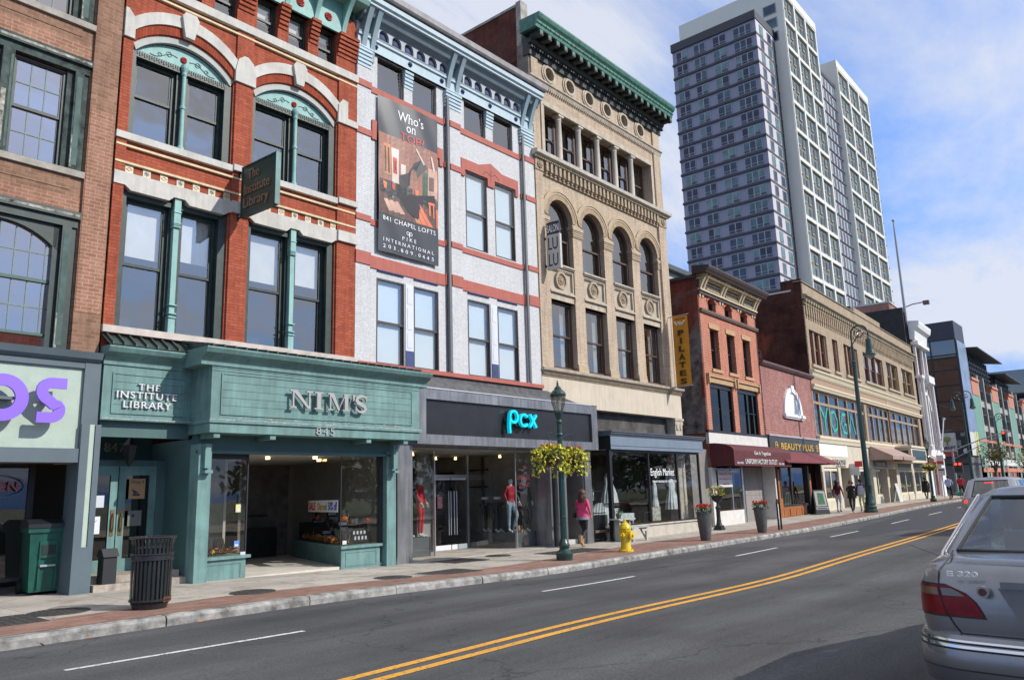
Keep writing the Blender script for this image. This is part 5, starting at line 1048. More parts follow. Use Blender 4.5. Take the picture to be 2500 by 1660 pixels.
def awning(par, u0, u1, y0, zt, zm, zb, yb, m_, name='awning', curve=True):
    n = 8; prof = [(y0+(yb-y0)*math.sin(PI/2*t), zm+(zt-zm)*math.cos(PI/2*t)) for t in [i/n for i in range(n+1)]] if curve else [(y0, zt), (yb, zm)]
    prof = prof+[(yb, zb)]; q = MB()
    for (a, b), (c, d) in zip(prof, prof[1:]): q.quad((u0, a, b), (u1, a, b), (u1, c, d), (u0, c, d))
    e = prof+[(y0, zb)]
    q.add([(u0, a, b) for a, b in e], [tuple(range(len(e)))]); q.add([(u1, a, b) for a, b in e], [tuple(range(len(e)))])
    return q.build(name, m_, par)
aw = awning(sb, -.18, 6.6, -.02, 3.46, 3.1, 2.48, -1.05, mar)
s = MB(); textmb(s, 'Get It Together', 2.0, 4.0, 2.92, 3.12, -1.07, -1.055, serif=.03); textmb(s, 'UNIFORM FACTORY OUTLET', .95, 4.7, 2.57, 2.78, -1.07, -1.055, serif=.035, space=1.05); textmb(s, '782-3428', .05, .7, 2.56, 2.64, -1.07, -1.055); textmb(s, '782-3428', 4.9, 5.6, 2.56, 2.64, -1.07, -1.055); s.build('awning_lettering', P('awning_white', (.7, .68, .66), .7, var=0), aw)
# distant building seen over the small one
ds = thing('rooftop_building', 'low pale building roof glimpsed between the buff brick building and the tower', 'building', (33, 30, 0))
MB().box(0, 30, 0, 10, 0, 19.3, 0).box(-.3, 30, -.5, 10, 19.3, 19.7, 1).build('block', [P('pale_wall', (.42, .44, .42), .8, var=.1), P('dark_roof_edge', (.06, .07, .08), .6)], ds)
# ============================================================ BEAUTY SHOP BUILDING
pos, rz = frame_of((37.51, 15.257), (46.15, 15.555))
pb = thing('brick_building', 'low pinkish brick building with a white arched niche above a black and gold shop sign', 'building', pos, rz)
pink = BRICK('pinkish_brick', (.30, .10, .085), (.38, .16, .14), (.42, .30, .28), .3, .11, .014, var=.2, bmp=.4, stain=((.42, .27, .25), 1.1, .55, .8))
w = MB(); w.box(-.12, 7.75, 0, .3, 4.1, 7.6); w.box(-.12, 7.7, .3, 12, 3, 7.4); w.build('wall', pink, pb)
w = MB(); w.sweep([(.3, 7.56), (-.08, 7.56), (-.16, 7.64), (-.2, 7.7), (-.2, 7.78), (.3, 7.84)], -.16, 7.85); w.build('cornice', P('mauve_coping', (.14, .08, .08), .6), pb)
w = MB(); n = 16; ar = [(4.05+1.42*math.sin(-PI/2+PI*i/n), 5.3+1.42*math.cos(-PI/2+PI*i/n)*1.02) for i in range(n+1)]; a2 = [(4.05+(x-4.05)*.78, 5.3+(z-5.3)*.82) for x, z in ar]; ring(w, a2, ar, -.1, .02)
w.add([(x, .0-.03, z) for x, z in a2], [tuple(range(len(a2)))])
w.box(2.5, 5.62, -.18, .02, 5.14, 5.3).box(2.6, 5.52, -.12, .02, 5.06, 5.14); w.prism([(3.9, 6.5), (4.2, 6.5), (4.28, 6.85), (3.82, 6.85)], -.14, .02); w.build('arched_niche', P('white_gloss', (.76, .76, .77), .5, var=.03), pb)
w = MB(); w.box(0, 7.7, -.1, .3, 3.25, 4.04, 0); w.box(-.02, 7.75, -.14, .3, 4.04, 4.12, 1); textmb(w, 'BEAUTY PLUS', 1.5, 6.55, 3.40, 3.74, -.13, -.1, serif=.035, space=1.05, mi=2, bold=.015)
for u in (.85, 7.2):
    c = arc_pts(u, 3.58, .17, 0, 2*PI, 16)[:-1]; w.stroke(c, .05, -.13, -.1, 2, closed=True); w.blob((u, -.11, 3.58), .07, 4, 2)
w.build('sign_board', [P('charcoal_board', (.05, .05, .055), .5), P('grey_trim', (.4, .4, .42), .6), P('gold_letter', (.58, .37, .05), .45, var=0)], pb)
q = MB(); q.add([(-.9, -1.2, 2.72), (7.4, -1.2, 2.72), (7.0, -.1, 3.3), (-.9, -.1, 3.3), (-.9, -1.2, 2.66), (7.4, -1.2, 2.66), (7.4, -.1, 2.66), (-.9, -.1, 2.66)], [(0, 1, 2, 3), (0, 4, 5, 1), (1, 5, 6, 2), (3, 7, 4, 0)]); q.build('awning', mar2, pb)
w = MB(); w.box(.9, 4.5, -.12, .2, .02, .55); 
for k in range(4): w.box(1.0+k*.88, 1.75+k*.88, -.15, -.12, .1, .48)
w.box(.5, .95, -.15, .2, 0, 2.4).box(5.2, 5.5, -.15, .2, 0, 2.2).box(7.5, 7.75, -.15, .2, 0, 2.3); w.build('orange_wood', P('orange_wood', (.38, .13, .035), .5, var=.15, scale=3, streak=.3), pb)
w = MB(); w.box(.75, .95, -.17, .1, 1.0, 2.6).box(5.0, 5.25, -.16, .1, 0, 2.6).box(7.3, 7.55, -.16, .1, 0, 2.65).box(2.55, 2.68, -.08, .0, .55, 2.5).box(.9, 4.9, -.1, .1, .55, .66).box(.1, .75, -.1, .1, 0, 2.6); f = w.build('shop_window', P('dark_wood', (.03, .025, .022), .5, var=.2), pb)
MB().quad((.95, -.02, .66), (4.9, -.02, .66), (4.9, -.02, 2.5), (.95, -.02, 2.5)).build('pane', glass_shop, f)
MB().box(.1, 7.7, 2.2, 2.3, 0, 3.3).box(5.5, 7.3, 1.4, 1.5, 0, 3).build('shop_interior', mid_in, pb)
# ============================================================ TAN BRICK BUILDING
pos, rz = frame_of((46.15, 15.555), (79.05, 16.95))
tb = thing('brick_building', 'long tan brick building with corbelled parapet above large loft windows with turquoise YOGA letters', 'building', pos, rz)
tanb = BRICK('tan_brick', (.40, .31, .215), (.45, .36, .26), (.33, .26, .19), .4, .09, .01, var=.14, stain=((.26, .22, .17), .35, .55, .8))
WT = [(-.3, 3.1), (4.35, 5.55), (6.95, 10.35), (11.85, 17.6), (18.75, 22.7), (24.1, 28.4)]; zt = lambda u: .012*u
ops = [(a, b, 8.55+zt(a), 10.65+zt(a), .3) for a, b in WT]+[(-.8, 10.5, 4.4, 6.95, .3), (11.3, 28.6, 4.5, 7.0, .3)]
w = MB(); wall(w, -.95, 29.6, 4.3, 13.3, 0, ops, .3); w.box(-.95, 10.7, .02, .4, 13.3, 13.42).box(10.7, 18.3, .0, .4, 13.3, 13.85).box(18.3, 29.6, .02, .4, 13.3, 13.5); 
for k in range(66):
    u = -.6+k*.45; w.box(u, u+.2, -.08, .01, 11.45, 12.1).box(u+.04, u+.16, -.05, .01, 11.25, 11.45)
w.box(-.95, 29.6, -.1, .01, 12.08, 12.2)
w.build('wall', tanb, tb)
w = MB(); w.sweep([(0, 12.35), (-.12, 12.35), (-.2, 12.45), (-.3, 12.52), (-.3, 12.6), (0, 12.66)], -1.05, 29.75)
for k in range(64): u = -.9+k*.47; w.box(u, u+.28, -.2, 0, 12.2, 12.36)
w.box(-1.0, 29.65, -.05, .45, 13.42, 13.47)
w.build('cornice', P('tan_cornice', (.30, .25, .17), .8, var=.2, scale=2), tb)
mulm = P('tan_mullion', (.32, .22, .13), .7, var=.1); redf = P('dark_red_sash', (.16, .04, .04), .6, var=.1)
for i, (a, b) in enumerate(WT):
    n = (3, 1, 3, 3, 2, 2)[i]; st = (b-a)/n
    for k in range(n):
        q = MB(); q.box(a+k*st, a+k*st+.12, .1, .26, 8.55+zt(a), 10.65+zt(a)); q.box(a+(k+1)*st-.12, a+(k+1)*st, .1, .26, 8.55+zt(a), 10.65+zt(a)); 
        hung(tb, a+k*st+.1, a+(k+1)*st-.1, 8.56+zt(a), 10.63+zt(a), .18, (redf if i < 4 else mulm), glass_w if (k+i) % 2 else glass_up, fw=.1, blind=(.45 if (k*3+i) % 4 == 1 else 0), bm=frost)
        q.build('mullion', mulm, tb)
    MB().box(a-.15, b+.15, -.12, .3, 8.38+zt(a), 8.53+zt(a)).build('sill', tanst if False else P('tan_sill', (.40, .34, .26), .8), tb)
crb = P('cream_trim', (.68, .61, .45), .7, var=.05); pk = P('dusty_pink_panel', (.36, .24, .17), .8, var=.08)
w = MB(); w.sweep([(0, 7.7), (-.06, 7.7), (-.14, 7.8), (-.2, 7.95), (-.3, 8.05), (-.3, 8.12), (0, 8.2)], -1.0, 29.6); w.sweep([(0, 7.02), (-.12, 7.02), (-.16, 7.12), (-.22, 7.2), (-.22, 7.28), (0, 7.32)], -1.0, 29.6)
for u in (8.1, 8.6, 17.4, 17.9): w.box(u, u+.1, -.06, 0, 7.32, 7.7)
w.sweep([(0, 3.95), (-.1, 3.95), (-.14, 4.1), (-.2, 4.2), (-.2, 4.32), (0, 4.36)], -.9, 29.6); w.build('cream_course', crb, tb)
MB().box(-.95, 29.6, -.03, 0, 7.32, 7.7).build('frieze_panel', pk, tb)
gdull = GLASS('dusty_glass', .10, (.6, .62, .6), .03)
fr2 = P('tan_frame', (.34, .25, .17), .7, var=.1); brn2 = P('rust_frame', (.20, .08, .04), .7, var=.15)
for (a, b, n) in ((-.8, 10.5, 6), (11.3, 17.5, 4), (17.9, 28.6, 5)):
    st = (b-a)/n; q = MB(); ks = [-.8, .5, 2.38, 4.4, 6.4, 8.3, 10.5] if a < 5 else [a+k*st for k in range(n+1)]
    for k_ in ks: q.box(k_-.08, k_+.08, .06, .2, 4.4, 6.98)
    q.box(a, b, .07, .19, 6.2, 6.36).box(a, b, .07, .19, 6.86, 6.98); f = q.build('loft_window', fr2 if a < 5 else fr2, tb)
    MB().quad((a, .14, 4.4), (b, .14, 4.4), (b, .14, 6.95), (a, .14, 6.95)).build('pane', gdull, f)
    if a > 5: MB().box(a-.25, a-.02, -.02, .2, 4.3, 7.0).build('rust_pilaster', brn2, tb)
MB().box(-.9, 29, 1.0, 1.1, 4.2, 12).build('room_interior', P('grey_room', (.24, .24, .21), .9, var=.4), tb)
tq = P('turquoise_tape', (.03, .40, .34), .6, var=.05); q = MB()
q.stroke([(.75, 6.1), (1.35, 5.5)], .19, .11, .13); q.stroke([(2.15, 6.15), (1.45, 5.3), (1.5, 4.7)], .19, .11, .13)
q.stroke([(2.8, 5.95), (2.8, 5.1), (3.2, 4.75), (3.9, 4.95), (4.0, 5.5), (3.5, 5.95), (2.85, 5.9)], .18, .11, .13)
q.stroke([(6.0, 5.95), (5.2, 5.9), (4.9, 5.3), (5.2, 4.8), (6.0, 4.75), (6.0, 5.3), (5.5, 5.3)], .18, .11, .13)
q.stroke([(6.65, 4.85), (7.25, 6.0), (8.05, 4.75)], .19, .11, .13); q.build('window_lettering', tq, tb)
cw = P('cream_wall', (.60, .54, .42), .8, var=.1, scale=2, streak=.12); dk2 = P('dim_shop_glass_back', (.04, .04, .04), .6)
w = MB(); w.box(-.85, 29.5, -.02, .3, 2.55, 3.95)
for a, b in ((-.85, -.3), (2.5, 3.0), (5.2, 5.7), (10.6, 11.4), (14.6, 15.2), (17.6, 18.6), (23.3, 24.0), (28.6, 29.5)): w.box(a, b, -.05, .5, -.1, 2.55)
for a, b in ((-.3, 2.5), (5.7, 8.5), (11.4, 13), (18.6, 23.3), (24, 28.6)): w.box(a, b, -.02, .3, -.1, .65)
w.build('shop_wall', cw, tb)
w = MB(); w.box(-.85, 5.0, -.04, -.02, 3.2, 3.93); w.build('white_signboard', P('clean_white', (.78, .77, .72), .6, var=.03), tb)
w = MB()
for a, b in ((-.3, 2.5), (5.7, 8.5), (11.4, 13), (18.6, 23.3), (24, 28.6)):
    w.box(a, b, .02, .1, 2.35, 2.5).box(a, b, .02, .1, .65, .8).box((a+b)/2-.06, (a+b)/2+.06, .02, .1, .8, 2.35)
f = w.build('shop_window', crb, tb); g = MB()
for a, b in ((-.3, 2.5), (5.7, 8.5), (11.4, 13), (18.6, 23.3), (24, 28.6)): g.quad((a, .06, .8), (b, .06, .8), (b, .06, 2.35), (a, .06, 2.35))
g.build('pane', gdull, f); MB().box(-.85, 29, 1.5, 1.6, 0, 4).build('shop_interior', P('warm_entry', (.22, .17, .1), .9, var=.5, scale=.4), tb)
w = MB()
for a, b in ((11.2, 15), (18.6, 23), (24, 28.5)): w.box(a, b, -.06, -.02, 2.68, 3.1)
w.build('dark_transom', P('dark_green_board', (.03, .04, .04), .4), tb)
w = MB(); textmb(w, 'SALON', 1.6, 4.2, 2.74, 3.05, -.08, -.03, bold=.02); textmb(w, 'HAIR DESIGN', 2.2, 4.2, 2.58, 2.68, -.06, -.03); w.build('shop_lettering', P('grey_letter', (.3, .31, .3), .6), tb)
w = MB(); textmb(w, 'TAILOR', 11.8, 14.2, 2.75, 2.98, -.08, -.06); w.build('shop_lettering', P('pale_letter', (.72, .7, .7), .6), tb)
pka = P('dusty_pink_canvas', (.36, .25, .22), .85, var=.1)
for a, b in ((10.3, 17.5), (24.5, 28.0)): awning(tb, a, b, -.05, 4.1, 3.35, 3.1, -1.5, pka, curve=False)
w = MB(); w.box(17.8, 23.4, -1.2, 0, 3.0, 4.1, 0).box(17.6, 23.6, -1.3, 0, 4.1, 4.25, 0).box(18.2, 23.0, -1.23, -1.2, 3.2, 3.95, 1).box(17.77, 17.8, -1.0, -.2, 3.3, 3.9, 1); w.build('projecting_box_sign', [crb, P('green_black_panel', (.02, .05, .05), .3)], tb)
w = MB(); w.box(-.97, -.95+.02, .0, 16, 0, 12.9); w.box(-.95, -.75, .0, 1.2, 7.5, 13.6).box(29.4, 29.6, 0, 16, 0, 13.2).box(-.9, 29.6, 15.8, 16, 0, 13); w.build('side_wall', BRICK('dark_side_brick', (.085, .032, .025), (.06, .026, .022), (.045, .03, .026), .3, .09, .01, var=.7, stain=((.2, .06, .035), .4, .55, .75)), tb)
MB().box(-.9, 29.6, .4, 16, 12.8, 12.9).build('roof', roof_tar, tb)
MB().box(-.99, -.9, .6, 16, 12.9, 13.0).build('side_coping', P('pale_coping', (.5, .52, .52), .7), tb)
w = MB(); wp = Matrix.Identity(3)
gq = [(0, -.0)]
def graf(pts, r=.03): w.tube([(-.96, 2.7+(y-.4)*.52, 8.95+(z-7.0)*.43) for y, z in pts], r, 5)
graf([(1.6+1.15*math.cos(t*PI/10+0), 8.1+.95*math.sin(t*PI/10)) for t in range(-2, 13)]); graf([(.4, 7.6), (1.0, 7.9), (1.6, 8.0), (2.4, 7.85), (2.9, 7.45)]); graf([(.5, 7.9), (1.1, 8.3), (1.9, 8.35), (2.6, 8.1)]); graf([(2.9, 7.45), (2.4, 7.1), (1.6, 7.0), (.8, 7.15), (.35, 7.6)]); graf([(1.5, 7.3), (1.5, 7.6)]); graf([(1.8, 7.3), (1.8, 7.6)])
w.build('spray_painted_dome', P('grey_spray', (.17, .17, .25), .8), tb)
MB().box(9.9, 10.5, -.0, .6, 13.42, 13.8).build('roof_vent', P('dark_metal', (.08, .085, .09), .5), tb)
# ============================================================ ORNATE WHITE AND BRICK BUILDING
pos, rz = frame_of((46.15, 15.555), (79.05, 16.95))
ob = thing('corner_building', 'narrow white trimmed brick building with bay and dark penthouse beside the tan building', 'building', pos, rz)
wht = P('white_cast_stone', (.70, .70, .70), .7, var=.06, scale=2); pinkb = BRICK('rose_brick', (.36, .17, .14), (.42, .22, .18), (.4, .28, .25), .3, .1, .01, var=.15)
X0, X1 = 29.65, 34.7
w = MB(); wall(w, X0, X1, 0, 14.2, -.1, [(31.0, 32.6, 11.0, 13.4, .5), (33.2, 34.2, 11.0, 13.4, .5), (30.8, 33.6, 5.0, 9.6, .6), (30.8, 33.6, .3, 3.6, .8)], .5)
w.box(X0, X1, .5, 18, 0, 15.2); w.build('wall', pinkb, ob)
w = MB()
for u in (X0, 32.5, X1-.55): w.box(u+.1, u+.4, -.3, -.1, 4.2, 14.2); 
for u in (X0+.05, X1-.5): w.lathe([(.24, 4.3), (.24, 4.6), (.15, 4.7), (.13, 10.2), (.22, 10.5)], u+.2, -.5, 10)
w.sweep([(0, 14.1), (-.4, 14.1), (-.45, 14.5), (-.5, 14.9), (-.8, 15.1), (-.9, 15.5), (-.9, 15.7), (0, 15.8)], X0-.2, X1+.3)
w.box(X0-.1, X1+.1, -.6, 0, 10.6, 10.85).box(X0-.1, X1+.1, -.6, 0, 13.6, 13.9).box(X0, X1, -.5, 0, 3.6, 4.3).box(X0, X0+.7, -.3, 0, 0, 3.6).box(X1-.7, X1, -.3, 0, 0, 1.6)
ring(w, seg_arc(30.8, 33.6, 7.9, 1.35, 14), seg_arc(30.5, 33.9, 7.9, 1.65, 14), -.3, 0)
w.sweep([(0, 9.95), (-.5, 10.0), (-.9, 10.25), (-.9, 10.9), (0, 10.95)], 30.9, 33.5); w.box(X1-.4, 36.1, -.4, 2, 0, 4.2).box(X1-.4, 36.2, -.5, 2, 3.6, 4.0); w.build('stone_trim', wht, ob)
w = MB(); 
for a, b, c, d in ((31.0, 32.6, 11.0, 13.4), (33.2, 34.2, 11.0, 13.4), (30.8, 33.6, 5.0, 9.6), (30.8, 33.6, .3, 3.6)): 
    f = MB().box(a, a+.12, .1, .3, c, d).box(b-.12, b, .1, .3, c, d).box((a+b)/2-.06, (a+b)/2+.06, .1, .3, c, d).build('window', wht, ob); MB().quad((a, .25, c), (b, .25, c), (b, .25, d), (a, .25, d)).build('pane', glass_sky, f)
w = MB(); w.box(29.2, 29.8, .1, 18, 13.0, 16.6, 0).box(29.75, 34.4, 1.4, 18, 15.2, 17.8, 1).box(29.7, 34.5, 1.3, 18, 17.8, 17.95, 2); w.box(28.9, 29.6, .2, 10, 12, 17.0, 0); w.build('penthouse', [P('tarred_wall', (.025, .026, .03), .8, var=.2), pinkb, P('pale_coping', (.5, .52, .52), .7)], ob)
w = MB(); w.tube([(31.6, .8, 17.4), (31.7, -.2, 17.7), (31.7, -1.1, 17.75)], .05, 6); w.box(31.5, 31.95, -1.6, -1.1, 17.5, 17.85); w.build('roof_floodlight', P('floodlight', (.12, .08, .08), .6), ob)
fp = thing('flagpole', 'tall bare flagpole rising from the roof of the white trimmed brick building', 'flagpole', (pos[0]+30.6, pos[1]+1.6, 15))
MB().lathe([(.13, -2), (.12, 3), (.09, 9), (.06, 10.6)], 0, 0, 8).blob((0, 0, 10.7), .15, 4).build('pole', P('grey_pole', (.34, .35, .38), .5, var=.05), fp)
# ============================================================ TOWERS
purp = P('purple_grey_panel', (.26, .27, .38), .6, var=.05, scale=.1); purl = P('pale_panel', (.55, .52, .55), .6, var=.05, scale=.1); dkb = P('dark_band', (.05, .053, .07), .6)
twr_glass = []
for i, c in enumerate([(.035, .07, .13), (.07, .15, .20), (.02, .035, .085), (.13, .25, .28)]):
    m = P('tower_pane_%d' % i, c, .15, var=.3, scale=.5, spec=.35); twr_glass.append(m)
frmt = P('grey_window_frame', (.36, .36, .42), .5, var=0)
class Wins:      # first 100 windows of a thing are parts, the rest one stuff part
    def __init__(s, par, mats, cap=100): s.p = par; s.m = mats; s.n = 0; s.rest = MB(); s.cap = cap
    def add(s, fn):
        mb = MB() if s.n < s.cap else s.rest; fn(mb); s.n += 1
        if mb is not s.rest: mb.build('window', s.m, s.p)
    def done(s):
        if s.rest.v: s.rest.build('window', s.m, s.p, kind='stuff')
ta = thing('apartment_tower', 'purple grey panelled lower tower wing with dark floor bands, left part of the high rise', 'tower', (130.4, 48.1, 0))
w = MB(); w.box(0, 9.3, 0, 17.2, 0, 88.0, 0); w.box(-.3, 9.4, -.15, 17.4, 86.9, 88.6, 1); w.box(-.02, 9.3, -.03, 0, 0, 86.9, 2)
for k in range(24):
    z = 86.9-2.9*(k+1); w.box(-.22, 9.3, -.1, 17.3, z-.2, z+.2, 1)
w.box(7.4, 9.3, -.06, 0, 0, 86, 1); w.build('facade', [purp, dkb, purl], ta)  # flat dark strip painted in place of the shaded recess beside the next block
W = Wins(ta, [frmt]+twr_glass); rn = random.Random(2)
for k in range(23):
    z0 = 86.9-2.9*(k+1)+.42; z1 = z0+2.02
    for (ya, yb, n) in ((.8, 4.4, 3), (5.9, 8.6, 2), (10.2, 12.6, 2), (14.0, 16.4, 2)):
        def fn(mb, ya=ya, yb=yb, n=n, z0=z0, z1=z1):
            g_ = rn.randrange(4); 
            mb.box(-.10, 0, ya, yb, z0, z1, 0); st = (yb-ya)/n
            for q_ in range(n):
                gi = 1+(g_ if rn.random() < .7 else rn.randrange(4))
                mb.quad((-.13, ya+q_*st+.1, z0+.62), (-.13, ya+(q_+1)*st-.1, z0+.62), (-.13, ya+(q_+1)*st-.1, z1-.1), (-.13, ya+q_*st+.1, z1-.1), gi)
                mb.quad((-.13, ya+q_*st+.1, z0+.1), (-.13, ya+(q_+1)*st-.1, z0+.1), (-.13, ya+(q_+1)*st-.1, z0+.5), (-.13, ya+q_*st+.1, z0+.5), gi if q_ % 2 else 1)
        W.add(fn)
    for (xa, xb) in ((1.6, 3.2), (5.2, 7.0)):
        def fn(mb, xa=xa, xb=xb, z0=z0, z1=z1):
            gi = 1+rn.randrange(4); mb.box(xa, xb, -.12, -.03, z0, z1, 0); mb.quad((xa+.1, -.14, z0+.1), (xb-.1, -.14, z0+.1), (xb-.1, -.14, z1-.1), (xa+.1, -.14, z1-.1), gi)
        W.add(fn)
W.done()
concw = P('pale_concrete', (.70, .70, .66), .8, var=.04, scale=.1); olive = P('olive_panel', (.175, .18, .155), .8, var=.05, scale=.1); dslot = P('dark_louvre', (.12, .12, .115), .7)
def gridtower(par, W, x0, x1, ztop, ncol, depth, floors2, roofh):
    w = MB(); w.box(x0, x1, .35, depth, 0, ztop-.6, 1); cw_ = (x1-x0-.6)/ncol
    for i in range(ncol+1): a = x0+i*cw_; w.box(a, a+.7, -.1, .4, 0, ztop-1.0, 0)
    for k in range(floors2+1):
        z = ztop-1.2-roofh-5.8*k
        if z > 0: w.box(x0, x1, -.06, .4, z-.36, z+.36, 0)
    w.box(x0-.1, x1+.1, -.12, .45, ztop-1.2-roofh, ztop, 0); w.box(x0-.12, x0+.3, -.1, depth, 0, ztop, 0); w.box(x0-.1, x1+.1, .0, depth, ztop-.5, ztop-.2, 0); w.box(x1, x1+.2, -.1, depth, 0, ztop, 0)
    f = w.build('facade', [concw, olive, dslot], par)
    for k in range(floors2):
        zt_ = ztop-1.2-roofh-.45-5.8*k
        for i in range(ncol):
            a = x0+i*cw_+.85; ww = cw_-.85
            for r in range(2):
                z1 = zt_-.5-r*2.55; z0 = z1-1.45
                if z0 < 25: continue
                for h_ in range(2):
                    xa = a+ww*(.09+.5*h_)
                    def fn(mb, xa=xa, z0=z0, z1=z1):
                        mb.box(xa, xa+ww*.26, .18, .35, z0-.35, z1, 0)
                        for s_ in (0, 1): mb.quad((xa+.1+s_*ww*.13, .16, z0), (xa-.06+(s_+1)*ww*.13, .16, z0), (xa-.06+(s_+1)*ww*.13, .16, z1-.08), (xa+.1+s_*ww*.13, .16, z1-.08), 1+rn.randrange(4))
                    W.add(fn)
    return f
tbw = thing('apartment_tower', 'tallest white concrete grid tower block with paired windows, right behind the purple grey wing', 'tower', (139.6, 45.9, 0))
oliv2 = P('olive_sill', (.27, .28, .26), .7, var=0); W = Wins(tbw, [oliv2]+twr_glass); gridtower(tbw, W, 0, 19.2, 98.4, 3, 22, 12, .6); 
for k in range(3):
    z = 94.5-3*k; mbf = lambda mb, z=z: (mb.box(-.2, -.12, 1.2, 3.8, z-2.3, z-.2, 0), mb.quad((-.22, 1.4, z-2.1), (-.22, 3.6, z-2.1), (-.22, 3.6, z-.4), (-.22, 1.4, z-.4), 1+k % 3)); W.add(mbf)
W.done()
w = MB()
for (a, b, z) in ((8, 12, 93.2), (13.5, 18.5, 93.2), (9, 12, 91.6)): w.box(-.16, -.11, a, b, z, z+.5)
w.build('louvre', dslot, tbw)
tg = thing('apartment_tower', 'bluish glass and panel strip of the high rise between the two white grid blocks', 'tower', (159.0, 46.6, 0))
MB().box(0, 12, .2, 20, 0, 89, 0).box(-.0, 12.1, .1, 20, 89, 89.6, 1).build('facade', [purl, dkb], tg); W = Wins(tg, [frmt]+twr_glass)
for k in range(21):
    z = 88.6-2.9*(k+1)
    for i in range(6):
        def fn(mb, i=i, z=z): mb.box(i*2+.3, i*2+1.35, .08, .2, z+.35, z+2.5, 0); mb.quad((i*2+.4, .06, z+.45), (i*2+1.25, .06, z+.45), (i*2+1.25, .06, z+2.4), (i*2+.4, .06, z+2.4), 1+rn.randrange(4))
        W.add(fn)
W.done()
w = MB()
for k in range(22): w.box(0, 12, .0, .2, 88.6-2.9*k-.12, 88.6-2.9*k+.12)
w.build('floor_band', dkb, tg)
t2 = thing('apartment_tower', 'farther white concrete grid block with paired windows, right end of the high rise', 'tower', (171.2, 45.9, 0))
W = Wins(t2, [oliv2]+twr_glass); gridtower(t2, W, 0, 23.6, 95.4, 3, 20, 12, .6); W.done()
MB().box(-.2, -.12, 3, 12, 89.5, 93.5).build('roof_recess', P('dark_green_recess', (.1, .13, .1), .7), t2)
t3 = thing('apartment_tower', 'thin sliver of balconied wing at the far right edge of the high rise', 'tower', (195.2, 47.5, 0))
w = MB(); w.box(0, 6, 0, 16, 0, 82, 0)
for k in range(28): w.box(-.1, 6.5, -.3, 0, 82-2.9*k-.15, 82-2.9*k+.15, 1)
w.build('facade', [purp, dkb], t3)
# ============================================================ GLASS CORNER TOWER ON THE NEXT BLOCK
gt = thing('glass_office', 'dark mirror glass stair tower on the next block, left of the parking garage', 'building', (98.6, 17.3, 0))
dgl = bpy.data.materials.new('mirror_glass'); dgl.use_nodes = True; b = dgl.node_tree.nodes['Principled BSDF']; b.inputs['Base Color'].default_value = (.16, .19, .20, 1); b.inputs['Roughness'].default_value = .04; b.inputs['Metallic'].default_value = 1
w = MB(); w.box(0, 5.0, 0, 25, 6.0, 17.3, 0); w.box(-.05, 5.1, -.05, 25, 17.3, 19.4, 1); w.build('facade', [dgl, P('navy_band', (.03, .035, .06), .5)], gt)
w = MB()
for k in range(9): z = 17.3-1.75*k; w.box(-.06, 5.02, -.04, 25, z-.07, z+.07)
for k in range(8): w.box(-.05, 0, k*2.6-.08, k*2.6+.08, 5.4, 17.3)
for k in range(5): w.box(k*1.0, k*1.0+.07, -.05, 0, 5.4, 17.3)
w.build('mullion', P('blue_black_mullion', (.012, .016, .025), .4), gt)
MB().box(.25, 5.04, -.12, -.06, 6.5, 17.2).build('metal_screen', P('pale_blue_metal', (.25, .31, .42), .35, metal=.3, var=.2, scale=.7), gt)
MB().box(0, 5, 0, 25, -.2, 6, 0).box(-.02, 0, 4, 24, .2, 3, 1).build('base_wall', [P('grey_base', (.13, .13, .13), .7), P('pale_hoarding', (.34, .36, .36), .8, var=.1)], gt)
w = MB(); w.quad((-.2, .4, 3.4), (-.2, 1.6, 3.4), (-.2, 1.6, 8.2), (-.2, .4, 8.2)); w.box(-.3, -.1, .0, 3.4, 2.6, 7.2); 
bnn = thing('market_banner', 'pale market banner with a green tree over dark street banners on the mirror glass tower', 'banner', (97.9, 17.6, 0))
q = MB(); q.box(0, .1, .8, 4.2, 4.2, 6.75, 0).box(-.05, 0, -.35, .8, 4.0, 6.9, 1).box(-.06, 0, .9, 2.4, 4.2, 4.7, 2); q.blob((-.1, 1.7, 6.1), .4, 5, 3, (.1, 1, .7)); q.box(-.1, 0, 1.65, 1.75, 5.4, 6.0, 4); q.box(.6, 5, -.5, -.45, 4.2, 6.8, 0).box(3.2, 5.05, -.53, -.5, 4.2, 6.9, 5)
q.build('printed_cloth', [P('banner_white', (.55, .57, .55), .8), P('banner_black', (.03, .03, .035), .7), P('banner_red', (.42, .08, .05), .7, var=.5, scale=2), P('leaf_print', (.25, .32, .08), .8), P('trunk_print', (.3, .15, .06), .8), P('yellow_print', (.6, .58, .25), .8)], bnn)
q = MB(); textmb(q, 'MARKET', -2.6, -.95, 4.95, 5.3, -.07, -.02); 
o = q.build('banner_words', P('ink_dark', (.05, .04, .05), .8, var=0), bnn); o.rotation_euler = (0, 0, -PI/2)
q = MB(); textmb(q, 'NINTH', -.28, .32, 6.3, 6.7, -.08, -.02); textmb(q, 'PARK', -.78, -.34, 5.2, 5.9, -.08, -.02); q.add([(.02+.28*math.cos(k*PI/8), -.08, 4.7+.28*math.sin(k*PI/8)) for k in range(16)], [tuple(range(16))]); o = q.build('banner_words', P('banner_white', (.55, .57, .55), .8), bnn); o.rotation_euler = (0, 0, -PI/2)
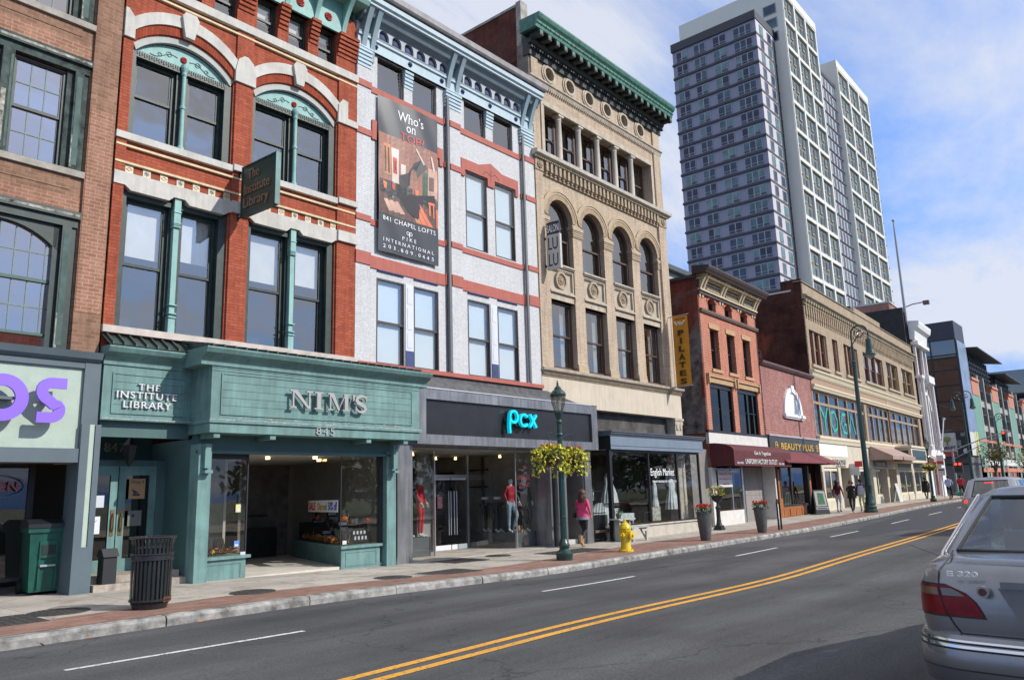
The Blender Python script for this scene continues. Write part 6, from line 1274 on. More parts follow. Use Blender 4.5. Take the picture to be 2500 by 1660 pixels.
# ============================================================ PARKING GARAGE
ga = thing('parking_garage', 'long green and salmon panelled parking garage with steel canopies at the far right', 'building', (103.8, 17.3, 0))
grn = P('sea_green_panel', (.14, .30, .24), .7, var=.06); sal = P('salmon_panel', (.50, .20, .13), .7, var=.06); cg = P('garage_concrete', (.36, .36, .34), .8); dkv = P('garage_void', (.02, .02, .022), .9, var=0)
w = MB(); L_ = 60
w.box(0, L_, .6, 30, 0, 13.5, 3)
per = 13.0; xx = 0.0
while xx < L_:
    w.box(xx, xx+4.2, -.1, .6, 1.6, 11.4, 0); w.box(xx, xx+4.2, -.15, .6, 11.4, 13.2, 1); w.box(xx-.1, xx+4.3, -.3, .6, 13.1, 13.4, 1)
    w.box(xx+4.2, xx+4.8, -.12, .6, 0, 14, 2).box(xx+8.2, xx+8.6, -.1, .6, 0, 14, 2).box(xx+12.4, xx+13, -.1, .6, 0, 12.5, 2)
    for z in (10.6, 7.6, 4.6): w.box(xx+4.8, xx+12.4, .1, .5, z-.3, z+.6, 2)
    w.box(xx, xx+13, -.15, .6, 5.9, 6.2, 1).box(xx+1, xx+12, -.2, .1, 3.2, 4.0, 4)
    for z in (11.0, 8.0):
        for k in range(18): w.box(xx+4.9+k*.42, xx+4.96+k*.42, .0, .05, z, z+1.3, 5)
        w.box(xx+4.8, xx+12.4, .0, .06, z+1.25, z+1.33, 5)
    xx += per
w.box(0, L_, -.18, .6, 2.4, 2.9, 1); xb = 0
while xb < L_: w.box(xb, xb+2.2, -.1, .6, 0, 2.4, 6); xb += 3.6
w.build('facade', [grn, sal, cg, dkv, P('garage_white', (.62, .63, .62), .7), P('rail_dark', (.05, .05, .05), .5), P('garage_brick', (.27, .1, .07), .8)], ga)
w = MB()
for a, b, z in ((.6, 17.5, 16.8), (19, 33, 15.4)):
    w.add([(a, -1.2, z+.0), (b, -1.2, z-.2), (b, 2.5, z+.3), (a, 2.5, z+.3), (a, -1.2, z+.12), (b, -1.2, z-.1), (b, 2.5, z+.4), (a, 2.5, z+.4)], [(0, 1, 2, 3), (4, 5, 6, 7), (0, 1, 5, 4), (1, 2, 6, 5), (3, 0, 4, 7)])
    for x in (a+1.0, a+6, b-7, b-1): w.box(x, x+.25, 1, 1.25, 13, z+.4)
for a, b in ((.8, 16), (20, 32)):
    w.box(a, b, .3, .5, 13.4, 13.8)
    for k in range(int((b-a)/1.1)): w.box(a+k*1.1, a+k*1.1+.14, .2, .4, 13.4, 16.3 if a < 5 else 15)
    for z in (14.2, 14.8, 15.4): w.box(a, b, .25, .35, z, z+.1)
    w.box(a+3, b, 1.5, 1.7, 13.4, 15.0)
w.build('steel_canopy', P('canopy_steel', (.06, .07, .08), .5, metal=.3), ga)
ft = thing('distant_office', 'far blue glass building above the end of the parking garage', 'building', (150, 15.5, 0)); MB().box(0, 40, 0, 20, 0, 19, 0).box(-.5, 40, -.5, 0, 0, 19.6, 1).build('block', [dgl, P('brown_office', (.2, .1, .08), .7)], ft)
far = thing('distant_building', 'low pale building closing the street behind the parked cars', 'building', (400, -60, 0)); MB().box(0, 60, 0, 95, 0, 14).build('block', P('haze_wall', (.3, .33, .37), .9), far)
# ============================================================ STREET FURNITURE
lampg = P('lamp_green', (.012, .045, .038), .35, var=.15, scale=8, coat=.3)
lamp_glass = GLASS('frosted_lamp_glass', .1, (.75, .75, .72), 0)
potm = P('grey_pot', (.10, .10, .095), .7, var=.25, scale=5, bmp=.2)
leaf_y = [P('leaf_yellow', (.78, .68, .05), .6, var=.25, scale=9), P('leaf_lime', (.40, .46, .04), .6, var=.25, scale=9), P('leaf_green', (.05, .11, .02), .6, var=.25, scale=9)]
redfl = P('red_petal', (.55, .015, .01), .5, var=.15); soil = P('coir_basket', (.07, .04, .022), .9, var=.3)
def basket(par_loc, label, group, n=760, R=.50):
    t = thing('hanging_basket', label, 'hanging basket', par_loc, 0, group)
    b = MB(); b.lathe([(.02, -.32), (.2, -.27), (.31, -.14), (.35, 0)], 0, 0, 12); b.build('basket', soil, t)
    q = MB()
    for k in range(n):
        a = random.uniform(0, 2*PI); rr = R*math.sqrt(random.random()); h = .13*(1-(rr/R)**2)+random.uniform(-.05, .1)
        if rr > R*.58: h -= random.random()**1.8*.55
        q.leaf((rr*math.cos(a), rr*math.sin(a), h), .10, random.choice([0, 0, 0, 1, 1, 2]), .6)
    q.build('foliage', leaf_y, t)
    q = MB()
    for k in range(5):
        c = (random.uniform(-.2, .25), random.uniform(-.2, .2), .2)
        for j in range(7): q.blob((c[0]+random.gauss(0, .035), c[1]+random.gauss(0, .035), c[2]+random.gauss(0, .02)), .026, 3)
    q.build('flowers', redfl, t); return t
def pedestrian_lamp(x, y, label, arms=True, sc=1.0):
    t = thing('street_lamp', label, 'street lamp', (x, y, gz(x)), 0, 'green post lamps with a lantern')
    t.scale = (sc, sc, sc)
    b = MB(); b.lathe([(.20, 0), (.20, .10), (.215, .13), (.205, .18), (.15, .22), (.11, .27), (.14, .33), (.145, .37), (.11, .43), (.085, .5)], 0, 0, 20); b.build('base', lampg, t, smooth=True)
    b = MB(); b.lathe([(.082, .5), (.07, 2.6), (.062, 3.0)], 0, 0, 24, rib=.10); b.lathe([(.08, 1.0), (.085, 1.03), (.08, 1.06)], 0, 0, 16)
    b.lathe([(.07, 3.0), (.085, 3.04), (.06, 3.09), (.055, 3.3), (.075, 3.36), (.06, 3.42), (.10, 3.56), (.11, 3.6), (.07, 3.63)], 0, 0, 16); b.build('post', lampg, t)
    b = MB(); b.lathe([(.09, 3.62), (.16, 3.82), (.185, 4.02)], 0, 0, 8); b.build('lantern_glass', lamp_glass, t)
    b = MB(); b.lathe([(.20, 4.02), (.205, 4.06), (.17, 4.12), (.12, 4.17), (.09, 4.18), (.09, 4.22), (.05, 4.26), (.025, 4.3), (.03, 4.33), (.015, 4.4), (.0, 4.44)], 0, 0, 12)
    for k in range(8): a = k*PI/4; b.tube([(.09*math.cos(a), .09*math.sin(a), 3.62), (.162*math.cos(a), .162*math.sin(a), 3.82), (.188*math.cos(a), .188*math.sin(a), 4.03)], .008, 4)
    b.build('lantern_cap', lampg, t)
    MB().lathe([(.05, 3.66), (.05, 3.9)], 0, 0, 8).build('bulb', P('bulb_white', (.7, .7, .66), .6), t)
    if arms:
        b = MB()
        for s in (-1, 1):
            b.tube([(0, 0, 2.95), (s*.3, 0, 3.05), (s*.55, 0, 3.08)], .014, 6); b.tube([(s*(.12+.1*math.cos(k*.6)), 0, 3.0+.09*math.sin(k*.6)) for k in range(10)], .009, 5)
            for dx, dy in ((.25, .1), (-.25, .1), (0, -.28)): b.tube([(s*.5, 0, 3.07), (s*.42+dx, dy, 2.45)], .005, 4)
        b.build('bracket_arm', lampg, t)
    return t
l1 = pedestrian_lamp(15.75, 11.75, 'dark green lantern lamp post with two flower baskets in front of the black shop front')
basket((15.75-.40, 11.75, 2.56+gz(15)), 'left yellow leaved hanging basket on the lamp post in front of the black shop', 'hanging flower baskets')
basket((15.75+.42, 11.75, 2.52+gz(15)), 'right yellow leaved hanging basket with red flowers on the lamp before the black shop', 'hanging flower baskets')
l2 = pedestrian_lamp(60.2, 13.2, 'farther dark green lantern lamp post with baskets before the rust and tan loft windows')
basket((59.75, 13.2, 2.6), 'far hanging basket of yellow foliage, left one on the distant lantern post', 'hanging flower baskets', 220)
basket((60.7, 13.2, 2.6), 'far hanging basket of yellow foliage, right one on the distant lantern post', 'hanging flower baskets', 220)
def tall_lamp(x, y, label, H=8.2, R_=.44, dirx=1, n=1):
    t = thing('street_lamp', label, 'street lamp', (x, y, gz(x)), -PI/2, 'tall green lamps with a crook top')
    b = MB(); b.lathe([(.34, 0), (.34, .12), (.30, .16), (.31, .3), (.26, .36), (.27, .48), (.22, .56), (.22, .7), (.16, .9), (.17, 1.0), (.17, 1.3), (.19, 1.34), (.18, 1.42)], 0, 0, 20); b.build('base', lampg, t, smooth=True)
    b = MB(); b.lathe([(.15, 1.42), (.125, 4), (.10, H-1.6), (.13, H-1.58), (.13, H-1.5), (.085, H-1.45), (.07, H-.6)], 0, 0, 16); b.build('post', lampg, t)
    b = MB(); 
    for s in ([1] if n == 1 else [1, -1]):
        s *= dirx
        b.tube([(0, 0, H-.7)]+[(s*(R_-R_*math.cos(PI*k/12)), 0, H+.0+R_*math.sin(PI*k/12)) for k in range(13)]+[(s*2*R_, 0, H-.35)], .045, 8)
        b.tube([(s*(R_+.62*R_*(1-k/26)*math.cos(k*.42+2.2)), 0, H+.0+.62*R_*(1-k/26)*math.sin(k*.42+2.2)) for k in range(20)], .028, 6); b.tube([(0, 0, H-.6), (s*.25, 0, H-.25), (s*.4, 0, H-.1)], .03, 6)
    b.build('crook', lampg, t)
    for s in ([1] if n == 1 else [1, -1]):
        s *= dirx; b = MB(); b.lathe([(.06, H-.3), (.14, H-.38), (.16, H-.6), (.2, H-.95), (.24, H-1.15), (.30, H-1.2), (.30, H-1.24)], s*2*R_, 0, 16); b.build('lamp_shade', lampg, t); MB().blob((s*2*R_, 0, H-1.26), .26, 6, 0, (1, 1, .6)).build('lamp_glass', P('lamp_lens', (.25, .28, .27), .2), t)
    return t
tall_lamp(43.7, 12.6, 'tall green crook-topped street lamp in front of the turquoise YOGA windows', 9.45)
tall_lamp(88, 15.6, 'tall double crook lamp standing before the mirror glass tower', 9.6, n=2)
tall_lamp(103, 15.2, 'far crook-topped lamp in front of the salmon and green garage, nearer one', 8.2)
tall_lamp(128, 16.0, 'far crook-topped lamp in front of the garage, farther one', 8.2)
# trash can
cb_ = P('litter_bin_black', (.018, .02, .022), .35, var=.2, coat=.2); rust = P('rust', (.14, .05, .02), .8, var=.5, scale=10)
t = thing('litter_bin', 'black slatted steel litter bin with flared rim on the brick edge of the pavement', 'litter bin', (5.72, 12.0, gz(5.7)+.01)); t.scale = (.80, .80, .97)
b = MB()
for k in range(30):
    a = 2*PI*k/30; c_, s_ = math.cos(a), math.sin(a); w_ = .042
    pr = [(.352, .10), (.36, .5), (.362, .86), (.368, .95), (.395, 1.05)]
    for (r0, z0), (r1, z1) in zip(pr, pr[1:]): b.quad(*[(r*c_-h*w_/2*s_, r*s_+h*w_/2*c_, z) for r, z, h in ((r0, z0, -1), (r0, z0, 1), (r1, z1, 1), (r1, z1, -1))]).quad(*[((r-.012)*c_-h*w_/2*s_, (r-.012)*s_+h*w_/2*c_, z) for r, z, h in ((r0, z0, -1), (r0, z0, 1), (r1, z1, 1), (r1, z1, -1))])
b.build('slats', cb_, t)
b = MB()
for r, z, rr in ((.35, .12, .02), (.367, .80, .016), (.367, .72, .014), (.40, 1.05, .016)): b.tube([(r*math.cos(2*PI*k/32), r*math.sin(2*PI*k/32), z) for k in range(32)], rr, 6, closed=True)
b.lathe([(.368, .72), (.368, .80)], 0, 0, 32); b.build('hoops', cb_, t)
MB().lathe([(.30, .05), (.31, .9)], 0, 0, 20).build('liner', P('green_black_liner', (.012, .03, .028), .6), t)
MB().lathe([(.30, 0), (.32, .06), (.34, .08)], 0, 0, 20).build('foot', cb_, t)
b = MB(); b.add([(.364*math.cos(a), .364*math.sin(a), z) for z in (.09, .17) for a in [-1.35+k*.12 for k in range(10)]], [(k, k+1, k+11, k+10) for k in range(9)]); b.build('rust_patch', rust, t)
# wheeled bin
gb = P('bin_green', (.008, .085, .062), .4, var=.25, scale=4); t = thing('wheeled_bin', 'green wheeled waste bin with black lid in the dark shop recess at far left', 'wheeled bin', (5.62, 15.95, gz(5)), math.radians(-8)); t.scale = (1.04, 1, 1.16)
b = MB(); b.add([(x*(.26 if z < .5 else .31), y*(.30 if z < .5 else .36)-.0, z) for z in (.05, .98) for x, y in ((-1, -1), (1, -1), (1, 1), (-1, 1))], [(0, 1, 5, 4), (1, 2, 6, 5), (2, 3, 7, 6), (3, 0, 4, 7), (0, 3, 2, 1), (4, 5, 6, 7)]); b.box(-.34, .34, -.39, .38, .93, 1.0); b.build('body', gb, t)
b = MB(); b.box(-.15, .12, -.375, -.33, .55, .80, 0).box(-.12, .09, -.385, -.37, .60, .74, 1).box(-.13, .1, -.39, -.33, .42, .45, 2).box(-.15, -.12, -.36, -.3, .1, .55, 0).box(.1, .13, -.36, -.3, .1, .55, 0); b.build('front_relief', [gb, P('bin_shadow', (.01, .02, .02), .6, var=0), P('grey_pole', (.34, .35, .38), .5)], t)
b = MB(); b.sweep([(-.41, 1.0), (-.41, 1.06), (-.2, 1.13), (.2, 1.13), (.41, 1.08), (.41, 1.0)], -.35, .35); b.build('lid', P('bin_lid', (.02, .022, .024), .35), t)
for s in (-1, 1):
    b = MB(); b.lathe([(.1, -.03), (.1, .03)], 0, 0, 14); o = b.build('wheel', P('rubber', (.015, .015, .015), .8, var=0), t); o.rotation_euler = (0, PI/2, 0); o.location = (s*.3, .3, .1)
# utility cabinet by the steps
t = thing('cast_box', 'small black ash bin on a post beside the library steps', 'ash bin', (6.42, 15.2, gz(6.4))); b = MB(); b.box(-.12, .12, -.12, .12, 0, .6); b.sweep([(-.16, .6), (-.05, .74), (.05, .74), (.16, .6)], -.14, .14); b.build('body', P('dull_black', (.02, .022, .025), .5), t)
# hydrant
ye = P('hydrant_yellow', (.72, .50, .01), .45, var=.14, scale=12, coat=.2)
def hydrant(x, y, label):
    t = thing('fire_hydrant', label, 'fire hydrant', (x, y, gz(x)+.005), 0, 'yellow fire hydrants')
    MB().lathe([(.20, 0), (.20, .04), (.145, .06), (.14, .12), (.13, .16), (.125, .5), (.15, .53), (.15, .57), (.13, .58)], 0, 0, 20).build('barrel', ye, t, smooth=True)
    MB().lathe([(.16, .58), (.165, .62), (.15, .64), (.13, .70), (.08, .75), (.05, .77), (.05, .80), (.03, .81), (.03, .85)], 0, 0, 20).build('bonnet', ye, t, smooth=True)
    for ang, r, l in ((0, .06, .2), (PI, .06, .2), (-PI/2, .085, .22)):
        o = MB().lathe([(r, .0), (r, l-.05), (r*1.25, l-.05), (r*1.25, l), (r*.4, l+.01), (r*.4, l+.05)], 0, 0, 12).build('nozzle', ye, t); o.location = (0, 0, .43); o.rotation_euler = (0, PI/2, ang)
    b = MB()
    for k in range(8): a = k*PI/4; b.lathe([(.014, .04), (.014, .065)], .175*math.cos(a), .175*math.sin(a), 6)
    for k in range(8): a = k*PI/4; b.lathe([(.011, .5), (.011, .66)], .15*math.cos(a), .15*math.sin(a), 6)
    b.build('bolts', ye, t); return t
hydrant(18.5, 11.72, 'bright yellow fire hydrant on the brick kerb strip in front of the iron gate')
hydrant(84.5, 16.0, 'distant yellow fire hydrant across the side street beyond the cyclists')
# planters
lfg = [P('geranium_leaf', (.045, .12, .025), .6, var=.3, scale=12), P('geranium_leaf_dark', (.02, .06, .015), .6, var=.2)]
def planter(x, y, label, pot=True, z0=0, R=.32, n=260, nf=26, mats=None, name='flower_planter'):
    t = thing(name, label, 'planter', (x, y, gz(x)+z0), 0, 'flower planters on the pavement'); t.scale = (.70, .70, .95)
    if pot: MB().lathe([(.20, 0), (.23, .05), (.30, .5), (.335, .8), (.34, .9), (.31, .93), (.28, .88), (.0, .86)], 0, 0, 24).build('pot', potm, t, smooth=True)
    zb = .9 if pot else 0
    q = MB()
    for k in range(n):
        a = random.uniform(0, 2*PI); rr = R*math.sqrt(random.random())*1.25; q.leaf((rr*math.cos(a), rr*math.sin(a), zb+random.uniform(-.04, .24)*(1.1-rr)), .095, random.choice([0, 0, 1]), .8)
    q.build('foliage', mats or lfg, t); q = MB()
    for k in range(nf):
        a = random.uniform(0, 2*PI); rr = R*math.sqrt(random.random())*1.15; c = (rr*math.cos(a), rr*math.sin(a), zb+.2+random.uniform(-.06, .1)*(1-rr))
        for j in range(6): q.blob((c[0]+random.gauss(0, .022), c[1]+random.gauss(0, .022), c[2]+random.gauss(0, .014)), .022, 3)
    q.build('flowers', redfl, t); return t
planter(23.05, 11.65, 'tall grey round planter with red geraniums nearest the kerb, left one')
planter(27.3, 11.6, 'tall grey round planter with red geraniums, right one before the maroon awning')
t = thing('urn_planter', 'black cast iron pedestal urn with yellow green foliage beside the left grey planter', 'planter', (28.7, 13.9, gz(28))); t.scale = (.64, .64, .9)
MB().box(-.26, .26, -.26, .26, 0, .1).box(-.22, .22, -.22, .22, .1, .2).lathe([(.2, .2), (.15, .3), (.12, .5), (.12, .85), (.17, .95), (.08, 1.02), (.07, 1.15), (.2, 1.2), (.32, 1.3), (.36, 1.45), (.38, 1.47)], 0, 0, 16).build('urn', P('cast_black', (.018, .019, .02), .5), t, smooth=True)
q = MB()
for k in range(420):
    a = random.uniform(0, 2*PI); rr = .5*math.sqrt(random.random()); q.leaf((rr*math.cos(a), rr*math.sin(a), 1.55+random.uniform(-.2, .45)*(1-rr)), .10, random.choice([0, 1, 1, 2, 2, 2]), .5)
q.build('foliage', leaf_y, t); q = MB()
for k in range(6):
    c = (random.uniform(-.45, .2), random.uniform(-.3, .3), 1.6+random.uniform(-.1, .2))
    for j in range(5): q.blob((c[0]+random.gauss(0, .025), c[1]+random.gauss(0, .025), c[2]+random.gauss(0, .02)), .024, 3)
q.build('flowers', P('orange_red_petal', (.6, .06, .02), .5), t)
# bench outside the market shop
woodw = P('grey_white_wood', (.40, .41, .38), .7, var=.15)
t = thing('picnic_bench', 'small pale wooden bench and table below the market shop window', 'bench', (22.4, 13.75, gz(22)))
MB().box(-.55, .55, -.16, .16, .42, .46).build('seat', woodw, t); MB().box(-.7, .3, .2, .6, .68, .72).build('tabletop', woodw, t)
for x in (-.42, .42):
    b = MB(); b.add([(x-.03, -.15, 0), (x+.03, -.15, 0), (x+.03, .12, .42), (x-.03, .12, .42), (x-.03, -.09, 0), (x+.03, -.09, 0), (x+.03, .16, .42), (x-.03, .16, .42)], [(0, 1, 2, 3), (4, 5, 6, 7), (0, 4, 7, 3), (1, 5, 6, 2)]); b.box(x-.05, x+.05, -.14, .14, .36, .42); b.box(x-.04, x+.04, -.14, -.08, 0, .3); b.build('leg', woodw, t)
b = MB()
for x in (-.5, .1): b.box(x-.03, x+.03, .3, .5, 0, .68)
b.build('table_trestle', woodw, t)
t = thing('potted_plant', 'small green pot plant on the pale table below the market window', 'pot plant', (22.0, 14.15, gz(22)+.72)); MB().lathe([(.07, 0), (.1, .14)], 0, 0, 10).build('pot', potm, t); q = MB()
for k in range(70): q.leaf((random.gauss(0, .07), random.gauss(0, .07), .2+random.gauss(0, .06)), .07, 0)
q.build('foliage', [lfg[0]], t)
# handrail, sandwich boards, bike rack
t = thing('handrail', 'black bent tube rack post at the kerb before the maroon awnings', 'rack', (29.05, 11.65, gz(29))); MB().tube([(-.1, 0, 0), (-.1, 0, 1.0), (-.04, 0, 1.1), (.1, .02, 1.04), (.28, .05, .86), (.28, .05, 0)], .035, 8).build('rail', iron, t)
t = thing('sandwich_board', 'black A-frame board with green picture outside the gold lettered shop', 'sandwich board', (42.0, 14.6, gz(42)), math.radians(-35))
b = MB(); b.add([(-.42, -.22, .0), (.42, -.22, 0), (.36, .0, 1.25), (-.36, .0, 1.25), (-.42, -.17, 0), (.42, -.17, 0), (.36, .05, 1.25), (-.36, .05, 1.25)], [(0, 1, 2, 3), (4, 7, 6, 5), (0, 3, 7, 4), (1, 5, 6, 2)]); b.add([(-.42, .3, .0), (.42, .3, 0), (.36, .05, 1.25), (-.36, .05, 1.25)], [(0, 1, 2, 3)]); b.build('frame', iron, t)
b = MB(); f_ = lambda u, z: (u, -.235+.22*z/1.25, z)
b.quad(f_(-.33, .42), f_(.33, .42), f_(.31, 1.18), f_(-.31, 1.18), 0); b.quad(f_(-.36, .24), f_(.36, .24), f_(.35, .38), f_(-.35, .38), 0)
g2 = lambda u, z: (u, -.239+.22*z/1.25, z); b.quad(g2(-.2, .5), g2(.22, .5), g2(.2, 1.05), g2(-.14, 1.1), 1); b.quad(g2(-.3, .27), g2(.3, .27), g2(.29, .34), g2(-.29, .34), 2)
b.build('poster', [P('board_grey', (.35, .36, .33), .6), P('board_green', (.03, .13, .05), .6, var=.6, scale=12), P('board_dark', (.06, .06, .06), .6, var=.5, scale=40)], t)
t = thing('sandwich_board', 'white A-frame board leaning beside the cream doorway past the walkers', 'sandwich board', (61.5, 15.8, gz(61))); b = MB(); b.add([(-.4, -.25, 0), (.4, -.25, 0), (.35, 0, 1.3), (-.35, 0, 1.3), (-.4, .3, 0), (.4, .3, 0)], [(0, 1, 2, 3), (4, 3, 2, 5)]); b.build('frame', P('banner_white', (.55, .57, .55), .8), t)
# covers and plates in the pavement
irc = P('cover_iron', (.085, .08, .075), .6, var=.3, scale=30, metal=.4, bmp=.8, bscale=90)
def cover(x, y, r, label, name='manhole_cover', sx=1, plate=None):
    t = thing(name, label, 'manhole cover' if not plate else 'grate', (x, y, gz(x)+.006), math.radians(-2))
    b = MB()
    if plate:
        a, c = plate; b.box(-a, a, -c, c, -.02, .004)
        for k in range(int(2*a/.12)):
            for j in range(int(2*c/.1)): b.box(-a+.03+k*.12, -a+.11+k*.12, -c+.03+j*.1, -c+.07+j*.1, .004, .009)
    else:
        b.lathe([(r, -.02), (r, .004), (r-.03, .008), (r-.05, .003), (r-.08, .003), (r-.08, .006), (.05, .006)], 0, 0, 32)
        for k in range(-4, 5):
            for j in range(-4, 5):
                if math.hypot(k, j)*.09 < r-.12: b.box(k*.09-.025, k*.09+.025, j*.09-.025, j*.09+.025, .006, .011)
    b.build('cover', irc, t)
cover(4.8, 12.9, .42, 'round iron cover in the shadow left of the litter bin'); cover(7.65, 12.35, .38, 'round iron cover in front of the teal shop bulkhead'); cover(10.65, 12.2, .38, 'round iron cover on the pavement nearest the black shop front')
cover(16.2, 14.3, .35, 'small round cover before the glass doors of the black shop')
cover(12.0, 12.15, 0, 'rectangular diamond plate hatch at the brick strip before the steel pillar', 'pavement_hatch', plate=(.75, .42)); cover(14.6, 14.2, 0, 'dark iron grating in front of the left display window of the black shop', 'pavement_grating', plate=(.6, .5)); cover(18.1, 13.2, 0, 'long flush hatch behind the lantern post', 'pavement_hatch', plate=(1.1, .5)); cover(3.9, 12.6, 0, 'grey steel plate in the pavement at the left edge', 'pavement_hatch', plate=(.5, .55))
t = thing('litter_scraps', 'orange scraps of litter in the gutter below the left kerb stones', 'litter'); b = MB()
for x, y in ((4.45, 10.93), (5.95, 10.9), (6.1, 10.88), (6.25, 10.92), (3.9, 10.9)): b.leaf((x, y, rz_(x, y)+.02), .09, 0, 3)
b.build('scraps', P('orange_scrap', (.5, .16, .04), .8), t)
# ============================================================ SIGNS THAT STICK OUT
PR = -PI/2
t = thing('blade_sign', 'dark green projecting sign reading The Institute Library in bronze letters', 'sign', (8.75, 15.2, 0), PR+math.radians(2))
gs = P('sign_green', (.022, .055, .045), .45, var=.15); b = MB(); b.box(.18, 1.38, -.045, .045, 7.84, 8.94); b.box(.16, 1.40, -.06, .06, 7.80, 7.84).box(.16, 1.40, -.06, .06, 8.94, 8.98).box(.14, .18, -.06, .06, 7.80, 8.98).box(1.38, 1.42, -.06, .06, 7.80, 8.98); b.build('panel', gs, t)
MB().box(1.421, 1.43, -.06, .06, 7.80, 8.98).build('edge_strip', teal, t)
b = MB(); textmb(b, 'The', .40, .82, 8.62, 8.84, -.07, -.045, serif=.03); textmb(b, 'Institute', .26, 1.22, 8.28, 8.52, -.07, -.045, serif=.03); textmb(b, 'Library', .24, 1.2, 7.90, 8.20, -.07, -.045, serif=.03); b.build('raised_letters', P('bronze_letter', (.26, .17, .11), .5, var=.1), t)
b = MB(); b.tube([(-.05, 0, 7.83), (.3, 0, 7.83)], .02).tube([(-.05, 0, 8.9), (.3, 0, 8.9)], .02); b.box(-.08, .0, -.02, .02, 8.78, 9.0).box(-.08, 0, -.02, .02, 7.78, 7.95); b.build('wall_bracket', iron, t)
t = thing('blade_sign', 'black and white projecting salon sign on the buff brick pier', 'sign', (19.75, 15.03, 0), PR+math.radians(6))
b = MB(); b.box(.12, .60, -.05, .05, 9.98, 10.42, 0).box(.10, .62, -.06, .06, 8.80, 9.98, 1); b.build('panel', [blk, P('sign_grey_white', (.50, .49, .46), .6, var=.05)], t)
b = MB(); textmb(b, 'SALON', .14, .58, 10.06, 10.32, -.06, -.05); textmb(b, 'LU', .18, .54, 9.46, 9.88, -.068, -.06, mi=1); textmb(b, 'LU', .18, .54, 8.90, 9.32, -.068, -.06, mi=1); b.build('letters', [P('print_white', (.80, .80, .82), .5, var=0), P('ink_black', (.02, .02, .02), .5, var=0)], t)
b = MB(); b.tube([(0, 0, 9.9), (.14, 0, 9.9)], .025).tube([(0, 0, 8.95), (.14, 0, 8.95)], .025).blob((0, 0, 9.9), .06, 5).blob((0, 0, 8.95), .06, 5); b.build('wall_bracket', rust, t)
t = thing('pilates_banner', 'narrow vertical orange banner reading PILATES at the right edge of the buff building', 'banner', (27.7, 15.03, 0), PR)
b = MB(); nb = 12
for k in range(nb):
    z0 = 5.6+2.8*k/nb; z1 = 5.6+2.8*(k+1)/nb; y_ = lambda z: -.02*math.sin(z*2.3); 
    b.quad((.28, y_(z0), z0), (.94, y_(z0)-.01, z0), (.94, y_(z1)-.01, z1), (.28, y_(z1), z1)).quad((.28, y_(z0)+.01, z0), (.94, y_(z0), z0), (.94, y_(z1), z1), (.28, y_(z1)+.01, z1))
b.build('cloth', P('orange_cloth', (.62, .27, .02), .75, var=.08), t)
b = MB()
for k, ch in enumerate('PILATES'): 
    zc_ = 7.72-k*.325; wd = .12 if ch == 'I' else .28; textmb(b, ch, .61-wd/2, .61+wd/2, zc_-.11, zc_+.11, -.06, -.035, serif=.05, bold=.02)
textmb(b, 'west rock', .38, .84, 8.26, 8.34, -.06, -.035, mi=1); b.stroke([(.40, 8.20), (.48, 8.04), (.55, 8.16), (.62, 8.04), (.68, 8.14)], .045, -.06, -.035, 2); b.stroke([(.62, 8.17), (.7, 8.04), (.84, 8.2)], .045, -.06, -.035, 2); b.build('letters', [P('brown_ink', (.045, .025, .015), .7, var=0), P('rust_ink', (.35, .1, .03), .7, var=0), P('print_white', (.80, .80, .82), .5, var=0)], t)
b = MB(); b.tube([(-.1, 0, 8.42), (.98, 0, 8.44)], .018).tube([(-.1, 0, 5.58), (.96, 0, 5.58)], .018).tube([(.2, 0, 5.5), (.2, 0, 8.45)], .012); b.build('pole', P('grey_pole', (.34, .35, .38), .5), t)
t = thing('library_lantern', 'dark iron hanging lantern in the shaded library entry', 'lantern', (7.0, 15.9, 0)); b = MB(); b.lathe([(.02, 2.38), (.06, 2.45), (.13, 2.62), (.15, 2.8), (.08, 2.88), (.03, 2.95), (.01, 3.2)], 0, 0, 6); b.build('lantern', P('dark_lantern', (.02, .018, .02), .5), t)
# sale banner and display inside the jewellery shop
t = thing('sale_banner', 'white paper strip with rainbow SALE Diamond 50% off lettering on the jewellery shop glass', 'banner', (11.43+.44, 14.93+1.26, 0), math.radians(-108.8)); t.scale = (1.5, 1, 1)
b = MB(); b.box(-.80, .76, 0, .006, 1.32, 1.60); b.build('paper', P('banner_paper', (.85, .84, .85), .7, var=.03), t)
rb_cols = [P('rb_%d' % i, c, .6, var=0) for i, c in enumerate([(.6, .03, .05), (.6, .3, .02), (.1, .4, .05), (.06, .08, .45)])]
b = MB(); textmb(b, 'SALE', -.76, -.40, 1.36, 1.56, -.006, 0, mi=0, bold=.02); textmb(b, 'Diam', -.26, .02, 1.36, 1.54, -.006, 0, mi=1, bold=.01); textmb(b, 'ond', .04, .22, 1.36, 1.54, -.006, 0, mi=2, bold=.01); textmb(b, '50% off', .29, .73, 1.36, 1.56, -.006, 0, mi=3, bold=.01); b.build('rainbow_letters', rb_cols, t)
velvet = P('black_velvet', (.012, .011, .012), .9, var=.2); gold = P('gold', (.55, .36, .08), .35, metal=.8)
FX = frame_of((6.07, 15.338), (11.98, 15.206)); ca, sa = math.cos(FX[1]), math.sin(FX[1])
def RB(u, y, z=0): return (6.07+u*ca-y*sa, 15.338+u*sa+y*ca, z)
leafc = [P('autumn_orange', (.55, .17, .02), .7), P('autumn_yellow', (.60, .42, .03), .7), P('autumn_red', (.38, .04, .02), .7)]
def garland(u0, u1, y, z, n, label, dy=0):
    t = thing('leaf_garland', label, 'garland', RB(u0, y, z), FX[1]); q = MB()
    for k in range(n): a = random.uniform(0, u1-u0); q.leaf((a, random.gauss(0, .05)+dy*a, .04+abs(random.gauss(0, .05))), .085, random.randrange(3), 1)
    q.build('foliage', leafc, t)
garland(2.15, 2.9, -.12, .58, 90, 'orange autumn leaf garland in the small left window of the jewellery shop')
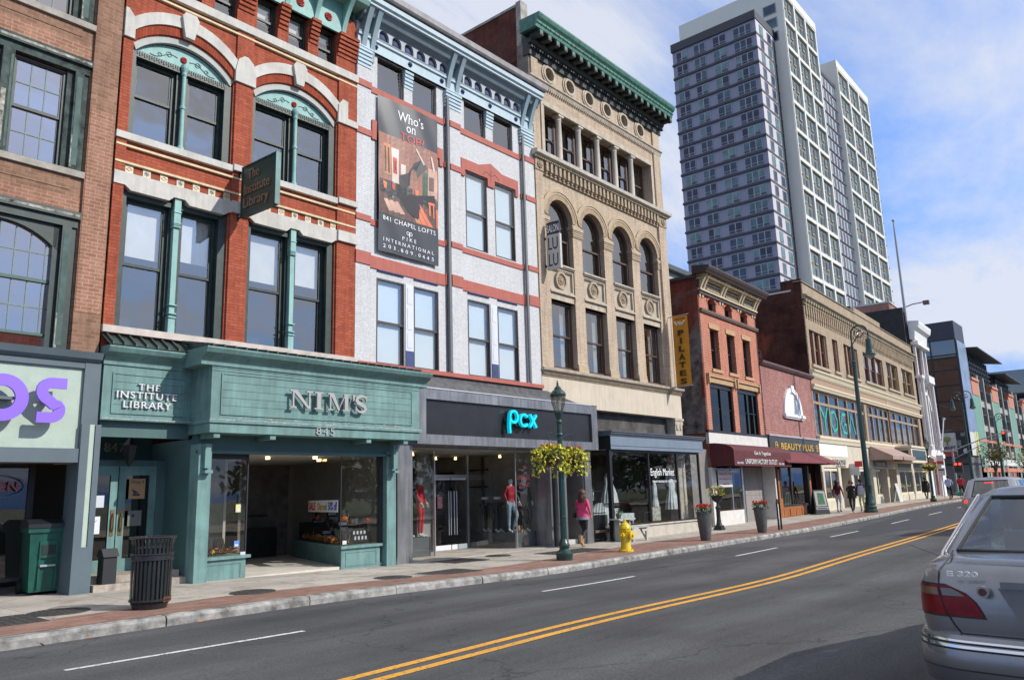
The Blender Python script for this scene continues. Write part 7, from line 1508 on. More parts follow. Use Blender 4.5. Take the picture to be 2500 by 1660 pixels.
garland(5.55, 6.75, .05, .57, 420, 'long yellow autumn leaf garland along the main jewellery display', 2.6); 
def display(u, y, z, w_, label, kind):
    t = thing('jewellery_display', label, 'jewellery stand', RB(u, y, z), FX[1]); b = MB()
    b.add([(-w_, -.02, 0), (w_, -.02, 0), (w_*.8, .1, .32), (-w_*.8, .1, .32), (-w_, .1, 0), (w_, .1, 0)], [(0, 1, 2, 3), (0, 3, 4), (1, 5, 2), (4, 3, 2, 5)]); b.build('stand', velvet, t)
    q = MB()
    if kind == 'n': q.tube([(w_*.5*math.cos(a*PI/10), -.0, .24+.0-.16*math.sin(a*PI/10)) for a in range(11)], .007, 4).blob((0, -.03, .05), .022, 4); q.build('necklace', gold, t)
    else:
        for i in range(4):
            for j in range(2): q.box(-w_*.7+i*w_*.4, -w_*.7+i*w_*.4+.05, .0+j*.05, .012+j*.05, .06+j*.12, .14+j*.12)
        q.build('cards', P('white_cards', (.62, .62, .62), .7), t)
display(2.3, -.02, .58, .12, 'black velvet stand with a gold necklace in the left jewellery window', 'n'); display(2.62, .0, .58, .13, 'taller black velvet stand with a looped necklace, second in the left jewellery window', 'n')
display(5.72, -.12, .58, .14, 'black velvet bust with gold pendant at the corner of the main jewellery window', 'n'); display(6.15, -.05, .60, .26, 'black tray of white earring cards in the main jewellery window', 'c')
MBt = thing('display_tiers', 'black velvet stepped display tiers inside the main jewellery window', 'display', RB(0, 0), FX[1]); b = MB()
for k in range(3): b.add([(5.95+.22*k, .1+.1*k, .57), (6.6+.05*k, .1+.1*k, .57), (7.05, 3.6, .57), (6.85, 3.6, .57), (5.95+.22*k, .1+.1*k, .62+.2*k), (6.6+.05*k, .1+.1*k, .62+.2*k), (7.05, 3.6, .62+.2*k), (6.85, 3.6, .62+.2*k)], [(0, 1, 5, 4), (4, 5, 6, 7), (1, 2, 6, 5), (3, 0, 4, 7)])
b.build('tiers', velvet, MBt)
b = MB()
for k in range(3):
    for j in range(22):
        f_ = .04+j*.042+random.uniform(-.01, .01); x_ = 5.93+.22*k+f_*(.92-.0*k)*1.0; y_ = .12+.1*k+f_*3.4; c_ = j % 3; b.box(x_-.02, x_+.03, y_-.02, y_+.03, .62+.2*k, .70+.2*k+random.uniform(0, .05), 1 if c_ == 2 else 0)
b.build('ring_cards', [P('white_cards', (.80, .80, .80), .7), gold], MBt)
for k in range(9):
    display(5.95+.36*(k//3)+(k % 3)*.22, .45+1.05*(k//3)+(k % 3)*.2, .58+.22*(k % 3), .15, 'row of small black jewellery stands at the back, number %s from the corner' % ['one', 'two', 'three', 'four', 'five', 'six', 'seven', 'eight', 'nine'][k] if False else ['dim tray of rings nearest the entry', 'dim tray of watches beside the ring tray', 'dim tray of earrings behind the watch tray', 'dim tray of bracelets deepest by the entry', 'shadowed pendant stand behind the gold pendant', 'shadowed chain stand behind the leaf garland', 'shadowed ring tray behind the sale strip', 'shadowed watch tray at the back of the window', 'shadowed bracelet tray against the partition'][k], 'c' if k % 2 else 'n')
for (u, y, z, lab) in ((6.5, 2.2, 1.16, 'orange toy pumpkin above the sale display, left one'), (5.78, .1, 1.16, 'orange toy pumpkin below the sale strip, middle one'), (6.42, .0, 1.12, 'orange toy pumpkin at the right end of the jewellery window')):
    t = thing('toy_pumpkin', lab, 'pumpkin', RB(u, y, z)); b = MB()
    for k in range(7): a = 2*PI*k/7; b.blob((.04*math.cos(a), .04*math.sin(a), .0), .05, 5, 0, (1, 1, 1.1))
    b.build('rind', P('pumpkin', (.50, .09, .015), .5), t); MB().tube([(0, 0, .04), (.01, 0, .09)], .01, 5).build('stalk', P('stalk', (.06, .09, .02), .8), t)
for u, y, lab, c, z0, z1 in ((2.75, -.29, 'small blue and white sticker low on the left jewellery window', (.1, .25, .6), .72, .85), (2.76, -.29, 'yellow and white sticker higher on the left jewellery window', (.65, .6, .3), 1.42, 1.58), (3.0-.1, -.29, 'tiny white decal at the bottom corner of the left jewellery window', (.6, .6, .6), .56, .62), (5.42, -.33, 'tiny white decal at the bottom corner of the main jewellery window', (.7, .7, .7), .6, .68)):
    t = thing('window_sticker', lab, 'sticker', RB(u, y), FX[1]); MB().box(0, .11, -.003, .0, z0, z1, 0).box(.02, .09, -.005, -.003, z0+.02, z0+.06, 1).build('sticker', [P('stk%d' % int(c[0]*100), c, .5, var=0), P('paper_white', (.62, .60, .62), .7)], t)
# traffic signals and poles at the far junction
tsb = P('signal_black', (.02, .02, .022), .5); sr = P('signal_red_lit', (.6, .02, .02), .4, var=0, emit=(1, .06, .03), estr=2.5)
def signal(x, y, z, label):
    t = thing('traffic_signal', label, 'traffic signal', (x, y, z)); MB().box(-.15, .15, -.17, .17, -.5, .5).build('housing', tsb, t)
    for k, m_ in enumerate((sr, P('signal_off', (.03, .025, .01), .5), P('signal_off2', (.01, .03, .02), .5))): o = MB().lathe([(.12, 0), (.12, .05), (.10, .06)], 0, 0, 12).build('lens', m_, t); o.rotation_euler = (0, -PI/2, 0); o.location = (-.15, 0, .32-.32*k)
    b = MB(); 
    for k in range(3): b.box(-.32, -.15, -.13, .13, .44-.32*k, .46-.32*k)
    b.build('visor', tsb, t)
signal(88.0, 12.45, 5.6, 'traffic signal showing red, hanging over the road from the mast arm'); signal(83.5, 16.0, 2.75, 'low red traffic signal on the corner beside the white banner wall')
signal(83.5, 15.65, 2.75, 'second low red traffic signal on the corner, just right of the other one')
t = thing('mast_arm', 'grey twin mast arm reaching over the road for the far signal', 'signal mast', (86.8, 16.8, 0)); b = MB(); b.tube([(0, 0, 0), (0, 0, 4.6)], .1, 8).tube([(0, 0, 4.4), (.6, -2.5, 5.4), (1.3, -4.9, 6.1)], .05, 6).tube([(0, 0, 3.6), (.6, -2.5, 4.9), (1.3, -4.9, 6.0)], .035, 6); b.build('mast', P('grey_pole', (.34, .35, .38), .5), t)
t = thing('corner_lamp_arm', 'slanted grey pole with white lamp leaning out from the corner building', 'lamp arm', (78.3, 16.0, 4.1)); b = MB(); b.tube([(0, 0, 0), (5.5, .6, 3.2)], .06, 6).blob((5.6, .6, 3.25), .16, 5); b.build('arm', P('grey_pole', (.34, .35, .38), .5), t)
t = thing('sign_pole', 'pole with stacked red and white parking signs at the corner by the cyclists', 'sign', (70.5, 14.6, gz(70))); MB().tube([(0, 0, 0), (0, 0, 3.4)], .03, 6).build('post', P('grey_pole', (.34, .35, .38), .5), t); b = MB(); b.box(-.03, -.04, -.25, .25, 2.6, 3.4, 0).box(-.05, -.04, -.25, .25, 2.7, 2.95, 1).box(-.03, -.04, -.25, .25, 1.8, 2.4, 0).box(-.05, -.04, -.2, .2, 2.2, 2.3, 2); b.build('plates', [P('paper_white', (.62, .60, .62), .7), P('sign_red', (.45, .05, .06), .6), iron], t)
t = thing('window_sign', 'red and white shop sign with a hanging white cone shape by the tall crook lamp', 'sign', (51.2, 15.25, 0)); b = MB(); b.box(0, .05, -.1, .5, 2.1, 2.8, 0).box(-.02, 0, -.3, .15, 2.6, 2.95, 1); b.build('panel', [P('paper_white', (.62, .60, .62), .7), P('sign_bright_red', (.55, .02, .03), .5)], t)
t = thing('green_bag', 'turquoise rubbish bag by the far yellow hydrant', 'bag', (80.2, 15.3, gz(80))); MB().blob((0, 0, .22), .42, 6, 0, (1.2, 1, .6), .06).build('bag', P('turquoise_bag', (.03, .3, .22), .5), t)
for z, lab in ((9.6, 'highest thin black overhead wire crossing the far side street'), (8.4, 'middle thin black overhead wire crossing the far side street'), (7.0, 'lowest thin black overhead wire crossing the far side street')):
    t = thing('overhead_wire', lab, 'wire', (82.2, 17.6, z), 0, 'overhead wires at the junction'); MB().tube([(k*1.9, .12*k, -.35*math.sin(PI*k/8)) for k in range(9)], .022, 4).build('wire', tsb, t)
# ============================================================ TREES
def tree(x, y, H, R, label, leaf_cols, n, seed, trunk_h=2.2, group='street trees', lsz=.22):
    rnd = random.Random(seed); t = thing('street_tree', label, 'tree', (x, y, gz(x)), 0, group)
    b = MB(); b.tube([(0, 0, 0), (.03, .02, trunk_h*.5), (-.02, .05, trunk_h), (.05, 0, H*.7)], [.14, .11, .10, .04], 8); cl = []
    for k in range(11):
        a = rnd.uniform(0, 2*PI); rr = R*rnd.uniform(.3, .85); z = trunk_h+(H-trunk_h)*rnd.uniform(.15, .9); cl.append((rr*math.cos(a)*(1.1-z/H*.6), rr*math.sin(a)*(1.1-z/H*.6), z, R*rnd.uniform(.28, .5)))
        b.tube([(0, 0, trunk_h*.8+.1*k), (cl[-1][0]*.5, cl[-1][1]*.5, (trunk_h+z)/2), cl[-1][:3]], [.05, .035, .015], 5)
    b.build('trunk', P('bark', (.09, .07, .055), .9, var=.3, scale=8), t); q = MB()
    for k in range(n):
        c = rnd.choice(cl); v = Vector((rnd.gauss(0, 1), rnd.gauss(0, 1), rnd.gauss(0, 1))).normalized()*c[3]*rnd.uniform(.5, 1.05); q.leaf((c[0]+v.x, c[1]+v.y, c[2]+v.z*.8), lsz, rnd.randrange(len(leaf_cols)), .5)
    q.build('crown', leaf_cols, t)
gl = [P('tree_green', (.045, .10, .02), .7), P('tree_olive', (.10, .12, .025), .7), P('tree_rust', (.20, .09, .03), .7)]
tree(101.5, 15.6, 5.2, 2.2, 'small street tree turning rust and olive in front of the parking garage', gl, 1500, 4)
tree(120, 15.2, 5.0, 2.0, 'second small street tree with yellow leaves farther along the garage', [gl[1], leaf_y[1]], 700, 5)
# ============================================================ CARS
def silver():
    m, nt, N, L, b = newmat('silver_paint'); b.inputs['Base Color'].default_value = (.3, .3, .32, 1); b.inputs['Metallic'].default_value = .7; b.inputs['Roughness'].default_value = .32
    b.inputs['Coat Weight'].default_value = .9; b.inputs['Coat Roughness'].default_value = .04
    tc = N.new('ShaderNodeTexCoord'); n = N.new('ShaderNodeTexNoise'); n.inputs['Scale'].default_value = 900; L.new(tc.outputs['Object'], n.inputs[0]); bump(nt, n.outputs[0], b, .06, .001)
    c, _ = noise_ramp(nt, tc.outputs['Object'], 3, (.16, .165, .175), (.22, .225, .24), 5, .2, .5); L.new(c, b.inputs['Base Color']); return m
silv = silver(); rubber = P('rubber', (.015, .015, .015), .8, var=0); chrome = P('chrome', (.7, .7, .72), .12, metal=1, var=0); cglass = GLASS('car_glass', .11, (.50, .60, .60), 0); trimb = P('black_trim', (.015, .015, .017), .45, var=0)
lred = P('lamp_red', (.17, .004, .006), .3, var=.25, scale=14, coat=.12, spec=.2); lamb = P('lamp_amber', (.17, .08, .05), .2, var=.1, coat=.3); lclr = P('lamp_clear', (.13, .12, .12), .2, var=.1, coat=.3)
def hloop(x0, x1, w, r, bow, zf, rf=None):      # closed plan loop, starts rear centre, to the left, round the front and back
    rf = rf or r; pts = []
    nb = 10
    for i in range(nb): pts.append((x0, (w-r)*i/nb))
    for i in range(9): a = PI/2*i/8; pts.append((x0+r-r*math.cos(a), w-r+r*math.sin(a)))
    for i in range(1, 14): pts.append((x0+r+(x1-rf-x0-r)*i/14, w))
    for i in range(9): a = PI/2*i/8; pts.append((x1-rf+rf*math.sin(a), w-rf+rf*math.cos(a)))
    for i in range(1, nb+1): pts.append((x1, (w-rf)*(1-i/nb)))
    full = pts+[(x, -y) for x, y in reversed(pts[1:-1])]
    out = []
    for x, y in full:
        t = max(0, 1-(x-x0)/.9); x2 = x+bow*(y/w)**2*t*t - bow*.8*(y/w)**2*max(0, 1-(x1-x)/1.2); out.append((x2, y, zf(x2)))
    return out
def car(name, label, x, y, L, Wd, spec, tall=False, paint=None, rz=0, plate=True):
    paint = paint or silv; t = thing(name, label, 'car', (x, y, rz_(x, y)-(.035 if x < 10 else 0)), rz)
    rear = spec['rear']    # (fraction of shoulder height, x offset, half width)
    sh = spec['shoulder']; SH = lambda xx: lerp_poly(sh, xx)
    loops = []; zb = .20
    for f, xo, w in rear: loops.append(hloop(xo, L-xo*.6-(.02 if f < 1 else .05), w, spec['r'], spec['bow'], (lambda f: lambda xx: zb+(SH(xx)-zb)*f)(f), .35))
    n = len(loops[0]); vs = [p for l in loops for p in l]; fs = []
    for j in range(len(loops)-1):
        for i in range(n): fs.append((j*n+i, j*n+(i+1) % n, (j+1)*n+(i+1) % n, (j+1)*n+i))
    b = MB(); b.add(vs, fs)
    l2 = loops[-1]; c0 = sum(p[0] for p in l2)/n      # close the top with strips across
    for ins, dz in ((.97, .012), (.86, .022), (.5, .03), (.0, .034)):
        nl = [((p[0]-L/2)*(ins if ins > .9 else 1-(1-ins)*.1 if False else 1)+L/2 if False else p[0]+(.02*(1-ins) if p[0] < .5 else 0), p[1]*ins, SH(p[0])+dz) for p in loops[-1]]
        if ins == 0: nl = [(p[0], 0.0001*(1 if p[1] > 0 else -1), p[2]) for p in nl]
        k0 = len(b.v)-n; b.add(nl, []); k1 = len(b.v)-n
        for i in range(n): b.f.append((k0+i, k0+(i+1) % n, k1+(i+1) % n, k1+i)); b.mi.append(0)
    # wheel arches are cut as dark liners set just proud of the side
    body = b.build('body', paint, t, smooth=True)
    def surf(s, z, off=.004):      # s = index along the rear loop (float), z absolute
        for j in range(len(loops)-1):
            i = int(math.floor(s)); fr_ = s-i; lo = [loops[j][i % n][k]*(1-fr_)+loops[j][(i+1) % n][k]*fr_ for k in range(3)]; hi = [loops[j+1][i % n][k]*(1-fr_)+loops[j+1][(i+1) % n][k]*fr_ for k in range(3)]
            if lo[2] <= z <= hi[2] or j == len(loops)-2:
                q = max(0, min(1, (z-lo[2])/max(1e-6, hi[2]-lo[2]))); p = Vector([lo[k]*(1-q)+hi[k]*q for k in range(3)])
                a = Vector(loops[j][i % n]); c = Vector(loops[j][(i+1) % n]); nr = (c-a).cross(Vector(hi)-Vector(lo)); 
                if nr.length < 1e-9: return p
                nr.normalize(); 
                if nr.dot(p-Vector((L/2, 0, .7))) < 0: nr = -nr
                return p+nr*off
    def patch(s0f, s1f, z0, z1, mat_, nm, par=body, off=.006, ns=14, nz=4, side=1):
        q = MB(); 
        for j in range(nz+1):
            z = z0+(z1-z0)*j/nz
            for i in range(ns+1):
                s = s0f(z)+(s1f(z)-s0f(z))*i/ns; p = surf(s if side > 0 else -s+n, z, off); q.v.append(tuple(p))
        for j in range(nz):
            for i in range(ns): a = j*(ns+1)+i; q.f.append((a, a+1, a+ns+2, a+ns+1)); q.mi.append(0)
        return q.build(nm, mat_, par, smooth=True)
    # greenhouse
    G = spec['house']; hl = []
    for xr, xf, w, z, r in G: hl.append(hloop(xr, xf, w, r, spec.get('gbow', .1), lambda xx, z=z: z+spec.get('crown', .0)*(1-abs(xx-(G[0][0]+G[0][1])/2)/2.4) if z > 1.2 else z, r*1.2))
    b = MB(); b.add([p for l in hl for p in l], []); gg_ = MB()
    for j in range(len(hl)-1):
        for i in range(n):
            f = (j*n+i, j*n+(i+1) % n, (j+1)*n+(i+1) % n, (j+1)*n+i); i_ = min(i, n-1-i)
            glass = (j == 1) and ((i_ < 10) or (20 <= i_ < 30 and i_ != 25) or (i_ >= 41))
            if glass: gg_.add([hl[j][i], hl[j][(i+1) % n], hl[j+1][(i+1) % n], hl[j+1][i]], [(0, 1, 2, 3)])
            else: b.f.append(f); b.mi.append(0)
    k0 = (len(hl)-1)*n
    for ins, dz in ((.9, .015), (.6, .03), (0, .035)):
        nl = [(p[0]+(.04*(1-ins) if p[0] < L/2 else -.04*(1-ins)), p[1]*ins+(0.0001 if ins == 0 and p[1] > 0 else 0), p[2]+dz) for p in hl[-1]]; b.add(nl, []); k1 = len(b.v)-n
        for i in range(n): b.f.append((k0+i, k0+(i+1) % n, k1+(i+1) % n, k1+i)); b.mi.append(0)
        k0 = k1
    rf = b.build('roof', paint, t, smooth=True); gg_.build('windows', cglass, t, smooth=True)
    # dark rubber seal round the rear glass, bright strip on the pillar edge
    q = MB(); e0 = [Vector(hl[1][i % n])+Vector((-.006, 0, .004)) for i in list(range(-10, 11))]; e1 = [Vector(hl[2][i % n])+Vector((-.006, 0, .004)) for i in range(-10, 11)]; q.tube(e0, .014, 6).tube(e1, .012, 6).tube([e0[0], e1[0]], .010, 6).tube([e0[-1], e1[-1]], .010, 6); q.build('window_seal', trimb, t)
    q = MB()
    for i in (16, n-16): q.tube([Vector(hl[0][i])+Vector((-.01, 0, 0)), Vector(hl[1][i])+Vector((-.012, .006 if i < n/2 else -.006, .0)), Vector(hl[2][i])+Vector((-.008, 0, .006)), Vector(hl[2][min(i+3, n-1) if i < n/2 else i-3])+Vector((0, 0, .012))], .010, 6)
    q.build('drip_rail', chrome, t)
    b = MB(); b.box(G[0][0]+.3, G[0][1]-.6, -.6, .6, .5, G[0][3]-.0); 
    for yy in (-.38, .38):
        b.box(G[0][0]+.55, G[0][0]+.65, yy-.12, yy+.12, G[0][3], G[0][3]+.17); b.box(G[0][0]+1.5, G[0][0]+1.62, yy-.13, yy+.13, G[0][3], G[0][3]+.25)
    b.build('seats', P('grey_upholstery', (.12, .12, .125), .8), t)
    # wheels
    for wx in (spec['wheel'][0], spec['wheel'][1]):
        for s in (-1, 1):
            o = MB().lathe([(.2, -.1), (.3, -.1), (.318, -.07), (.318, .07), (.3, .1), (.2, .1)], 0, 0, 24).build('wheel', rubber, t); o.rotation_euler = (PI/2, 0, 0); o.location = (wx, s*(Wd-.12), .318)
            r_ = MB(); r_.lathe([(.2, -.09), (.2, -.04), (.05, -.03), (.0, -.03)], 0, 0, 18).lathe([(.2, .09), (.2, .04), (.05, .03), (.0, .03)], 0, 0, 18); r_.build('rim', chrome, o)
            MB().add([(wx+.39*math.cos(k*PI/12), s*(Wd+.004), .33+.39*math.sin(k*PI/12)) for k in range(13)]+[(wx+.39, s*(Wd+.004), .2), (wx-.39, s*(Wd+.004), .2)], [tuple(list(range(13))+[14, 13])] if False else [tuple(range(13))]).build('wheel_arch', trimb, body)
    MB().box(.15, L-.15, -Wd+.15, Wd-.15, .16, .4).build('underbody', trimb, t)
    return t, body, surf, patch, n
A_ = [(.0, .13, .80), (.16, .07, .845), (.30, .03, .87), (.55, .01, .895), (.72, .02, .895), (.86, .035, .885), (.94, .06, .865), (.985, .10, .835), (1.0, .14, .80)]
sp1 = dict(rear=A_, shoulder=[(0, .94), (.12, .965), (.7, 1.0), (3.4, .98), (4.0, .90), (4.6, .80), (4.8, .7)], r=.17, bow=.09,
    house=[(.44, 3.75, .84, .96, .12), (.50, 3.65, .82, 1.015, .10), (1.18, 2.75, .70, 1.345, .12), (1.32, 2.65, .62, 1.395, .14)], gbow=.10, crown=.02, wheel=(1.0, 3.85))
CX, CYY = 5.60, .525
c1, body, surf, patch, NL = car('parked_car', 'silver saloon car with red tail lamps, nearest the camera at lower right', CX, CYY, 4.8, .895, sp1)
T0 = lambda z: 7.1+(z-.665)*6+1.5*max(0, (z-.665)/.17)**4; split = lambda z: 9.9+(z-.665)*7.5; OUT = lambda z: 20.0
lampz = (.665, .838); mid = .775
h1 = patch(lambda z: T0(z)-.12, OUT, lampz[0]-.012, lampz[1]+.012, trimb, 'tail_lamp', off=.004, ns=24); par = h1
patch(T0, lambda z: split(z)-.08, lampz[0], lampz[1], lred, 'red_lens', par, .009, 8, 8); patch(lambda z: split(z)+.08, OUT, lampz[0], lampz[1], lred, 'red_lens', par, .009, 18, 8)
patch(lambda z: T0(z)+.35, lambda z: split(z)-.25, mid+.004, lampz[1]-.014, lclr, 'clear_lens', par, .013, 8); patch(lambda z: split(z)+.3, lambda z: 19.5, mid+.004, lampz[1]-.014, lamb, 'amber_lens', par, .013, 18)
h2 = patch(lambda z: T0(z)-.12, OUT, lampz[0]-.012, lampz[1]+.012, trimb, 'tail_lamp', off=.004, ns=24, side=-1)
patch(T0, OUT, lampz[0], mid, lred, 'red_lens', h2, .009, 18, side=-1); patch(T0, OUT, mid+.004, lampz[1], lamb, 'amber_lens', h2, .009, 18, side=-1)
# boot lid seams
for sd_ in (1, -1):
    q = MB(); q.tube([surf((split(z) if sd_ > 0 else NL-split(z)), z, .001) for z in [.56+.02*k for k in range(21)]]+[Vector((.25, sd_*.70, 1.0)), Vector((.55, sd_*.745, 1.02))], .006, 5); q.build('boot_seam', trimb, body)
q = MB(); q.tube([surf(split(.56)*(1-k/8), .56, .001) for k in range(9)], .006, 5).tube([surf(NL-split(.56)*(1-k/8)-.001, .56, .001) for k in range(9)], .006, 5); q.build('boot_seam', trimb, body)
# bumper: built as its own shell outside the body
bl = []
for z, o in ((.24, -.02), (.26, .05), (.36, .075), (.46, .075), (.475, .068), (.50, .068), (.515, .06), (.53, .06), (.555, .045), (.56, .0)):
    lp = hloop(.01-o, 4.8, .89+o*.7, .24+o, .10, lambda xx, z=z: z); bl.append([p for p in lp[NL-26:]]+[p for p in lp[:27]])
q = MB(); m_ = len(bl[0])
for l in bl: q.v += l
for j in range(len(bl)-1):
    for i in range(m_-1): q.f.append((j*m_+i, j*m_+i+1, (j+1)*m_+i+1, (j+1)*m_+i)); q.mi.append(1 if j in (4, 6) else 0)
bp_ = q.build('bumper', [silv, chrome], c1, smooth=True)
def bline(z, o, r, mt, nm):
    lp = hloop(.01-o, 4.8, .89+o*.7, .24+o, .10, lambda xx: z); q = MB(); q.tube([p for p in lp[NL-26:]]+[p for p in lp[:27]], r, 5); q.build(nm, mt, bp_)
bline(.478, .072, .006, trimb, 'trim_line'); bline(.512, .064, .006, trimb, 'trim_line'); bline(.36, .078, .004, trimb, 'trim_line')
bl2 = []
for z, o in ((.12, .0), (.14, .035), (.2, .05), (.24, .03)):
    lp = hloop(.01-o+.03, 4.8, .86+o*.7, .24+o, .12, lambda xx, z=z: z); bl2.append([p for p in lp[NL-26:]]+[p for p in lp[:27]])
q = MB()
for l in bl2: q.v += l
for j in range(3):
    for i in range(m_-1): q.f.append((j*m_+i, j*m_+i+1, (j+1)*m_+i+1, (j+1)*m_+i)); q.mi.append(0)
q.build('valance', silv, c1, smooth=True)
q = MB(); q.lathe([(.0, .0), (.022, .0), (.022, .012), (.034, .012), (.036, .004), (.036, -.01)], 0, 0, 20); o = q.build('boot_lock', chrome, body); o.rotation_euler = (0, -PI/2, 0); o.location = (.008, .50, .82)
o = MB().lathe([(.0, .0), (.023, .0), (.023, .006)], 0, 0, 16).build('lock_face', P('lock_dark', (.06, .03, .035), .4, var=0), o)
o.location = (0, 0, .012)
q = MB(); q.box(-.018, .03, -.40, .40, .845, .885); q.build('boot_handle', silv, body)
q = MB(); q.add([(.012, .42, .845), (.012, -.42, .845), (.012, -.30, .60), (.012, .30, .60), (.0, .36, .80), (.0, -.36, .80)], [(0, 1, 2, 3)]); q.build('plate_recess', silv, body)
q = MB(); q.box(.0, .008, -.26, .26, .63, .77, 0); q.build('number_plate', P('plate_pale', (.50, .50, .55), .5, var=.03), body)
q = MB(); textmb(q, 'E 320', -.685, -.515, .905, .937, -.022, -.006, bold=.02); o = q.build('chrome_lettering', P('badge_chrome', (.75, .75, .78), .3, metal=.3, var=0), body); o.rotation_euler = (0, 0, -PI/2); o.location = (.025, 0, 0)
# second car ahead in the lane
B_ = [(.0, .10, .74), (.2, .04, .82), (.45, .0, .865), (.7, .02, .88), (.9, .06, .86), (1.0, .12, .82)]
sp2 = dict(rear=B_, shoulder=[(0, 1.06), (.3, 1.1), (3.2, 1.06), (3.8, .95), (4.2, .75)], r=.34, bow=.14, house=[(.12, 3.3, .80, 1.08, .28), (.18, 3.25, .79, 1.12, .26), (.52, 2.6, .66, 1.58, .22), (.66, 2.5, .56, 1.64, .2)], gbow=.12, crown=.03, wheel=(.8, 3.4))
c2, body2, surf2, patch2, n2 = car('hatchback_car', 'silver hatchback with round red tail lamp, driving ahead beyond the near saloon', 27.6, 4.5, 4.2, .88, sp2, paint=P('silver_grey_paint', (.33, .34, .37), .35, metal=.6, var=.05, coat=.6))
lit = P('lamp_red_lit', (.55, .02, .02), .3, var=0, emit=(1, .05, .03), estr=1.2)
for s in (1, -1):
    o = MB().lathe([(.0, .03), (.06, .025), (.11, .0), (.12, -.04)], 0, 0, 20).build('tail_lamp', lit, body2); p_ = surf2(13.0 if s > 0 else n2-13.0, .93, -.03); o.location = p_; o.rotation_euler = (0, -PI/2, -s*.7)
MB().box(.13, .16, -.12, .12, 1.52, 1.55).build('high_brake_lamp', lit, body2)
c3, *_ = car('hatchback_car', 'small dark blue car far down the street beyond the silver hatchback', 62, 5.2, 4.2, .88, sp2, paint=P('dark_blue_paint', (.02, .03, .06), .3, metal=.4, coat=.6))
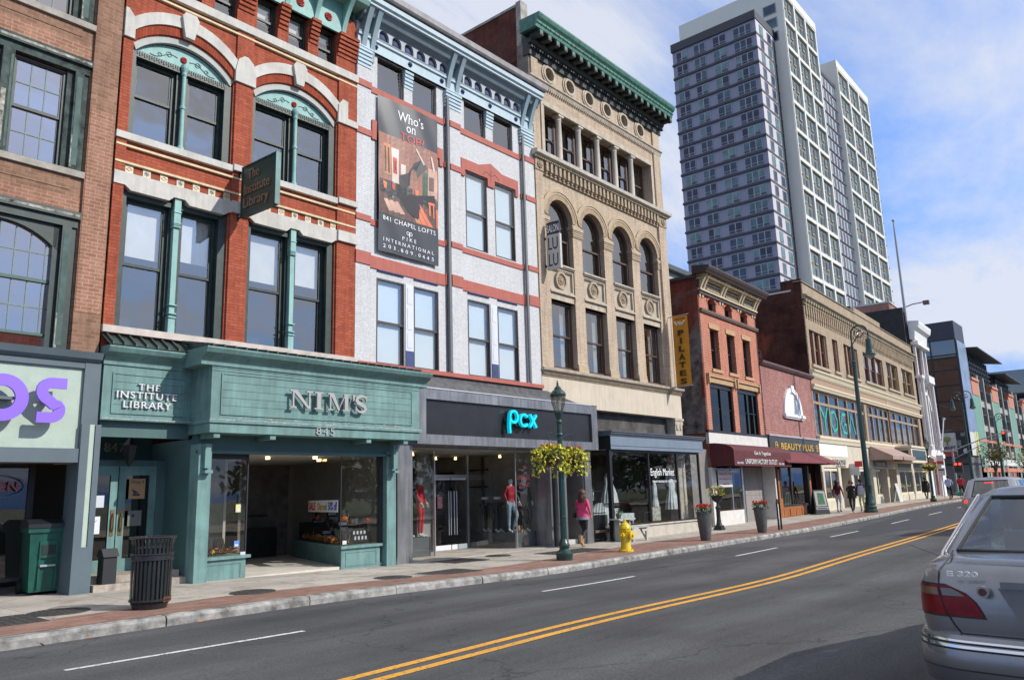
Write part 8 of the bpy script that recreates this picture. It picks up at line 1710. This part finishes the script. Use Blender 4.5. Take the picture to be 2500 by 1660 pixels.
# ============================================================ PEOPLE
skin = P('skin', (.42, .22, .15), .55, var=.05); skin_d = P('dark_skin', (.12, .06, .04), .55, var=.05); mann = P('mannequin_white', (.70, .69, .68), .35, var=.02)
def figure(loc, rz, H, pose, mats, label=None, cat='person', name='person', hair=None, group=None, ragged=None, legs_only=False, fingers=True, coat=None, lean=0, sleeves='arm'):
    t = thing(name, label, cat, loc, rz, group); k = H/1.7
    V = {}; E_ = []
    def v(n_, p, r): V[n_] = (p, r)
    P_ = dict(lk=(-.10, .03, .50), la=(-.10, 0, .09), rk=(.10, .03, .50), ra=(.10, 0, .09), le=(-.25, -.03, 1.14), lw=(-.27, .04, .88), re=(.25, -.03, 1.14), rw=(.27, .04, .88)); P_.update(pose)
    ln = lambda p: (p[0], p[1]+lean*max(0, p[2]-.93), p[2])
    v('pelvis', (0, 0, .95), .145)
    for s, x in (('l', -1), ('r', 1)):
        v(s+'h', (x*.09, 0, .86), .10); v(s+'t', tuple((a+b)/2 for a, b in zip((x*.09, 0, .86), P_[s+'k'])), .082); v(s+'k', P_[s+'k'], .058); c = tuple(.62*a+.38*b for a, b in zip(P_[s+'k'], P_[s+'a'])); v(s+'c', (c[0], c[1]-.012, c[2]), .056); v(s+'a', P_[s+'a'], .04); v(s+'f', (P_[s+'a'][0], P_[s+'a'][1]+.07, max(.035, P_[s+'a'][2]-.055)), .042); v(s+'o', (P_[s+'a'][0], P_[s+'a'][1]+.17, max(.03, P_[s+'a'][2]-.065+P_.get(s+'toe', 0))), .032)
        E_ += [('pelvis', s+'h'), (s+'h', s+'t'), (s+'t', s+'k'), (s+'k', s+'c'), (s+'c', s+'a'), (s+'a', s+'f'), (s+'f', s+'o')]
    if not legs_only:
        v('waist', ln((0, 0, 1.08)), .118); v('chest', ln((0, 0, 1.28)), .142); v('neck0', ln((0, 0, 1.42)), .062); v('neck', ln((0, .01, 1.49)), .052); v('head', ln((0, .02, 1.58)), .092); v('crown', ln((0, .015, 1.655)), .066)
        E_ += [('pelvis', 'waist'), ('waist', 'chest'), ('chest', 'neck0'), ('neck0', 'neck'), ('neck', 'head'), ('head', 'crown')]
        for s, x in (('l', -1), ('r', 1)):
            v(s+'s', ln((x*.165, 0, 1.385)), .062); v(s+'e', ln(P_[s+'e']), .043); v(s+'w', ln(P_[s+'w']), .027)
            a, b = Vector(V[s+'e'][0]), Vector(V[s+'w'][0]); d = (b-a).normalized(); pm_ = b+d*.05; v(s+'p', tuple(pm_), .032)
            E_ += [('chest', s+'s'), (s+'s', s+'e'), (s+'e', s+'w'), (s+'w', s+'p')]
            if fingers:
                sd_ = d.cross(Vector((x, 0, 0))).normalized() if abs(d.x) < .9 else Vector((0, 1, 0)); inn = Vector((-x, 0, 0))
                for i, l in enumerate((.075, .085, .08, .062)):
                    b0 = pm_+sd_*(.028-.018*i)+d*.022; m1 = b0+d*l*.5+inn*.008; m2 = m1+(d*.8+inn*.5).normalized()*l*.5; v(s+'g%d' % i, tuple(b0), .0095); v(s+'i%d' % i, tuple(m1), .0088); v(s+'j%d' % i, tuple(m2), .0075); E_ += [(s+'p', s+'g%d' % i), (s+'g%d' % i, s+'i%d' % i), (s+'i%d' % i, s+'j%d' % i)]
                th = b+sd_*.03+d*.02; t2_ = th+(sd_*.7+d*.8+inn*.2).normalized()*.035; v(s+'u', tuple(th), .012); v(s+'z', tuple(t2_), .009); E_ += [(s+'p', s+'u'), (s+'u', s+'z')]
    names = list(V); idx = {n_: i for i, n_ in enumerate(names)}
    me = bpy.data.meshes.new('body'); me.from_pydata([tuple(c*k for c in V[n_][0]) for n_ in names], [(idx[a], idx[b]) for a, b in E_], []); o = bpy.data.objects.new('body', me); COL.objects.link(o)
    md = o.modifiers.new('s', 'SKIN'); md.use_smooth_shade = True; sk = me.skin_vertices[0].data
    for n_ in names: r = V[n_][1]*k; sk[idx[n_]].radius = (r*(1.18 if n_ in ('chest', 'waist', 'pelvis') else 1), r*(.80 if n_ in ('chest', 'waist', 'pelvis') else 1)); sk[idx[n_]].use_root = n_ == 'pelvis'
    md.use_x_symmetry = False; sb_ = o.modifiers.new('u', 'SUBSURF'); sb_.levels = 2; sb_.render_levels = 2
    dg = bpy.context.evaluated_depsgraph_get(); m2 = bpy.data.meshes.new_from_object(o.evaluated_get(dg)); bpy.data.objects.remove(o)
    for m in mats: m2.materials.append(m)
    bones = [(Vector(V[a][0])*k, Vector(V[b][0])*k, a, b) for a, b in E_]
    def zone(a, b):
        for q in (b,):
            if q in ('head', 'crown', 'neck'): return 0
            if q[-1] in 'guijz0123p' and q not in ('neck0',) and q[0] in 'lr' and (q[1] in 'pgijuz'): return 0
            if q in ('lf', 'rf', 'lo', 'ro'): return 3
            if q in ('lh', 'rh', 'lt', 'rt', 'lk', 'rk', 'lc', 'rc', 'la', 'ra'): return 2
            if q in ('le', 're', 'lw', 'rw'): return 1 if sleeves == 'arm' else 0
        return 1
    for p in m2.polygons:
        c = p.center; best = 9; z_ = 1
        for a, b, na, nb_ in bones:
            ab = b-a; tt = max(0, min(1, (c-a).dot(ab)/ab.length_squared)); d = (c-(a+ab*tt)).length-V[nb_][1]*k*.5
            if d < best: best = d; z_ = zone(na, nb_)
        if c.z > .93*k and z_ == 2: z_ = 2 if c.z < 1.0*k else 1
        p.material_index = min(z_, len(mats)-1); p.use_smooth = True
    m2.name = 'body'; o = bpy.data.objects.new('body', m2); COL.objects.link(o); o.parent = t
    hd = Vector(V['head'][0])*k if 'head' in V else None
    if hd is not None:
        q = MB(); f = hd+Vector((0, .082*k, 0)); q.blob((f.x, f.y+.012*k, f.z-.012*k), .013*k, 4, 0, (.8, 1, 1.4))
        for s in (-1, 1): q.blob((s*.078*k+hd.x, hd.y-.0, hd.z-.005*k), .018*k, 4, 0, (.5, 1, 1.5))
        q.build('nose_and_ears', mats[0], o)
        if mats[0] is not mann:
            q = MB(); 
            for s in (-1, 1): q.blob((s*.03*k, f.y-.004*k, f.z+.016*k), .009*k, 4)
            q.blob((0, f.y-.006*k, f.z-.048*k), .012*k, 4, 0, (1.8, .5, .5)); q.build('eyes_and_mouth', P('feature_dark', (.08, .03, .025), .5, var=0), o)
        if hair:
            hm, hl_, vol = hair; q = MB(); vs0 = len(q.v); q.blob((hd.x, hd.y-.018*k, hd.z+.032*k), .108*k*vol, 8, 0, (.95, 1.05, 1.05), .03)
            q.v = [(x, min(y, hd.y+.055*k) if z < hd.z+.05*k else y, z) for x, y, z in q.v]
            if hl_:
                for s in range(26):
                    a = PI+PI*s/25; x0_, y0_ = .085*k*math.cos(a), .085*k*math.sin(a)*1.0-.01; w_ = random.uniform(-.04, .04)
                    q.tube([(x0_, hd.y+y0_, hd.z+.03*k), (x0_*1.35+w_*.4, hd.y+y0_*1.25-.02, hd.z-hl_*.5), (x0_*1.3+w_, hd.y+y0_*1.2-.02+w_*.6, hd.z-hl_)], [.022*k, .024*k, .007*k], 5)
            q.build('hair', hm, o, smooth=True)
    if coat:
        cm, z0, z1, r0, r1 = coat; q = MB(); pr = [(r0, z0), ((r0+r1)/2*.98, (z0+z1)/2), (r1, z1)]; q.lathe([(r*k, z*k) for r, z in pr], 0, 0, 20); q.v = [(x*1.15, y*.82+lean*max(0, z-.93*k)-.0, z+.012*math.sin(6*math.atan2(y, x))*(z < z0*k+.05)) for x, y, z in q.v]; q.build('jacket_skirt', cm, o, smooth=True)
    return t, o, k
blackc = P('black_cloth', (.015, .015, .017), .85, var=.2); denim = P('denim', (.05, .09, .16), .85, var=.3, scale=14); boots = P('tan_boots', (.40, .24, .12), .7, var=.15)
pinkc = P('hot_pink_cloth', (.70, .07, .17), .8, var=.12, scale=10); brownhair = P('brown_hair', (.10, .035, .018), .55, var=.4, scale=30)
t, o, k = figure((19.55, 13.85, gz(19)), -PI/2+.12, 1.66, dict(lk=(-.07, .20, .50), la=(-.07, .04, .10), rk=(.08, .02, .50), ra=(.08, -.34, .20), rtoe=-.10, le=(-.24, .05, 1.16), lw=(-.19, .24, 1.12), re=(.25, -.06, 1.16), rw=(.24, .08, .95)), [skin, pinkc, P('black_leggings', (.012, .012, .014), .7), boots],
    'woman in hot pink jacket, black leggings and tan boots walking past the black shop', hair=(brownhair, .24, 1.12), coat=(pinkc, .84, 1.10, .185, .15), lean=.05)
for s in (('la', (-.07, .04, .10)), ('ra', (.08, -.34, .20))):
    p_ = s[1]; MB().lathe([(.052, -.04), (.058, .05), (.062, .12), (.066, .16)], p_[0]*k, (p_[1])*k, 12, 0, p_[2]*k).build('boot_shaft', boots, o)
MB().lathe([(.205, .80), (.19, .88)], 0, 0, 18).build('shirt_hem', P('grey_blue_shirt', (.17, .2, .26), .8), o)
bg_ = thing('shoulder_bag', 'small dark shoulder bag on a thin strap worn by the woman in pink', 'bag', (19.55, 13.85, gz(19)), -PI/2+.12)
q = MB(); q.box(-.26, -.2, -.16, .05, .86, 1.0); q.build('pouch', P('brown_black_leather', (.03, .02, .018), .5), bg_); q = MB(); q.tube([(-.22, -.05, 1.0), (-.17, -.14, 1.2), (.0, -.15, 1.35), (.13, -.03, 1.46), (.12, .09, 1.38), (-.05, .16, 1.2), (-.21, .06, 1.02)], .008, 5); q.build('strap', P('brown_black_leather', (.03, .02, .018), .5), bg_)
figure((43.9, 14.25, gz(44)), -PI/2, 1.68, dict(lk=(-.09, .1, .5), la=(-.09, .02, .09), ra=(.1, -.12, .12)), [skin_d, P('maroon_knit', (.22, .02, .05), .85, var=.5, scale=8), P('white_trousers', (.55, .53, .55), .8), blackc], 'woman in maroon top and white trousers walking away past the YOGA windows', hair=(P('dark_red_hair', (.05, .012, .014), .6, var=.3), .42, 1.25))
figure((43.3, 13.35, gz(43)), PI/2+.2, 1.66, dict(lk=(-.1, .12, .5), la=(-.04, .2, .12), ra=(.06, -.18, .14), re=(.24, .04, 1.15), rw=(.16, .14, 1.38), le=(-.25, -.05, 1.12)), [skin, blackc, P('black_leggings', (.012, .012, .014), .7), P('beige_shoes', (.4, .26, .18), .7)], 'woman in black jacket and grey scarf walking towards the camera, hand raised to her face', hair=(P('auburn_hair', (.12, .05, .03), .6), .05, 1.05), coat=(blackc, .78, 1.2, .21, .17))
figure((45.3, 13.45, gz(45)), PI/2, 1.72, dict(lk=(-.1, .1, .5), ra=(.1, -.1, .1), le=(-.3, -.02, 1.15), lw=(-.42, -.02, .96)), [skin_d, P('purple_jacket', (.05, .025, .20), .8), P('pale_green_trousers', (.48, .52, .30), .8), blackc], 'person in purple jacket over white shirt and pale green trousers by the tall crook lamp', hair=(blackc, 0, 1.0), coat=(P('white_shirt', (.55, .55, .6), .8), .88, 1.36, .165, .14))
figure((67.8, 15.3, gz(67)), PI/2, 1.68, dict(la=(-.08, .18, .12), ra=(.08, -.2, .14)), [skin_d, blackc, blackc, blackc], 'person in long black coat with a bag walking by the cream shop fronts', hair=(blackc, 0, 1.05), coat=(blackc, .55, 1.2, .27, .17))
def bike(x, y, label, col):
    t = thing('bicycle', label, 'bicycle', (x, y, rz_(x, y) if y < ky(x) else gz(x)), PI); fm = P('bike_frame_'+str(int(col[0]*100)), col, .4)
    for xx in (-.5, .5):
        q = MB(); q.tube([(xx+.33*math.cos(a*PI/12), 0, .34+.33*math.sin(a*PI/12)) for a in range(24)], .018, 6, closed=True); w_ = q.build('wheel', rubber, t); q = MB()
        for a in range(8): q.tube([(xx, 0, .34), (xx+.32*math.cos(a*PI/4), 0, .34+.32*math.sin(a*PI/4))], .003, 3)
        q.build('spokes', chrome, w_)
    q = MB(); q.tube([(-.5, 0, .34), (-.12, 0, .30), (-.2, 0, .82), (-.5, 0, .34)], .016, 6).tube([(-.12, 0, .30), (.36, 0, .78), (-.19, 0, .78)], .018, 6).tube([(.34, 0, .95), (.5, 0, .34)], .016, 6); q.build('frame', fm, t)
    MB().tube([(.34, 0, .95), (.36, 0, 1.02), (.38, -.26, 1.04)], .012, 6).tube([(.36, 0, 1.02), (.38, .26, 1.04)], .012, 6).build('handlebar', iron, t); MB().blob((-.22, 0, .86), .12, 5, 0, (1.1, .6, .35)).build('saddle', blackc, t); return t
b1_ = bike(66.3, 13.35, 'black bicycle ridden by the person in the pale blue shirt', (.03, .03, .04)); b1_.rotation_euler = (0, 0, .1)
rd = dict(lk=(-.12, .30, .70), la=(-.13, .16, .36), rk=(.12, .26, .62), ra=(.13, .22, .22), le=(-.25, .18, 1.15), lw=(-.22, .42, 1.05), re=(.25, .18, 1.15), rw=(.22, .42, 1.05))
figure((66.1, 13.35, gz(66)), -PI/2+.1, 1.74, rd, [skin, P('pale_blue_shirt', (.38, .45, .65), .8), blackc, blackc], 'rider in pale blue shirt and dark trousers on a bicycle near the corner', hair=(blackc, 0, 1.0), lean=.15)
b2_ = bike(68.2, 12.9, 'dark bicycle ridden by the person in red', (.06, .02, .02)); figure((68.0, 12.9, gz(68)), -PI/2, 1.76, rd, [skin, P('red_shirt', (.50, .02, .03), .8), blackc, blackc], 'rider in red top on a bicycle, just beyond the one in pale blue', hair=(blackc, 0, 1.0), lean=.15)
# mannequins in the black shop
WX = frame_of((11.98, 15.206), (19.38, 15.106)); 
def WB(u, y, z=0): return (11.98+u*math.cos(WX[1])-y*math.sin(WX[1]), 15.206+u*math.sin(WX[1])+y*math.cos(WX[1]), z)
redt = P('red_track_suit', (.50, .012, .02), .6, var=.1); camo_ = P('camo_print', (.16, .17, .15), .8, var=.9, scale=16)
mp_ = dict(re=(.25, -.02, 1.15), rw=(.24, .10, .93), le=(-.25, -.02, 1.15), lw=(-.24, .10, .93))
figure(WB(3.22, 1.12, .52), PI+.5, 1.68, mp_, [mann, redt, redt, mann], 'bald white mannequin in a red track suit, in the left display of the black shop', 'mannequin', 'mannequin', group='display mannequins')
figure(WB(2.88, 1.25, .52), PI+.5, 1.66, mp_, [mann, camo_, camo_, mann], 'white mannequin in dark camouflage clothes behind the red track suit one', 'mannequin', 'mannequin', group='display mannequins')
figure(WB(6.68, .8, .46), PI-.1, 1.66, dict(mp_, lk=(-.12, .16, .52), rk=(.08, .0, .5)), [mann, P('crimson_jacket', (.42, .02, .03), .7), P('light_denim', (.28, .40, .48), .8, var=.3, scale=10), mann], 'mannequin in red jacket and pale blue jeans, in the right display of the black shop', 'mannequin', 'mannequin', group='display mannequins')
figure(WB(7.10, .62, .46), PI-.3, 1.66, dict(mp_, lk=(-.14, .16, .52), rk=(.06, .0, .5)), [mann, P('black_leather', (.03, .03, .032), .4), P('black_leather', (.03, .03, .032), .4), mann], 'mannequin with sunglasses in black clothes, rightmost in the right display of the black shop', 'mannequin', 'mannequin', group='display mannequins')
for u, lab in ((6.75, 'left legs-only mannequin in dark jeans deeper in the black shop'), (6.62, 'right legs-only mannequin in dark jeans deeper in the black shop')):
    t, o, k = figure(WB(u, 1.95 if u > 6.7 else 1.3, .46), PI, 1.66, {}, [mann, P('dark_jeans', (.035, .05, .06), .8, var=.3), P('dark_jeans', (.035, .05, .06), .8, var=.3), mann], lab, 'mannequin', 'mannequin', group='display mannequins', legs_only=True); MB().lathe([(.125, 1.0), (.12, 1.08)], 0, 0, 16).build('waist_cap', mann, o)
t = thing('ankle_boots', 'pair of tan ankle boots on the plinth between the two right mannequins', 'boots', WB(6.9, .6, .46)); 
for x in (-.08, .06): MB().box(x-.04, x+.04, -.12, .1, 0, .06).box(x-.035, x+.035, .0, .1, .06, .2).build('boot', boots, t)
t = thing('clothes_rail', 'dim rail of hanging shirts at the back of the black shop', 'clothes rail', WB(6.2, 4.8, 0)); b = MB(); b.tube([(-.8, 0, 1.8), (.9, 0, 1.8)], .015, 6).build('rail', iron, t)
for k_ in range(7): 
    b = MB(); b.add([(-.7+.22*k_, -.22, 1.65), (-.7+.22*k_, .22, 1.65), (-.7+.22*k_, .26, .95), (-.7+.22*k_, -.26, .95), (-.64+.22*k_, -.22, 1.65), (-.64+.22*k_, .22, 1.65), (-.64+.22*k_, .26, .95), (-.64+.22*k_, -.26, .95)], [(0, 1, 2, 3), (4, 5, 6, 7), (0, 3, 7, 4), (1, 5, 6, 2), (3, 2, 6, 7)]); b.build('shirt', P('shirt_%d' % (k_ % 3), [(.25, .24, .24), (.3, .04, .04), (.05, .05, .06)][k_ % 3], .8), t)
# things in the market shop window
EX = frame_of((19.38, 15.106), (28.57, 15.03)); 
def EB(u, y, z=0): return (19.38+u*math.cos(EX[1])-y*math.sin(EX[1]), 15.106+u*math.sin(EX[1])+y*math.cos(EX[1]), z)
pgrey = P('pale_grey_fabric', (.62, .66, .66), .85, var=.2, scale=5, streak=.3); pwd = P('pale_painted_wood', (.42, .43, .40), .7, var=.1)
def dress(u, y, z0, z1, r, lab):
    t = thing('hanging_dress', lab, 'dress', EB(u, y, 0)); q = MB(); n_ = 28
    pr = [(r, z0), (r*.85, z0+(z1-z0)*.3), (r*.5, z0+(z1-z0)*.62), (r*.55, z0+(z1-z0)*.85), (r*.2, z1)]; vs = []; 
    for rr, z in pr:
        for k_ in range(n_): a = 2*PI*k_/n_; f = 1+.12*math.sin(k_*2.7)*(1 if z < z0+(z1-z0)*.6 else .3); vs.append((rr*f*math.cos(a), rr*.5*f*math.sin(a), z))
    q.add(vs, [(i*n_+k_, i*n_+(k_+1) % n_, (i+1)*n_+(k_+1) % n_, (i+1)*n_+k_) for i in range(len(pr)-1) for k_ in range(n_)]); q.build('cloth', pgrey, t, smooth=True)
dress(4.15, .4, 1.2, 2.25, .42, 'pale grey gown hanging at the left of the market window'); dress(6.75, .1, .5, 1.9, .24, 'pale robe on a stand in the middle pane of the market window'); dress(8.0, .1, .85, 2.0, .40, 'pale pleated dress in the right pane of the market window'); dress(3.6, .9, 1.3, 2.2, .3, 'grey shawl hanging behind the gown in the market window')
t = thing('sofa', 'pale striped upholstered settee in the market shop window', 'sofa', EB(3.9, .1, .38)); MB().box(-.85, .85, -.3, .4, .2, .45).build('seat', pgrey, t); b = MB(); n_ = 12
b.prism([(-.85, .3)]+[(-.85+1.7*i/n_, .62+.22*math.sin(PI*min(1, i/n_*1.3))) for i in range(n_+1)]+[(.85, .3)], .3, .42); b.build('backrest', pgrey, t)
for x in (-.8, .8):
    for y in (-.25, .35): MB().lathe([(.03, 0), (.04, .2)], x, y, 8).build('leg', pwd, t)
t = thing('mantelpiece', 'pale carved mantelpiece behind the settee in the market shop', 'mantelpiece', EB(3.3, 1.3, .38)); MB().box(-1, 1, -.15, .15, .95, 1.05).box(-.95, .95, -.1, .15, .75, .95).box(-.95, -.7, -.1, .15, 0, .75).box(.7, .95, -.1, .15, 0, .75).build('surround', pwd, t)
t = thing('chandelier', 'small lit chandelier with two warm candles in the market shop', 'chandelier', EB(3.1, .9, 2.1)); MB().tube([(0, 0, .7), (0, 0, 0)], .01, 5).tube([(-.3, 0, .05), (-.15, 0, -.05), (0, 0, 0), (.15, 0, -.05), (.3, 0, .05)], .012, 5).build('arms', P('brass', (.35, .22, .1), .35, metal=.9), t)
for x in (-.3, -.14, .3): MB().blob((x, 0, .12), .03, 5, 0, (1, 1, 1.6)).build('candle_bulb', P('warm_lamp', (.9, .7, .3), .4, var=0, emit=(1, .66, .25), estr=6), t)
t = thing('framed_map', 'pale map print propped in the corner of the market window', 'picture', EB(6.1, -.3, .5)); MB().box(-.3, .3, 0, .03, 0, .5, 0).box(-.26, .26, -.004, 0, .04, .46, 1).build('frame', [P('gilt', (.35, .27, .14), .5), P('map_paper', (.45, .45, .38), .7, var=.5, scale=9)], t)
t = thing('side_table', 'small dark stool with bottles in the market window', 'stool', EB(5.6, -.1, .38)); MB().box(-.2, .2, -.15, .15, .42, .46).build('seat', iron, t)
for x in (-.16, .16):
    for y in (-.1, .1): MB().tube([(x, y, .42), (x*1.2, y*1.2, 0)], .015, 5).build('leg', iron, t)
t = thing('laid_table', 'white clothed table seen through the iron gate bars', 'table', EB(2.9, .5, .0)); MB().box(-.45, .3, -.2, .5, .9, .94).add([(-.45, -.21, .4), (.3, -.21, .4), (.3, -.21, .9), (-.45, -.21, .9)], [(0, 1, 2, 3)]).build('cloth', P('tablecloth_white', (.5, .55, .55), .8, var=.1), t); MB().lathe([(.2, 0), (.03, .1), (.03, .9)], -.1, .15, 10).build('leg', pwd, t)
# trees of the green across the street: behind the camera, they only show as reflections in shop glass
for i, (x, y, h) in enumerate(((30, -18, 6.2), (38, -19, 7), (47, -18, 7.5), (57, -20, 8), (68, -19, 8), (80, -20, 9), (93, -20, 9))):
    tree(x, y, h, 5.6, ['large green tree on the lawn opposite the brown brick building', 'large green tree on the lawn opposite the teal shop', 'large green tree on the lawn opposite the buff building', 'large green tree on the lawn opposite the pink niche building', 'large green tree on the lawn opposite the YOGA windows', 'large green tree on the lawn opposite the far corner building', 'large green tree on the lawn behind the parked saloon'][i], [gl[0]], 1500, 20+i, 1.6, 'trees on the lawn behind the camera', .75)
# ============================================================ parts that are several pieces become several parts
KEEP = ('letter', 'word', 'foliage', 'flower', 'crown', 'trunk', 'facade', 'tile', 'scroll', 'window', 'pane', 'dash', 'moulding', 'frieze', 'bolts', 'muntin', 'picture', 'number', 'print', 'boards', 'seams', 'spokes', 'stuff', 'cards', 'paint', 'arcade', 'brickwork', 'louvre', 'printed', 'scraps', 'belt', 'mullion')
def pieces(me):
    n = len(me.vertices); par = list(range(n))
    def f(a):
        while par[a] != a: par[a] = par[par[a]]; a = par[a]
        return a
    for e in me.edges:
        a, b = f(e.vertices[0]), f(e.vertices[1])
        if a != b: par[a] = b
    isl = {}
    for v in me.vertices: isl.setdefault(f(v.index), []).append(v.index)
    bx = []
    for k, vs in isl.items():
        co = [me.vertices[i].co for i in vs]; bx.append([set(vs), [min(c[j] for c in co)-.02 for j in range(3)], [max(c[j] for c in co)+.02 for j in range(3)]])
    if len(bx) > 60: return None
    ch = True
    while ch:
        ch = False
        for i in range(len(bx)):
            for j in range(i+1, len(bx)):
                if all(bx[i][1][k] <= bx[j][2][k] and bx[j][1][k] <= bx[i][2][k] for k in range(3)):
                    bx[i][0] |= bx[j][0]; bx[i][1] = [min(a, b) for a, b in zip(bx[i][1], bx[j][1])]; bx[i][2] = [max(a, b) for a, b in zip(bx[i][2], bx[j][2])]; del bx[j]; ch = True; break
            if ch: break
    return bx
for o in list(COL.objects):
    if o.type != 'MESH' or o.parent is None or o.get('kind') or (any(k in o.name for k in KEEP) and not o.name.startswith(('window_s', 'shop_window', 'loft_window', 'pane'))): continue
    if len(o.data.vertices) > 6000 or (o.name.startswith('pane') and len(o.data.polygons) < 2): continue
    bx = pieces(o.data)
    if not bx or not 2 <= len(bx) <= 30: continue
    if min(max(b[2][k]-b[1][k] for k in range(3)) for b in bx) < .12: continue
    base = o.name.split('.')[0]; me = o.data
    for b in bx[1:]:
        c = o.copy(); c.data = me.copy(); c.name = base; COL.objects.link(c)
        bm = bmesh.new(); bm.from_mesh(c.data); bm.verts.ensure_lookup_table(); bmesh.ops.delete(bm, geom=[v for v in bm.verts if v.index not in b[0]], context='VERTS'); bm.to_mesh(c.data); bm.free()
    bm = bmesh.new(); bm.from_mesh(me); bm.verts.ensure_lookup_table(); bmesh.ops.delete(bm, geom=[v for v in bm.verts if v.index not in bx[0][0]], context='VERTS'); bm.to_mesh(me); bm.free()
